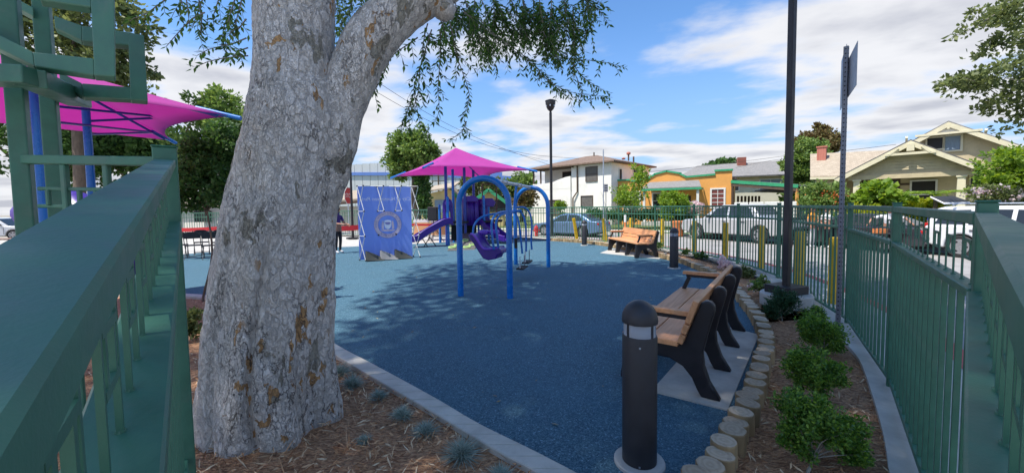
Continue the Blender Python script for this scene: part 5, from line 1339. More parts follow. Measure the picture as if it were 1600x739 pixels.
MB().slab([(bL.x-.15, .56, zb+.2), (bR.x+.15, .56, zb+.2), (edge_x(eR.z+.35, False, .2), .56, eR.z+.35), (apex.x, .56, apex.z-.2), (edge_x(eL.z+.45, True, .2), .56, eL.z+.45)], (0, .04, 0)).build('gable_backing', m_beige, ch)
MB().box(((bL.x+bR.x)/2, .52, zb+.10), (bR.x-bL.x+.6, .24, .28)).build('porch_beam', m_beige, ch)
zc_ = apex.z-.80; xl = edge_x(zc_, True, .1); xr = edge_x(zc_, False, .1); mb = MB(); mb.beam((xl, -.08, zc_), (xr, -.08, zc_), .12, .15, (0, 0, 1)); mb.box((apex.x, -.08, apex.z-.42), (.34, .12, .45))
mb.beam((apex.x-.95, -.085, zc_), (apex.x-.55, -.085, apex.z-.40), .12, .15, (0, 1, 0)); mb.beam((apex.x+.85, -.085, zc_), (apex.x+.5, -.085, apex.z-.40), .12, .15, (0, 1, 0)); mb.build('gable_truss', m_cream, ch)
for px0, px1 in ((1333, 1344), (1494, 1509)):
    c = K((px0+px1)/2, 290, .5); mb = MB(); mb.lathe([(.34, -.1), (.34, 1.0), (.28, 1.02), (.225, zb-.14), (.31, zb-.12), (.31, zb-.03)], 4, c=(c.x, c.y, 0), M=Matrix.Rotation(R(45), 3, 'Z')); mb.build('porch_column', m_cream, ch)
MB().box((3.6, 2.95, 1.6), (9.6, .2, 4.0)).build('porch_wall', m_beige, ch)
MB().box((3.4, 1.4, .25), (7.4, 2.6, .5)).build('porch_floor', m_conc_l, ch)
def cwin(px0, px1, py0, py1, y, fr, gl, nm='window', fw=.12, bars=1):
    a = K(px0, py0, y); b = K(px1, py1, y); return_w = None; xa, xb, z1, za = a.x, b.x, a.z, b.z
    mb = MB(); mb.box(((xa+xb)/2, y-.04, z1+fw/2), (xb-xa+2*fw, .10, fw)); mb.box(((xa+xb)/2, y-.045, za-fw/2), (xb-xa+2*fw, .12, fw)); mb.box((xa-fw/2, y-.04, (za+z1)/2), (fw, .098, z1-za)); mb.box((xb+fw/2, y-.04, (za+z1)/2), (fw, .098, z1-za))
    for i in range(1, bars): mb.box((xa+(xb-xa)*i/bars, y-.03, (za+z1)/2), (.06, .06, z1-za))
    w_ = mb.build(nm, fr, ch); MB().box(((xa+xb)/2, y-.012, (za+z1)/2), (xb-xa, .02, z1-za)).build('pane', gl, w_); return w_
cwin(1347, 1402, 284, 312, 2.84, m_browntimber, m_glass, bars=3); cwin(1425, 1460, 284, 324, 2.84, m_frame, m_dark, 'door_opening', .10); cwin(1517, 1530, 276, 310, 2.84, m_beige, m_dark, 'window', .08)
c = K(1442, 304, 2.8); MB().box((c.x, 2.78, c.z), (1.2, .05, .08)).build('door_rail', m_frame, ch); c = K(1413, 288, 2.8); MB().box((c.x, 2.82, c.z), (.5, .03, .13)).build('house_number_plate', m_browntimber, ch)
ap3 = K(1482, 191, 3.4); r3 = K(1592, 228, 3.4); l3 = Vector((2*ap3.x-r3.x, 3.4, r3.z))
gable_roof(ap3, l3, r3, 8.0, .09, m_roof_g, 'main_roof'); barge(ap3, l3); barge(ap3, r3)
MB().slab([(l3.x+.5, 4.0, 0), (r3.x+.8, 4.0, 0), (r3.x+.8, 4.0, r3.z-.25), (r3.x-.3, 4.0, r3.z+.05), (ap3.x, 4.0, ap3.z-.15), (l3.x+.5, 4.0, l3.z+.1)], (0, .2, 0)).build('main_gable_wall', m_beige, ch)
zc3 = ap3.z-.62; mb = MB(); mb.beam((ap3.x-1.5, 3.37, zc3-.1), (ap3.x+1.45, 3.37, zc3-.1), .12, .14); mb.box((ap3.x, 3.37, ap3.z-.3), (.12, .1, .3)); mb.build('gable_truss', m_cream, ch)
MB().slab([(ap3.x-1.15, 3.5, zc3), (ap3.x+1.1, 3.5, zc3), (ap3.x, 3.5, zc3+.42)], (0, .05, 0)).build('gable_panel', m_frame, ch)
cwin(1449, 1473, 217, 232, 3.99, m_cream, m_dark, 'attic_window', .09); cwin(1477, 1500, 214, 234, 3.99, m_cream, m_bcurtain, 'attic_window', .11)
for xx in (ap3.x-1.9, ap3.x+1.6): MB().beam((xx, 4.0, zc3-.55), (xx, 3.40, zc3-.1), .12, .14).build('knee_brace', m_cream, ch)
q0 = K(1266, 278, .6); q1 = K(1322, 277, .6); q2 = K(1398, 237, 4.6); q3 = K(1266, 243, 4.4)
MB().slab([q0, q1, q2, q3], (0, 0, .12)).build('wing_roof', m_roof_t, ch)
MB().slab([(q0.x+.3, .9, 0), (q1.x, .9, 0), (q1.x, .9, q1.z-.02), (q0.x+.3, .9, q0.z-.02)], (0, .2, 0)).build('wing_wall', m_beige, ch)
MB().slab([(q0.x+.3, 1.1, 0), (q0.x+.3, 8, 0), (q0.x+.3, 8, q0.z), (q3.x+.3, 4.4, q3.z-.1), (q0.x+.3, 1.1, q0.z)], (.2, 0, 0)).build('wing_wall', m_beige, ch)
mb = MB().beam(q0+Vector((0, -.05, -.05)), q1+Vector((0, -.05, -.05)), .08, .16); mb.build('wing_eave', m_cream, ch)
c = K(1284, 246, 3.4); c2 = K(1284, 231, 3.4); mb = MB().box((c.x, c.y, (c.z+c2.z)/2-.15), (.55, .55, c2.z-c.z+.3)); mb.box((c.x, c.y, c2.z+.04), (.65, .65, .10)); mb.build('chimney', m_brick, ch)

# ---- far warehouse and yellow houses behind the play structure
wh = thing('warehouse', 'long white metal warehouse with blue stripe far behind the display wall', 'warehouse', (-12, 66, -.5))
a = P(420, 264, 62); b = P(785, 281, 62)
zt = P(600, 264, 62).z
for i in range(30):
    x0 = a.x+(b.x-a.x)*i/30; x1 = a.x+(b.x-a.x)*(i+1)/30-.06; z1 = zt+1.0-abs(i-14)*.06
    MB().box(((x0+x1)/2, 62.2, z1/2-.25), (x1-x0, .3, z1+.5)).build('cladding_panel', m_wh, wh, world=True)
MB().box(((a.x+b.x)/2, 66.5, zt/2-.4), (b.x-a.x-.5, 8, zt)).build('wall', m_wh, wh, world=True)
MB().beam((a.x, 61.9, zt-.55), (b.x, 61.9, zt-1.1), .1, .5).build('blue_stripe', m_whblue, wh, world=True)
MB().beam(P(700, 273, 58), P(830, 282, 58), .2, .8).build('blue_fascia', m_whblue, wh, world=True)
def yellow(label, pl, pr, yt, yg, yb_, Y, name='yellow_house'):
    h = thing(name, label, 'house', ((P(pl, 300, Y).x+P(pr, 300, Y).x)/2, Y+2, -.4)); a = P(pl, yt, Y); b = P(pr, yt, Y); ap = P((pl+pr)/2, yg, Y); zt_ = a.z
    MB().slab([Vector((a.x+.3, Y, -.4)), Vector((b.x-.3, Y, -.4)), Vector((b.x-.3, Y, zt_)), Vector((ap.x, Y, ap.z-.15)), Vector((a.x+.3, Y, zt_))], (0, 6, 0)).build('wall', m_stucco_y, h, world=True)
    for e in (a, b): MB().slab([ap+Vector((0, -.4, 0)), e+Vector((0, -.4, -.15)), e+Vector((0, 6.3, -.15)), ap+Vector((0, 6.3, 0))], (0, 0, .12)).build('roof', m_roof_t, h, world=True)
    for e in (a, b): MB().beam(ap+Vector((0, -.46, -.05)), e+Vector((0, -.46, -.2)), .08, .30).build('gable_trim', m_trimg, h, world=True)
    o = MB().box((ap.x, Y-.03, ap.z-1.2), (.28, .06, .6)).build('attic_vent', m_dark, h, world=True)
    return h
y1 = yellow('yellow gabled house with green trim seen through the swing arch', 736, 792, 314, 296, 330, 36)
MB().box((P(775, 322, 36).x, 35.9, P(775, 322, 36).z), (1.8, .1, 1.1)).build('window', m_dark, y1, world=True)
y2 = yellow('yellow house with green gable edge behind the loudspeaker', 679, 722, 312, 292, 330, 40)
y3 = thing('yellow_annexe', 'low yellow building with tan roof behind the black loudspeaker', 'house', (P(664, 320, 37).x, 38, -.4))
a = P(648, 304, 37); b = P(700, 296, 37); MB().slab([Vector((a.x, 37, -.4)), Vector((b.x, 37, -.4)), Vector((b.x, 37, b.z)), Vector((a.x, 37, a.z-.2))], (0, 4, 0)).build('wall', m_stucco_y, y3, world=True)
MB().slab([a+Vector((-.5, -.5, -.1)), b+Vector((.6, -.5, .1)), b+Vector((.6, 4.5, .9)), a+Vector((-.5, 4.5, .7))], (0, 0, .15)).build('roof', m_roof_t, y3, world=True)
MB().box((P(690, 318, 36.9).x, 36.9, 1.7), (1.3, .1, 1.2)).build('window', m_bcurtain, y3, world=True)
# tan-roofed shelter behind the stop sign
ts_ = thing('tan_shelter', 'low building with tan roof and brown eave behind the stop sign', 'building', (P(535, 320, 34).x, 35, -.4))
a = P(500, 318, 33); b = P(575, 312, 33); MB().slab([a, b, b+Vector((0, 5, 1.1)), a+Vector((0, 5, 1.1))], (0, 0, .15)).build('roof', m_roof_t, ts_, world=True)
MB().beam(a+Vector((0, -.02, -.12)), b+Vector((0, -.02, -.12)), .1, .22).build('eave_board', m_browntimber, ts_, world=True)
MB().box(((a.x+b.x)/2, 35, .7), (b.x-a.x-.6, 3, 2.2)).build('wall', m_stucco_c, ts_, world=True)
# white low buildings at the far left, behind the railings
wl = thing('white_wall_building', 'low white building behind the far fence at the left', 'building', (P(300, 340, 36).x, 37, -.4))
a = P(150, 322, 34); b = P(345, 322, 34); MB().slab([Vector((a.x, 36, -.4)), Vector((b.x, 34, -.4)), Vector((b.x, 34, b.z)), Vector((a.x, 36, a.z))], (0, 4, 0)).build('wall', m_stucco_w, wl, world=True)
MB().slab([a+Vector((-.5, 1.5, -.05)), b+Vector((.5, -.5, -.05)), b+Vector((.5, 4.5, .7)), a+Vector((-.5, 4.5, .7))], (0, 0, .15)).build('roof', m_roof_t, wl, world=True)
for px in (190, 250, 310):
    q = P(px, 335, 33.5); MB().box((q.x, 35.0+(310-px)*.012-1.05, 1.1), (1.4, .2, 1.0)).build('window', m_glass, wl, world=True)
# ================================================================ TREES AND PLANTS
def foliage_mesh(name, blobs, n, leaf, mat, org, gap=.35, clump=None, up=.25, asp=.3):
    """leaves gathered in clumps spread through the ellipsoids; blobs: (centre, (rx, ry, rz), weight)"""
    tot = sum(b[2] for b in blobs); Ps = []; Ds = []
    for c, rad, wt in blobs:
        m = int(n*wt/tot); rad = np.array(rad); cl = clump or max(.12, float(rad.mean())*.30)
        k = max(6, int(np.prod(rad/cl)*2.1)); v = unit(rng.normal(size=(k, 3)))*(rng.random((k, 1))**.38)*(1+rng.normal(0, .09, (k, 1))); cen = v*rad
        crad = cl*rng.uniform(.55, 1.2, k); idx = rng.integers(0, k, m); off = unit(rng.normal(size=(m, 3)))*(rng.random((m, 1))**.5)*crad[idx][:, None]; off[:, 2] *= .75
        Ps.append(np.array(c)+cen[idx]+off); Ds.append(unit(rng.normal(size=(m, 3))*.8+off/np.maximum(.05, crad[idx][:, None])*.8+unit(cen[idx]+1e-6)*.3+np.array([0, 0, up])))
    p = np.concatenate(Ps); d = np.concatenate(Ds); s = unit(np.cross(d, rng.normal(size=p.shape)+np.array([0, 0, .6]))); l = leaf*rng.uniform(.65, 1.3, (len(p), 1))
    return np_mesh(name, leaf_quads(p, d, s, l, l*asp)-np.array(org), 4, mat)
def limbs(base, blobs, r, split=.55, tmat=None, n=7, wander=.12):
    mb = MB(); base = Vector(base); c = sum((Vector(b[0])*b[2] for b in blobs), Vector())/sum(b[2] for b in blobs)
    h = c-base; fork = base+h*split
    mid = base.lerp(fork, .5)+Vector((random.uniform(-1, 1), random.uniform(-1, 1), 0))*h.length*wander*.4
    mb.tube(crom([base-Vector((0, 0, .1)), base+Vector((0, 0, .03*h.length)), mid, fork], 4), [r*1.35, *[r*(1.1-.45*i/11) for i in range(12)]], 9)
    for i in range(n):
        b = random.choices(blobs, [q[2] for q in blobs])[0]
        v = Vector((random.gauss(0, 1), random.gauss(0, 1), random.gauss(.2, .8))).normalized()
        e = Vector(b[0])+Vector((v.x*b[1][0], v.y*b[1][1], v.z*b[1][2]))*.78; m = fork.lerp(e, .5)+Vector((random.uniform(-1, 1), random.uniform(-1, 1), .4))*h.length*wander
        st = base.lerp(fork, random.uniform(.9, 1)); cc_ = crom([st, m, e], 4); mb.tube(cc_, [r*.5*(1-.85*k/(len(cc_)-1)) for k in range(len(cc_))], 6)
    return mb
def blob(px, py, Y, wx, wz, wt=1., dy=None): 
    """ellipsoid seen at a photo pixel with half sizes in pixels"""
    k = Y/FPX; c = P(px, py, Y); return (tuple(c), (wx*k, (dy or wx*k), wz*k), wt)
def tree(name, label, base, blobs, n, leaf, mat, r=.15, tmat=None, cat='tree', group=None, split=.55, limbn=7, **k):
    t = thing(name, label, cat, base, 0, group)
    limbs(base, blobs, r, split, n=limbn).build('trunk', tmat or m_trunk, t, smooth=True, world=True)
    o = link('crown', foliage_mesh('crown', blobs, n, leaf, mat, base, **k), t); o['kind'] = 'stuff'; return t
def gb(px, Y, z=-.25):
    p = P(px, 330, Y); return (p.x, p.y, z)
# young dark tree in the left bed
tree('young_tree', 'young dark green tree with thin stem between the left railing and the big trunk', tuple(G(318, 470)), [blob(322, 258, 6.6, 44, 52, 2), blob(345, 222, 6.6, 26, 34, .7), blob(300, 300, 6.6, 30, 30, .8), blob(345, 300, 6.5, 24, 26, .5)], 9000, .075, l_dark, .020, cat='tree', split=.72, limbn=9)
# background trees at the left
tree('background_tree', 'tall light green tree behind the gate frame at the top left', gb(120, 24, -.5), [blob(60, 10, 24, 60, 70, 1), blob(150, 50, 24, 70, 70, 1.2), blob(100, 130, 25, 90, 55, 1), blob(195, 105, 24, 36, 30, .4)], 15000, .32, l_olive, .35, split=.6)
tree('background_tree', 'dark green tree under the large magenta shade at the far left', gb(60, 27, -.5), [blob(30, 210, 27, 80, 70, 1), blob(120, 240, 27, 60, 46, .8)], 10000, .34, l_dark, .3)
tree('background_tree', 'dense tree line crown below the shade edge left of the young tree', gb(225, 29, -.5), [blob(210, 232, 29, 60, 42, 1), blob(255, 250, 29, 44, 36, .8), blob(160, 220, 29, 44, 40, .6)], 10000, .32, l_dark, .3)
tree('background_tree', 'light green feathery tree just left of the big trunk behind the young tree', gb(345, 27, -.5), [blob(345, 175, 27, 40, 36, 1), blob(330, 220, 27, 56, 40, 1), blob(385, 210, 27, 50, 50, .8)], 10000, .27, l_mid, .25)
# ivy-clad tree behind the display wall
tree('ivy_tree', 'round-headed green tree with ivy-covered trunk behind the display wall', gb(657, 27), [blob(645, 236, 27, 36, 30, 1.3), blob(625, 256, 27, 24, 26, .8), blob(668, 250, 27, 22, 26, .8), blob(640, 218, 27, 22, 12, .4)], 11000, .24, l_mid, .30, split=.75)
iv = [blob(661, 300, 26.8, 12, 28, 1), blob(662, 325, 26.8, 11, 20, .6), blob(655, 275, 26.8, 14, 14, .5)]
o = link('ivy', foliage_mesh('ivy', iv, 4200, .2, l_dark, gb(661, 26.8), clump=.3)); o.location = gb(661, 26.8); tag(o, 'dark ivy covering the trunk of the tree behind the display wall', 'ivy')
tree('background_tree', 'loose tree with visible pale limbs behind the play structure shade', gb(752, 44), [blob(752, 290, 44, 30, 22, 1), blob(735, 285, 44, 20, 16, .5), blob(775, 300, 44, 22, 16, .5)], 4500, .34, l_olive, .28, tmat=m_trunk_g, split=.4, limbn=10)
tree('background_tree', 'green tree left of the white house', gb(815, 46), [blob(815, 288, 46, 24, 20, 1), blob(800, 300, 46, 22, 18, .8), blob(828, 300, 46, 14, 18, .6)], 5500, .33, l_mid, .25)
tree('garden_bush', 'brown and yellow-green bush left of the white house wall', gb(822, 37), [blob(822, 305, 37, 16, 14, 1), blob(818, 318, 37, 18, 10, .8)], 3000, .24, l_rust, .1, cat='bush', split=.3)
# in front of the white and orange houses
tree('topiary_bush', 'small round clipped bush on a stem in front of the white house', gb(875, 30), [blob(875, 321, 30, 10, 6.5, 1)], 1600, .14, l_bright, .05, cat='bush', split=.8, clump=.16)
tree('garden_bush', 'bright yellow-green low shrub below the clipped bush at the white house', gb(880, 30), [blob(880, 338, 30, 6, 6, 1)], 700, .16, l_yel, .03, cat='bush')
tree('sapling', 'thin leafy light green sapling in front of the orange house left corner', gb(990, 28.5), [blob(985, 305, 28.5, 24, 20, 1), blob(998, 280, 28.5, 14, 20, .6), blob(972, 310, 28.5, 14, 14, .4), blob(1003, 262, 28.5, 5, 9, .1)], 2300, .19, l_bright, .05, cat='tree', split=.3, limbn=16, clump=.36)
tree('garden_bush', 'round glossy green bush before the orange house porch', gb(1050, 28), [blob(1048, 313, 28, 21, 15, 1), blob(1060, 322, 28, 14, 12, .5), blob(1046, 330, 28, 18, 10, .5)], 5200, .18, l_bright, .08, cat='bush', clump=.3)
tree('flowering_bush', 'white flowering bush right of the orange house porch post', gb(1086, 28), [blob(1086, 324, 28, 11, 9, 1)], 1200, .16, l_flower_p, .05, cat='bush')
hd = link('hedge', foliage_mesh('hedge', [blob(px, 336, 29, 18, 8, 1) for px in range(925, 1075, 18)], 6500, .2, l_dark, gb(1000, 29), clump=.3)); hd.location = gb(1000, 29); tag(hd, 'low dark hedge along the foot of the orange house', 'hedge')
# around the carport and the craftsman house
tree('background_tree', 'dense green tree between the carport and the craftsman house', gb(1255, 36), [blob(1250, 265, 36, 24, 34, 1.2), blob(1262, 240, 36, 24, 22, .8), blob(1246, 298, 36, 22, 24, .8)], 11000, .27, l_mid, .25)
tree('background_tree', 'rusty brown pointed tree rising behind the brick chimney', gb(1280, 46), [blob(1280, 220, 46, 26, 18, 1), blob(1262, 226, 46, 20, 14, .6), blob(1300, 226, 46, 14, 14, .5), blob(1278, 200, 46, 5, 8, .12), blob(1290, 204, 46, 4, 8, .1)], 6500, .34, l_rust, .25, up=.8)
tree('background_tree', 'distant dark treetop above the long grey roof', gb(1130, 70, -.5), [blob(1130, 257, 70, 18, 9, 1), blob(1108, 263, 70, 12, 6, .4)], 2500, .5, l_dark, .3)
fbush = tree('flowering_bush', 'tall green bush with orange flowers left of the craftsman porch', gb(1288, 20), [blob(1288, 300, 20, 28, 20, 1), blob(1275, 318, 20, 20, 16, .7), blob(1305, 318, 20, 18, 16, .6)], 6500, .15, l_mid, .08, cat='bush', clump=.28)
o = link('blossom', foliage_mesh('blossom', [blob(1290, 310, 19.7, 26, 18, 1)], 130, .09, l_flower_o, gb(1288, 20), clump=.3, asp=.6), fbush); o['kind'] = 'stuff'
tree('flowering_bush', 'small orange and rust coloured bush beside the porch column', gb(1336, 20.5), [blob(1334, 318, 20.5, 17, 10, 1)], 2400, .14, l_rust, .06, cat='bush', clump=.25)
tree('garden_bush', 'large-leaved light green bush before the dark porch window', gb(1380, 19), [blob(1380, 305, 19, 29, 16, 1), blob(1365, 316, 19, 22, 12, .6), blob(1396, 314, 19, 20, 14, .6)], 3600, .27, l_bright, .08, cat='bush', clump=.42, asp=.38)
for k, (px, py, w, lab) in enumerate(((1345, 334, 22, 'low yellow-green shrub behind the fence at the left of the craftsman garden'), (1420, 330, 16, 'low yellow-green shrub behind the fence near the middle fence post'), (1462, 322, 26, 'bright yellow-green shrub beside the open tailgate of the white car'), (1435, 350, 22, 'low green shrub behind the fence ornament left of the white car'), (1300, 350, 24, 'dark green low shrub behind the standing pedestrians'))):
    tree('garden_shrub', lab, gb(px, 18.5), [blob(px, py, 18.5, w, 13, 1), blob(px+8, py+14, 18.5, w*.9, 13, .8)], 2600, .16, (l_yel, l_yel, l_yel, l_mid, l_mid)[k], .04, cat='bush', group='low garden shrubs', clump=.25)
# tree fern: arching fronds
tf = thing('tree_fern', 'tree fern with bright arching fronds before the craftsman front door', 'fern', gb(1462, 17.6))
cfr = P(1462, 305, 17.6); MB().tube([(cfr.x, cfr.y, -.3), (cfr.x, cfr.y, cfr.z-.05)], [.09, .07], 8).build('trunk', m_trunk, tf, smooth=True, world=True)
for k in range(13):
    a = 6.283*k/13+random.uniform(-.2, .2); dv = Vector((math.cos(a), math.sin(a), 0)); ln = random.uniform(1.05, 1.45); C = []; D = []; S = []; Ls = []
    pts = [cfr+dv*(ln*u)+Vector((0, 0, .75*u-.72*u*u*1.0)) for u in np.linspace(0, 1, 16)]
    sd = Vector((-dv.y, dv.x, 0))
    for i in range(1, 16):
        for sg in (-1, 1): C.append(pts[i]); D.append((sd*sg+dv*.45-Vector((0, 0, .2))).normalized()); S.append(dv); Ls.append(.34*(1-abs(i/16-.4)*1.3)+.03)
    mb = MB().tube(pts, .012, 4, False); st = mb.build('frond', l_bright, tf, world=True)
    C, D, S = (np.array([tuple(v) for v in X]) for X in (C, D, S)); Lz = np.array(Ls)[:, None]; f = link('leaflets', np_mesh('leaflets', leaf_quads(C, D, S, Lz, Lz*0+.045)-np.array(tf.location), 4, l_bright), st); f['kind'] = 'stuff'
tree('garden_bush', 'large green and yellow shrub at the right edge before the craftsman house', gb(1585, 16), [blob(1590, 262, 16, 44, 32, 1.2), blob(1565, 285, 16, 30, 22, .7), blob(1600, 300, 16, 50, 26, 1), blob(1640, 270, 16, 50, 50, 1)], 10000, .17, l_bright, .1, cat='bush', clump=.3)
pfb = tree('flowering_bush', 'green shrub with sparse pale pink flowers behind the white car roof', gb(1545, 15.5), [blob(1548, 304, 15.5, 26, 13, 1), blob(1575, 308, 15.5, 24, 12, .7)], 2800, .12, l_olive, .06, cat='bush', clump=.22)
o = link('blossom', foliage_mesh('blossom', [blob(1555, 304, 15.4, 32, 11, 1)], 330, .09, l_flower_p, pfb.location, clump=.2, asp=.6), pfb); o['kind'] = 'stuff'
# overhanging tree at the right edge
tree('street_tree', 'airy olive green tree leaning in from the right edge of the photo', gb(1950, 13, -.3), [blob(1580, 120, 12, 62, 24, 1.2), blob(1530, 118, 12, 40, 13, .5), blob(1505, 128, 12, 22, 7, .2), blob(1600, 150, 12, 40, 22, .8), blob(1570, 62, 12, 40, 14, .5), blob(1600, 20, 12, 50, 22, .8), blob(1680, 70, 12.4, 90, 90, 2.5), blob(1595, 185, 12.2, 26, 16, .3)], 6000, .15, l_olive, .09, tmat=m_trunk_g, split=.45, limbn=14, clump=.33)
tw = [P(1650, -20, 12), P(1600, 0, 12), P(1560, 20, 12), P(1520, 45, 12), P(1490, 58, 12)]
tb = bpy.data.objects['street_tree']; MB().tube(crom(tw, 5), [.03*(1-.04*i) for i in range(21)], 6).build('bough', m_trunk_g, tb, smooth=True, world=True)
o = link('bough_leaves', foliage_mesh('bough_leaves', [blob(1565, 22, 12, 26, 8, 1), blob(1528, 42, 12, 18, 6, .5), blob(1530, 20, 12, 14, 6, .4), blob(1500, 54, 12, 10, 4, .2)], 420, .13, l_olive, tb.location, clump=.25), tb); o['kind'] = 'stuff'

# ---- clipped shrubs in the right bed
def bed_shrub(label, base, blobs, n, leaf, mat, r=.012, nst=5, **k):
    t = thing('bed_shrub', label, 'shrub', base, 0, 'small shrubs in the right mulch bed')
    if n > 1500:      # loose upright sprigs sticking out of the main mass
        ex = []
        for c, rad, wt in blobs:
            for _ in range(12):
                a = random.uniform(0, 6.283); q = random.uniform(.25, 1.0); ex.append(((c[0]+rad[0]*q*math.cos(a), c[1]+rad[1]*q*math.sin(a), c[2]+rad[2]*(1.05-.75*q*q)), (rad[0]*.13, rad[0]*.13, rad[2]*random.uniform(.35, .75)), wt*.05))
        blobs = [(c, tuple(x*.88 for x in r_), wt) for c, r_, wt in blobs]+ex
    limbs(base, blobs, r, .35, n=nst+6, wander=.1).build('stem', m_wood_grey, t, smooth=True, world=True)
    o = link('foliage', foliage_mesh('foliage', blobs, n, leaf, mat, base, **k), t); o['kind'] = 'stuff'; return t
s1 = G(1262, 742); bed_shrub('leafy green boxwood shrub nearest the camera in the right bed', tuple(s1), [blob(1262, 655, 2.22, 42, 32, 1), blob(1290, 668, 2.2, 36, 24, .6), blob(1325, 692, 2.2, 38, 26, .9), blob(1248, 690, 2.2, 24, 22, .4)], 14000, .021, l_box, .010, clump=.05)
s2 = G(1276, 634); bed_shrub('green boxwood shrub second from the camera in the right bed', tuple(s2), [blob(1272, 588, 2.85, 40, 28, 1), blob(1300, 592, 2.85, 18, 20, .4), blob(1252, 580, 2.85, 20, 20, .4)], 10000, .022, l_box, .010, clump=.055)
s3 = G(1288, 556); bed_shrub('green boxwood shrub at the foot of the perforated sign post', tuple(s3), [blob(1282, 527, 3.85, 28, 24, 1), blob(1268, 520, 3.85, 16, 20, .4), blob(1300, 535, 3.85, 14, 20, .5)], 7500, .025, l_box, .010, clump=.06)
s3 = G(1278, 512); bed_shrub('small dark shrub just beyond the sign post shrub', tuple(s3), [blob(1274, 497, 4.8, 15, 12, 1)], 1800, .03, l_box, .008, clump=.06)
s4 = G(1222, 500); bed_shrub('dark upright needle-leaved shrub in front of the concrete lamp footing', tuple(s4), [blob(1220, 478, 5.0, 14, 16, 1), blob(1206, 486, 5.0, 10, 10, .5), blob(1238, 476, 5.0, 8, 13, .5)], 3000, .05, l_pine, .008, clump=.07, up=.9, asp=.14)
for k, (px, py, w, h, n, mt, lab) in enumerate(((1192, 462, 15, 17, 900, l_mid, 'pale flowering rose bush just beyond the near bench back'), (1130, 421, 11, 10, 700, l_flower_p, 'mauve flowering plant in the bed behind the log edging'), (1160, 434, 12, 8, 600, l_olive, 'grey-green plant left of the near bench top'), (1025, 392, 9, 7, 500, l_dark, 'dark low plant behind the far bench right end'), (1095, 405, 9, 6, 450, l_dark, 'small dark plant right of the middle bollard'), (985, 382, 6, 6, 260, l_yel, 'yellow-green weed beside the leaning guard posts'), (884+60, 378, 6, 6, 260, l_yel, 'yellow-green weed at the foot of the second leaning guard post'), (1072, 398, 7, 5, 320, l_dark, 'little dark plant right behind the middle bollard'))):
    b = G(px, py); bed_shrub(lab, tuple(b), [blob(px, py-h, b.y, w, h*.8, 1)], n, .05, mt, .007, clump=.09, asp=.34)
    if k == 0:
        o = link('blossom', foliage_mesh('blossom', [blob(px, py-h, b.y-.02, w*.9, h*.7, 1)], 60, .05, l_flower_p, tuple(b), clump=.1, asp=.6), [q for q in bpy.data.objects if q.get('label') == lab][0]); o['kind'] = 'stuff'
# blue fescue tufts along the concrete kerb
def fescue(px, py, r, label):
    b = G(px, py, -.01); k = b.y/FPX; R_ = r*k*1.05; n = int(230+r*9); V = []
    for _ in range(n):
        a = random.uniform(0, 6.283); el = random.uniform(.12, 1.5); ln = R_*random.uniform(.75, 1.25); c = Vector((random.gauss(0, .012), random.gauss(0, .012), 0)); d = Vector((math.cos(a)*math.cos(el), math.sin(a)*math.cos(el), math.sin(el))); s = d.cross(Vector((random.uniform(-1, 1), random.uniform(-1, 1), .5))).normalized()*.0016
        m = c+d*ln*.55; t = c+d*ln+Vector((math.cos(a), math.sin(a), -.9))*ln*.16
        V += [c-s, c+s, m+s, m-s, m-s, m+s, t+s*.15, t-s*.15]
    me = np_mesh('fescue_tuft', np.array([tuple(v) for v in V]), 4, l_fesc); o = link('fescue_tuft', me, None, tuple(b)); return tag(o, label, 'grass tuft', 'blue fescue tufts along the kerb')
for px, py, r, lab in ((531, 586, 20, 'blue-grey fescue tuft farthest along the kerb, half hidden by the trunk'), (551, 604, 20, 'blue-grey fescue tuft second nearest to the big trunk'), (592, 622, 15, 'small dull green fescue tuft third from the big trunk'), (628, 652, 19, 'blue-grey fescue tuft in the middle of the row along the kerb'), (665, 678, 21, 'blue-grey fescue tuft just behind the largest tuft'), (722, 714, 32, 'largest pale fescue tuft in the foreground by the kerb'), (782, 752, 26, 'fescue tuft cut off by the bottom edge of the photo'), (568, 690, 11, 'tiny grey grass tuft in the mulch right of the trunk foot')):
    fescue(px, py, r, lab)
b = G(300, 530); bed_shrub('grey-green low plant in the mulch left of the big trunk', tuple(b), [blob(299, 505, b.y, 16, 16, 1)], 800, .05, l_olive, .006, clump=.09)
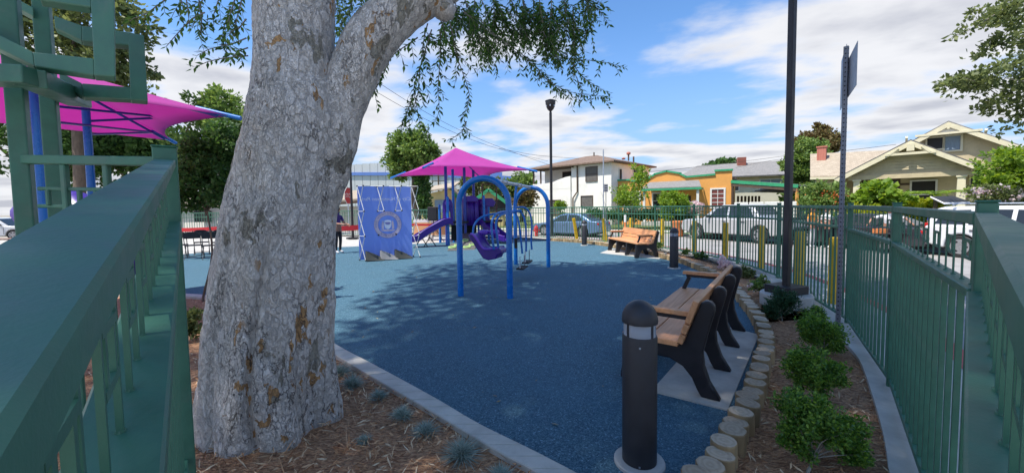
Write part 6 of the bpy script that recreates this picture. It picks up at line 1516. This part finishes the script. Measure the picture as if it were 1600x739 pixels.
# ================================================================ CARS
def arcpts(cx, cz, r, a0, a1, n=9): return [(cx+r*math.cos(a0+(a1-a0)*i/n), cz+r*math.sin(a0+(a1-a0)*i/n)) for i in range(n+1)]
def car(name, label, cat, loc, rz, paint, sp):
    """local x forwards, y to the car's left, origin on the road under the middle"""
    r = thing(name, label, cat, loc, rz); W = sp['W']/2; xf, xr, wr = sp['xf'], sp['xr'], sp['wr']; aw = wr+.05; zs = sp['sill']
    bottom = [(sp['x0'], zs+.12), (xr-aw, zs)] + arcpts(xr, wr, aw, math.pi-.15, .15) + [(xr+aw, zs), (xf-aw, zs)] + arcpts(xf, wr, aw, math.pi-.15, .15) + [(xf+aw, zs), (sp['x1'], zs+.10)]
    prof = bottom + sp['deck']
    o = MB().prism(prof, (0, -W, 0), (1, 0, 0), (0, 0, 1), (0, 2*W, 0)).build('body', paint, r); bev(o, .055, 3); shade(o.data, 40)
    # cabin, narrowing towards the roof
    zb, zt, wb, wt = sp['zb'], sp['zt'], W-.035, W-sp['tumble']
    yy = lambda z: wb+(wt-wb)*(z-zb)/(zt-zb)
    cab = sp['cab']; L_ = [Vector((x, yy(z), z)) for x, z in cab]; Rr = [Vector((x, -yy(z), z)) for x, z in cab]; n = len(cab)
    mb = MB().add(L_+Rr, [tuple(range(n)), tuple(range(2*n-1, n-1, -1))]+[((i+1) % n, i, n+i, n+(i+1) % n) for i in range(n)]); o = mb.build('cabin', paint, r); bev(o, .05, 3); shade(o.data, 40)
    for poly in sp['win']:
        for sg in (1, -1):
            pts = [Vector((x, sg*(yy(z)+.006), z)) for x, z in poly]; MB().slab(pts, (0, -sg*.02, .0)).build('side_window', m_glass, r)
    for (xa, za), (xb, zb_) in sp['screens']:
        wa, w2 = yy(za)-.10, yy(zb_)-.10; nn = Vector((zb_-za, 0, -(xb-xa))); nn = nn.normalized()*.012; 
        if (xa > 0) != (nn.x > 0): nn = -nn
        MB().slab([Vector((xa, wa, za))+nn, Vector((xa, -wa, za))+nn, Vector((xb, -w2, zb_))+nn, Vector((xb, w2, zb_))+nn], -nn*2).build('windscreen', m_glass, r)
    for x in (xf, xr):
        for sg in (1, -1):
            Mx = Matrix.Rotation(R(90), 3, 'X'); wh_ = MB().lathe([(wr*.64, -.10), (wr*.93, -.105), (wr, -.07), (wr, .07), (wr*.93, .105), (wr*.64, .10)], 24, c=(x, sg*(W-.10), wr), M=Mx).build('wheel', m_rubber, r, smooth=35)
            mb = MB().lathe([(.02, -.03), (wr*.66, -.03), (wr*.68, .0), (wr*.66, .03), (.02, .03)], 24, c=(x, sg*(W-.02), wr), M=Mx); rim = mb.build('rim', m_rim, wh_, smooth=30)
            mb = MB()
            for k in range(6):
                a = 6.283*k/6; mb.box((x+wr*.46*math.cos(a), sg*(W+.012), wr+wr*.46*math.sin(a)), (wr*.16, .012, wr*.16), M=Matrix.Rotation(-a, 3, 'Y'))
            mb.build('rim_hole', m_hole, wh_)
    for sg in (1, -1):
        mx, mz = sp['mirror']; o = MB().box((mx, sg*(W+.08), mz), (.12, .20, .14)).build('wing_mirror', sp.get('mirmat', paint), r); bev(o, .03, 2)
        x1, z1 = sp['head']; o = MB().box((x1, sg*(W-.26), z1), (.14, .42, .16)).build('headlight', m_head, r); bev(o, .03, 2)
        x1, z1 = sp['tail']; o = MB().box((x1, sg*(W-.11), z1), (.12, .20, sp.get('tailh', .13))).build('tail_light', m_tail, r); bev(o, .025, 2)
        for dx in sp['doors']: 
            MB().box((dx, sg*(W+.004), (zs+zb)/2+.05), (.012, .012, zb-zs-.12)).build('door_gap', m_hole, r)
        for hx in sp['handles']: MB().box((hx, sg*(W+.014), zb-.12), (.17, .03, .035)).build('door_handle', sp.get('mirmat', paint), r)
    MB().box((sp['x0']+.02, 0, zs+.22), (.10, 1.9*W, .22)).build('rear_bumper', sp.get('bump', paint), r); MB().box((sp['x1']-.02, 0, zs+.20), (.10, 1.9*W, .22)).build('front_bumper', sp.get('bump', paint), r)
    MB().box((sp['x0']-.005, 0, zs+.52), (.02, .32, .15)).build('number_plate', m_frame, r)
    o = MB().box(((sp['x0']+sp['x1'])/2, 0, zs+.02), (sp['x1']-sp['x0']-.5, 1.7*W, .12)).build('underbody', m_trimblk, r)
    return r
sedan = dict(W=1.80, xf=1.42, xr=-1.35, wr=.33, sill=.20, x0=-2.40, x1=2.40, deck=[(2.44, .52), (2.35, .68), (2.05, .78), (1.05, .90), (-1.75, .98), (-2.30, .95), (-2.44, .60)], zb=.88, zt=1.43, tumble=.26,
             cab=[(1.15, .88), (.32, 1.36), (-.10, 1.43), (-.75, 1.43), (-1.15, 1.37), (-1.95, .96)], win=[[(.80, .94), (.28, 1.30), (-.22, 1.35), (-.22, .95)], [(-.30, .95), (-.30, 1.35), (-.75, 1.35), (-1.05, 1.29), (-1.38, .99)]], screens=[((1.10, .93), (.36, 1.34)), ((-1.90, 1.0), (-1.17, 1.35))], mirror=(.72, .98), head=(2.28, .64), tail=(-2.33, .80), doors=(.92, -.26), handles=(-.08, -1.10))
pickup = dict(W=1.96, xf=1.75, xr=-1.65, wr=.41, sill=.36, x0=-2.75, x1=2.70, deck=[(2.74, .70), (2.66, .98), (2.45, 1.06), (1.35, 1.14), (-2.70, 1.16), (-2.78, .75)], zb=1.12, zt=1.84, tumble=.24,
             cab=[(1.42, 1.12), (.72, 1.76), (.35, 1.84), (-.98, 1.84), (-1.22, 1.78), (-1.62, 1.24), (-1.66, 1.12)], win=[[(1.05, 1.18), (.62, 1.68), (.02, 1.74), (.02, 1.18)], [(-.08, 1.18), (-.08, 1.74), (-.90, 1.74), (-1.12, 1.64), (-1.36, 1.20)]], screens=[((1.36, 1.18), (.76, 1.74)), ((-1.56, 1.30), (-1.26, 1.72))], mirror=(.95, 1.25), mirmat=m_trimblk, head=(2.60, .92), tail=(-2.70, .98), tailh=.3, doors=(1.18, -.03, -1.03), handles=(.12, -.86), bump=m_trimblk)
suv = dict(W=1.92, xf=1.50, xr=-1.35, wr=.37, sill=.30, x0=-2.30, x1=2.40, deck=[(2.44, .62), (2.36, .88), (2.15, .98), (1.15, 1.06), (-2.28, 1.06), (-2.36, .70)], zb=1.04, zt=1.72, tumble=.22,
             cab=[(1.25, 1.04), (.50, 1.64), (.15, 1.72), (-1.85, 1.70), (-2.10, 1.62), (-2.30, 1.04)], win=[[(.92, 1.10), (.42, 1.56), (-.18, 1.60), (-.18, 1.10)], [(-.28, 1.10), (-.28, 1.60), (-1.08, 1.60), (-1.20, 1.10)], [(-1.32, 1.10), (-1.20, 1.59), (-1.86, 1.57), (-2.06, 1.10)]], screens=[((1.20, 1.09), (.54, 1.62))], mirror=(.82, 1.16), mirmat=m_trimblk, head=(2.30, .80), tail=(-2.26, 1.02), tailh=.22, doors=(1.0, -.23, -1.26), handles=(-.05, -1.05))
RZ = -.36
fwd = Vector((-1.46, 1.9)).normalized()
car('parked_sedan', 'blue saloon car parked on the street in front of the white house', 'car', (3.75, 24.75, RZ), math.atan2(.62, -.78), m_car_blue, sedan)
car('pickup_truck', 'silver crew cab pickup truck parked before the orange house', 'pickup', (11.75, 19.9, RZ), math.atan2(.90, -.44), m_car_silver, pickup)
pk = bpy.data.objects['pickup_truck']
mb = MB()
for sg in (-1, 1): mb.box((-2.2, sg*.93, 1.175), (1.05, .09, .05))
mb.box((-2.72, 0, 1.175), (.08, 1.9, .05)); mb.build('bed_rail', m_trimblk, pk)
MB().box((-2.2, 0, 1.163), (.98, 1.74, .012)).build('bed_opening', m_hole, pk)
SV = Vector((16.05, 11.55, 0)); sva = math.atan2(-.975, .22)
sv = car('white_suv', 'white estate car with raised tailgate at the right behind the fence', 'car', (SV.x, SV.y, RZ), sva, m_car_white, suv)
# raised tailgate, roof rails and dark boot opening
mb = MB().slab([(-1.95, -.66, 1.75), (-1.95, .66, 1.75), (-2.4, .58, 2.0), (-2.4, -.58, 2.0)], (0, 0, .07)); o = mb.build('tailgate', m_car_white, sv); bev(o, .03, 2)
MB().slab([(-1.98, -.63, 1.80), (-1.98, .63, 1.80), (-2.37, .56, 2.005), (-2.37, -.56, 2.005)], (0, 0, .055)).build('rear_window', m_trimblk, o)
MB().box((-2.305, 0, 1.30), (.03, 1.4, .62)).build('boot_opening', m_hole, sv)
for s in (-.62, .62): MB().tube([(.1, s, 1.74), (0, s, 1.79), (-1.6, s, 1.79), (-1.75, s, 1.74)], .022, 6).build('roof_rail', m_galv, sv, smooth=60)
car('dark_car', 'dark car parked behind the pickup truck and half hidden by pedestrians', 'car', (14.3, 15.9, RZ), math.atan2(.93, -.36), m_car_dark, sedan)
wv_ = P(-6, 350, 30); car('parked_car', 'white car parked far away at the left edge of the photo', 'car', (wv_.x, wv_.y, -.42), R(20), m_car_white, suv)

# ================================================================ PEOPLE
def person(label, loc, rz, pose, cols, h=1.68, hairlong=False):
    """one skinned body; cols: list of (z_low, material index...) zones"""
    s = h/1.70; J = dict(pel=(0, 0, .92), wai=(0, .01, 1.08), che=(0, 0, 1.26), nck=(0, .01, 1.43), chn=(0, .03, 1.51), hd=(0, .02, 1.60), top=(0, .01, 1.68))
    for sd, sg in (('l', 1), ('r', -1)):
        J[sd+'sh'] = (sg*.17, 0, 1.38); J[sd+'el'] = (sg*.23, -.02, 1.12); J[sd+'wr'] = (sg*.24, .06, .90); J[sd+'hp'] = (sg*.09, 0, .88); J[sd+'kn'] = (sg*.10, .02, .49); J[sd+'an'] = (sg*.10, -.02, .08); J[sd+'to'] = (sg*.12, .14, .03)
    J.update(pose)
    Rad = dict(pel=.135, wai=.125, che=.145, nck=.055, chn=.065, hd=.095, top=.06)
    for sd in 'lr': Rad.update({sd+'sh': .062, sd+'el': .046, sd+'wr': .033, sd+'hp': .085, sd+'kn': .06, sd+'an': .045, sd+'to': .035})
    E = [('pel', 'wai'), ('wai', 'che'), ('che', 'nck'), ('nck', 'chn'), ('chn', 'hd'), ('hd', 'top')]
    for sd in 'lr': E += [('che', sd+'sh'), (sd+'sh', sd+'el'), (sd+'el', sd+'wr'), ('pel', sd+'hp'), (sd+'hp', sd+'kn'), (sd+'kn', sd+'an'), (sd+'an', sd+'to')]
    names = list(J); V = [Vector(J[k])*s for k in names]; rad = [Rad[k]*s for k in names]; ed = [(names.index(a), names.index(b)) for a, b in E]
    for sd, sg in (('l', 1), ('r', -1)):   # palm and five fingers
        w = Vector(J[sd+'wr'])*s; el = Vector(J[sd+'el'])*s; d = (w-el).normalized(); sx = Vector((1, 0, 0)); sx = (sx-d*sx.dot(d)).normalized(); sy = d.cross(sx)
        pi = len(V); V.append(w+d*.075); rad.append(.034*s); ed.append((names.index(sd+'wr'), pi))
        for k in range(4):
            i = len(V); V.append(w+d*.12+sy*(-.027+.018*k)); rad.append(.011); ed.append((pi, i)); V.append(w+d*(.155+(.015, .022, .018, .0)[k])+sy*(-.030+.020*k)+sx*.012*-sg); rad.append(.009); ed.append((i, i+1))
        i = len(V); V.append(w+d*.085+sy*.045); rad.append(.012); ed.append((pi, i)); V.append(w+d*.12+sy*.062); rad.append(.010); ed.append((i, i+1))
    me = bpy.data.meshes.new('p'); me.from_pydata([tuple(v) for v in V], ed, []); o = bpy.data.objects.new('p', me); COL.objects.link(o)
    sk = o.modifiers.new('skin', 'SKIN'); sb = o.modifiers.new('sub', 'SUBSURF'); sb.levels = sb.render_levels = 2; sk.use_smooth_shade = True
    for i, v in enumerate(me.skin_vertices[0].data): v.radius = (rad[i], rad[i]*(.72 if names[i] in ('pel', 'wai', 'che') else 1)) if i < len(names) else (rad[i], rad[i])
    me.skin_vertices[0].data[0].use_root = True
    dg = bpy.context.evaluated_depsgraph_get(); nm = bpy.data.meshes.new_from_object(o.evaluated_get(dg)); bpy.data.objects.remove(o); nm.name = 'person'
    mats = cols['mats']; nm.materials.clear()
    for m in mats: nm.materials.append(m)
    body = [Vector(J[k])*s for k in names]; segs = [(names.index(a), names.index(b)) for a, b in E]
    for p in nm.polygons:
        c = p.center; best = None; bd_ = 9
        for ia, ib in segs:
            a, b = body[ia], body[ib]; t = max(0, min(1, (c-a).dot(b-a)/(b-a).length_squared)); dd = (c-(a+(b-a)*t)).length-rad[ia]*.6
            if dd < bd_: bd_ = dd; best = (names[ia], names[ib], t)
        p.material_index = cols['zone'](best[0], best[1], best[2], c/s)
    shade(nm); ob = link('person', nm, None, loc, (0, 0, rz)); tag(ob, label, 'person')
    H0 = Vector(J['hd'])*s
    hr = MB().lathe([(.098*s, -.01*s), (.106*s, .03*s), (.092*s, .08*s), (.05*s, .105*s), (.005, .112*s)], 14, c=H0+Vector((0, -.018*s, 0))); hr.build('hair', cols.get('hair', m_hair), ob, smooth=60)
    if hairlong: 
        q = MB().tube([H0+Vector((0, -.06, .04)), H0+Vector((0, -.10, -.08)), H0+Vector((0, -.10, -.28))], [.07, .095, .05], 10); q.build('hair', m_hair, ob, smooth=60)
    fm = MB()
    for sg in (-1, 1): fm.lathe([(.011*s, -.006), (.014*s, 0), (.011*s, .006)], 8, c=H0+Vector((sg*.033*s, .092*s, .0)), M=Matrix.Rotation(R(90), 3, 'X'))
    fm.box(H0+Vector((0, .078*s, -.060*s)), (.05*s, .012, .012)); fm.build('eyes_and_mouth', m_hair, ob)
    fm = MB(); fm.tube([H0+Vector((0, .088*s, .0)), H0+Vector((0, .108*s, -.028*s)), H0+Vector((0, .09*s, -.034*s))], [.009, .015, .008], 6)
    for sg in (-1, 1): fm.lathe([(.012, -.012), (.026, 0), (.012, .012)], 8, c=H0+Vector((sg*.095*s, .0, -.01)), M=Matrix.Rotation(R(90), 3, 'Y'))
    fm.build('nose_and_ears', m_skin, ob, smooth=60)
    return ob
def zones(sleeve=.7, legs=2.0, top=1, bot=2):
    def f(a, b, t, c):
        if a in ('nck', 'chn', 'hd'): return 0
        if b in ('top',): return 0
        if a[1:] == 'el' or (a[1:] == 'sh' and t > sleeve): return 0
        if a[1:] == 'an': return 3
        if a[1:] in ('hp',): return bot if t < legs else 0
        if a[1:] == 'kn': return bot if legs > 1 and t < legs-1 else 0
        if a == 'pel' and b != 'wai': return bot
        if a == 'pel' and c.z < .95: return bot
        return top
    return f
def facing(v): return math.atan2(-v[0], v[1])          # local +y looks along v
pz = G(1268, 391, -.36); pz = P(1268, 380, 16.2)
person('person in orange shirt and pale trousers standing behind the pickup', (pz.x, pz.y, RZ), facing((.4, -1)), dict(lel=(.26, .0, 1.12), lwr=(.27, .1, .92), rel=(-.26, .05, 1.13), rwr=(-.22, .22, 1.02)), dict(mats=[m_skin, m_osh, m_pale, m_shoe], zone=zones()), 1.72)
pz = P(1291, 380, 16.0)
person('person in white top and black trousers standing beside the person in orange', (pz.x, pz.y, RZ), facing((-1, -.5)), dict(rel=(-.22, .14, 1.16), rwr=(-.16, .34, 1.2)), dict(mats=[m_skin, m_wsh, m_blk, m_shoe], zone=zones()), 1.66)
pz = P(1386, 380, 14.4)
person('person in white shirt and blue shorts leaning forward with arms spread wide', (pz.x, pz.y, RZ), facing((-.6, -1)), dict(lsh=(.18, .06, 1.36), rsh=(-.18, .06, 1.36), lel=(.46, .10, 1.26), lwr=(.58, .22, 1.10), rel=(-.46, .10, 1.26), rwr=(-.58, .22, 1.10), nck=(0, .08, 1.42), chn=(0, .13, 1.49), hd=(0, .14, 1.58), top=(0, .13, 1.66), che=(0, .05, 1.25)), dict(mats=[m_skin, m_wsh, m_jean, m_shoe], zone=zones(.8, .8), hair=m_skin), 1.70)
for dx, lab in ((-.62, 'orange carton on the table left of the person in white shirt'), (.55, 'orange carton on the table right of the person in white shirt')):
    c = Vector((pz.x+dx, pz.y-.35, 0)); mb = MB(); mb.box((0, 0, .075), (.34, .24, .15)); mb.box((0, 0, .155), (.35, .25, .02)); mb.box((0, -.122, .08), (.16, .006, .07)); o = mb.build('carton', m_orange); o.location = (c.x, c.y, .42+.02+RZ+.30); bev(o, .01); tag(o, lab, 'carton', 'orange cartons on the street table')
tt = thing('folding_table', 'narrow folding table behind the fence in front of the person in white shirt', 'table', (pz.x, pz.y-.4, RZ), facing((0, -1)))
o = MB().box((0, 0, .72), (1.7, .5, .035)).build('table_top', m_trimblk, tt)
for sx_ in (-.7, .7):
    for sy_ in (-.18, .18): MB().tube([(sx_, sy_, 0), (sx_, sy_, .70)], .015, 6).build('leg', m_trimblk, tt)
pz = G(529, 395.5)
person('person in dark top and black trousers half hidden behind the big trunk', (pz.x, pz.y, 0), facing((1, -.35)), dict(lel=(.2, .12, 1.10), lwr=(.14, .36, 1.08), rel=(-.2, .12, 1.10), rwr=(-.12, .36, 1.06)), dict(mats=[m_skin, m_pur, m_blk, m_shoe], zone=zones()), 1.62, True)
pz = P(1457, 380, 15.0)
person('person in blue clothes standing at the rear of the white car', (pz.x, pz.y, RZ), facing((1, -.2)), dict(lel=(.22, .12, 1.14), lwr=(.16, .34, 1.12)), dict(mats=[m_skin, m_jean, m_jean, m_shoe], zone=zones()), 1.6)

# ================================================================ STREET AND EVENT FURNITURE
# stop sign (seen obliquely) beyond the fence
q = G(546, 372, -.3); q = P(546, 372, 24.5); ss = thing('stop_sign', 'red stop sign on a post beyond the fence, right of the big trunk', 'stop sign', (q.x, q.y, -.4), R(88))
zt = P(546, 306, 24.5).z+.4
MB().box((0, 0, (zt+.5)/2), (.05, .05, zt+.5)).build('post', m_galv, ss)
oc = lambda r: [(r*math.cos(R(22.5+45*i)), r*math.sin(R(22.5+45*i))) for i in range(8)]
MB().prism(oc(.58), (0, -.03, zt), (1, 0, 0), (0, 0, 1), (0, -.012, 0)).build('sign_border', m_frame, ss); MB().prism(oc(.54), (0, -.043, zt), (1, 0, 0), (0, 0, 1), (0, -.004, 0)).build('sign_face', m_redp, ss)
put_text('STOP', .38, (0, -.049, zt), 'lettering', m_frame, ss)
# slim dark pole left of the display wall
q = G(551.5, 373, 0); fp = thing('flag_pole', 'slim dark pole between the big trunk and the display wall', 'pole', (q.x, q.y, 0)); ztop = P(551, 225, q.y).z
MB().tube([(0, 0, 0), (0, 0, ztop)], [.07, .05], 10).build('pole', m_black, fp, smooth=60); MB().box((0, 0, .04), (.5, .5, .08)).build('base_plate', m_black, fp)
# grey sign post before the white house
q = P(943, 360, 23.0); gp = thing('street_sign', 'thin grey street pole with small sign plate before the white house', 'sign post', (q.x, q.y, -.3)); 
MB().tube([(0, 0, 0), (0, 0, P(940, 234, 23.0).z+.3)], .035, 8).build('pole', m_galv, gp, smooth=60)
zz_ = P(945, 294, 23.0).z+.3; MB().box((.14, -.05, zz_), (.24, .02, .46)).build('sign_plate', m_sign, gp)
mb = MB()
for dz in (-.14, 0, .14): mb.box((.14, -.063, zz_+dz), (.16, .004, .05))
mb.build('sign_print', m_trimblk, gp)
MB().tube([(.14, -.03, 0), (.14, -.03, zz_)], .025, 8).build('pole', m_signgal, gp, smooth=60)
# hydrant
q = P(838, 364, 23.8); hy = thing('fire_hydrant', 'red fire hydrant on the far verge left of the blue car', 'hydrant', (q.x, q.y, -.36))
MB().lathe([(.16, 0), (.16, .05), (.10, .06), (.10, .5), (.13, .52), (.13, .56), (.12, .62), (.06, .70), (.03, .76), (.005, .76)], 14).build('barrel', m_redp, hy, smooth=40)
mb = MB(); mb.tube([(-.2, 0, .42), (.2, 0, .42)], .06, 8); mb.tube([(0, -.2, .38), (0, 0, .38)], .075, 8); mb.build('outlet', m_redp, hy, smooth=40)
# orange and white delineator
q = P(977, 352, 22.0); de = thing('delineator_post', 'orange delineator post with white top beyond the far bench', 'delineator', (q.x, q.y, -.36)); zt = P(977, 336, 22).z+.36
MB().lathe([(.2, 0), (.2, .05), (.10, .06), (.09, zt*.7)], 14).build('post', m_orange, de, smooth=40); MB().lathe([(.092, zt*.7), (.092, zt*.98), (.03, zt)], 14).build('reflective_collar', m_frame, de, smooth=40)
q = P(1060, 352, 22.6); mb = MB(); mb.lathe([(.22, 0), (.30, .05), (.33, .75), (.36, .8), (.36, .88), (.30, .9)], 16); o = mb.build('planter_pot', m_orange, smooth=40); o.location = (q.x, q.y, -.33); tag(o, 'orange tub standing on the far verge before the orange house', 'tub')
# red barrier tape between slim posts
def tape(a, b, z, label, w=.14, sag=.08):
    n = 14; mb = MB(); pts = [Vector(a).lerp(Vector(b), i/n)+Vector((0, 0, z-sag*4*(i/n)*(1-i/n))) for i in range(n+1)]
    for p0, p1 in zip(pts, pts[1:]): mb.poly([p0, p1, p1+Vector((0, 0, w)), p0+Vector((0, 0, w))])
    o = mb.build('barrier_tape', m_redp, org=tuple(a)); s = o.modifiers.new('solid', 'SOLIDIFY'); s.thickness = .004; return tag(o, label, 'barrier tape', 'red barrier tape round the event area')
a = P(225, 352, 15); b = P(350, 357, 15); ztp = P(300, 360, 15).z; tape((a.x, a.y, 0), (b.x, b.y, 0), ztp, 'red barrier tape above the folding chairs left of the big trunk', .15, .05)
a2 = P(505, 356, 16.0); b2_ = P(566, 352, 16.4); tape((a2.x, a2.y, 0), (b2_.x, b2_.y, 0), P(530, 360, 16).z, 'red barrier tape between the big trunk and the display wall', .22, .04)
a3 = P(640, 347, 18.0); b3 = P(702, 347, 18.2); tape((a3.x, a3.y, 0), (b3.x, b3.y, 0), P(670, 352, 18).z, 'red barrier tape in front of the peach boards by the slide', .09, .03)
for v, lab in ((Vector((a.x, a.y, 0)), 'stanchion holding the left end of the tape above the chairs'), (Vector((b.x, b.y, 0)), 'stanchion behind the big trunk holding the chair-side tape'), (Vector((a2.x, a2.y, 0)), 'stanchion hidden by the trunk for the tape near the display wall'), (Vector((b2_.x, b2_.y, 0)), 'stanchion behind the display wall edge holding red tape')):
    s_ = thing('stanchion', lab, 'stanchion', tuple(v), 0, 'stanchions'); MB().lathe([(.17, 0), (.17, .03), (.03, .05), (.025, 1.02), (.04, 1.04), (.01, 1.06)], 12).build('post', m_blue if 'display' in lab else m_black, s_, smooth=50)
# peach and white boards behind the slide
for k, (px0, px1, lab) in enumerate(((646, 672, 'left peach coloured board with scalloped white top by the purple slide'), (673, 700, 'right peach coloured board with scalloped white top by the purple slide'))):
    a = P(px0, 370, 18.6); b = P(px1, 370, 18.6); zt = P((px0+px1)/2, 347, 18.6).z; bo = thing('barrier_board', lab, 'barrier', ((a.x+b.x)/2, 18.6, 0), 0, 'peach barrier boards'); w = b.x-a.x-.04
    o = MB().box((0, 0, .22+(zt-.22)/2), (w, .06, zt-.22)).build('board', m_peach, bo); 
    mb = MB(); n = 5
    for i in range(n):
        x0 = -w/2+w*i/n; mb.prism([(x0, 0)]+[(x0+w/n*j/6, .10+.07*math.sin(math.pi*j/6)) for j in range(7)]+[(x0+w/n, 0)], (0, -.032, zt-.02), (1, 0, 0), (0, 0, 1), (0, .064, 0))
    mb.build('scalloped_top', m_frame, bo)
    for sx_ in (-w/2+.05, w/2-.05): MB().box((sx_, 0, .12), (.05, .4, .24)).build('foot', m_frame, bo)
# loudspeaker on a tripod
q = G(677, 381); spk = thing('loudspeaker', 'black loudspeaker on a tripod stand left of the play structure', 'loudspeaker', (q.x, 17.2, 0)); c = P(677, 334, 17.2); cz = c.z; cx_ = P(677, 334, 17.2).x-q.x
o = MB().box((cx_, 0, cz), (.44, .36, .62)).build('cabinet', m_black, spk); bev(o, .03, 2)
MB().box((cx_, -.185, cz), (.36, .012, .52)).build('grille', m_trimblk, o)
MB().tube([(cx_, 0, .25), (cx_, 0, cz-.3)], .02, 8).build('stand_pole', m_black, spk)
for k in range(3):
    a_ = 2.1*k+.4; MB().tube([(cx_, 0, .75), (cx_+.45*math.cos(a_), .45*math.sin(a_), .01)], .014, 6).build('stand_leg', m_black, spk)
# black folding chairs left of the big trunk
def folding_chair(loc, rz, label):
    r = thing('folding_chair', label, 'chair', loc, rz, 'black folding chairs left of the trunk')
    o = MB().box((0, 0, .44), (.40, .38, .03)).build('seat', m_black, r); bev(o, .01)
    o = MB().prism([(-.20, -.10), (.20, -.10), (.21, 0), (.17, .09), (.10, .12), (-.10, .12), (-.17, .09), (-.21, 0)], (0, -.235, .77), (1, 0, 0), (0, -.14, .99), (0, .025, .003)).build('backrest', m_black, r)
    for sx_ in (-.21, .21):
        MB().tube([(sx_, .24, 0), (sx_, -.12, .50), (sx_, -.26, .88)], .012, 6).build('leg', m_black, r); MB().tube([(sx_, -.26, 0), (sx_, .16, .45)], .012, 6).build('leg', m_black, r)
    mb = MB(); mb.tube([(-.21, .19, .08), (.21, .19, .08)], .009, 6); mb.tube([(-.21, -.2, .08), (.21, -.2, .08)], .009, 6); mb.build('cross_bar', m_black, r); return r
c0 = None
for k, (px, Y, lab) in enumerate(((302, 12.6, 'black folding chair in the gap left of the young tree stem'), (330, 12.5, 'black folding chair right of the young tree stem, half behind the trunk'), (280, 12.8, 'black folding chair partly hidden by the railing corner post'), (315, 13.8, 'black folding chair in the second row behind the young tree'), (343, 13.7, 'black folding chair in the second row beside the trunk'))):
    v = P(px, 380, Y); loc = (v.x, v.y, 0)
    if c0 is None: c0 = folding_chair(loc, R(32), lab)
    else: dup(c0, loc, R(32)+random.uniform(-.15, .15), lab)
# utility pole and overhead wires
q = P(686, 320, 60); up_ = thing('utility_pole', 'distant utility pole with crossarms beside the ivy tree', 'utility pole', (q.x, q.y, -.5)); zt = P(686, 270, 60).z+.5
MB().tube([(0, 0, 0), (0, 0, zt)], [.16, .11], 8).build('pole', m_browntimber, up_, smooth=60)
for dz in (.5, 1.3): MB().box((0, 0, zt-dz), (2.2, .12, .14)).build('crossarm', m_browntimber, up_)
def wire(pts, Ys, label, r=.012):
    ps_ = crom([P(x, y, Y) for (x, y), Y in zip(pts, Ys)], 10); o = MB().tube(ps_, r, 5).build('overhead_wire', m_black, org=tuple(ps_[0])); tag(o, label, 'wire', 'overhead wires')
wire([(520, 70), (575, 118), (680, 184), (770, 226), (870, 262)], (16, 17, 20, 24, 30), 'upper of the two overhead wires sloping down behind the hanging leaves', .010)
wire([(520, 95), (575, 136), (680, 194), (770, 230), (856, 252)], (16, 17, 20, 24, 32), 'lower of the two overhead wires sloping down behind the hanging leaves', .010)
wire([(780, 232), (840, 243), (905, 248)], (24, 28, 34), 'short overhead wire running to the white house roof', .012)
wire([(985, 272), (1080, 262), (1180, 250), (1245, 241)], (44, 44, 42, 40), 'overhead wire above the long grey roof', .02)
wire([(1150, 262), (1200, 252), (1245, 246)], (44, 42, 40), 'short overhead wire meeting the grey roof', .02)
wire([(1318, 236), (1360, 231), (1400, 226)], (36, 36, 36), 'overhead wire left of the craftsman gable', .018)
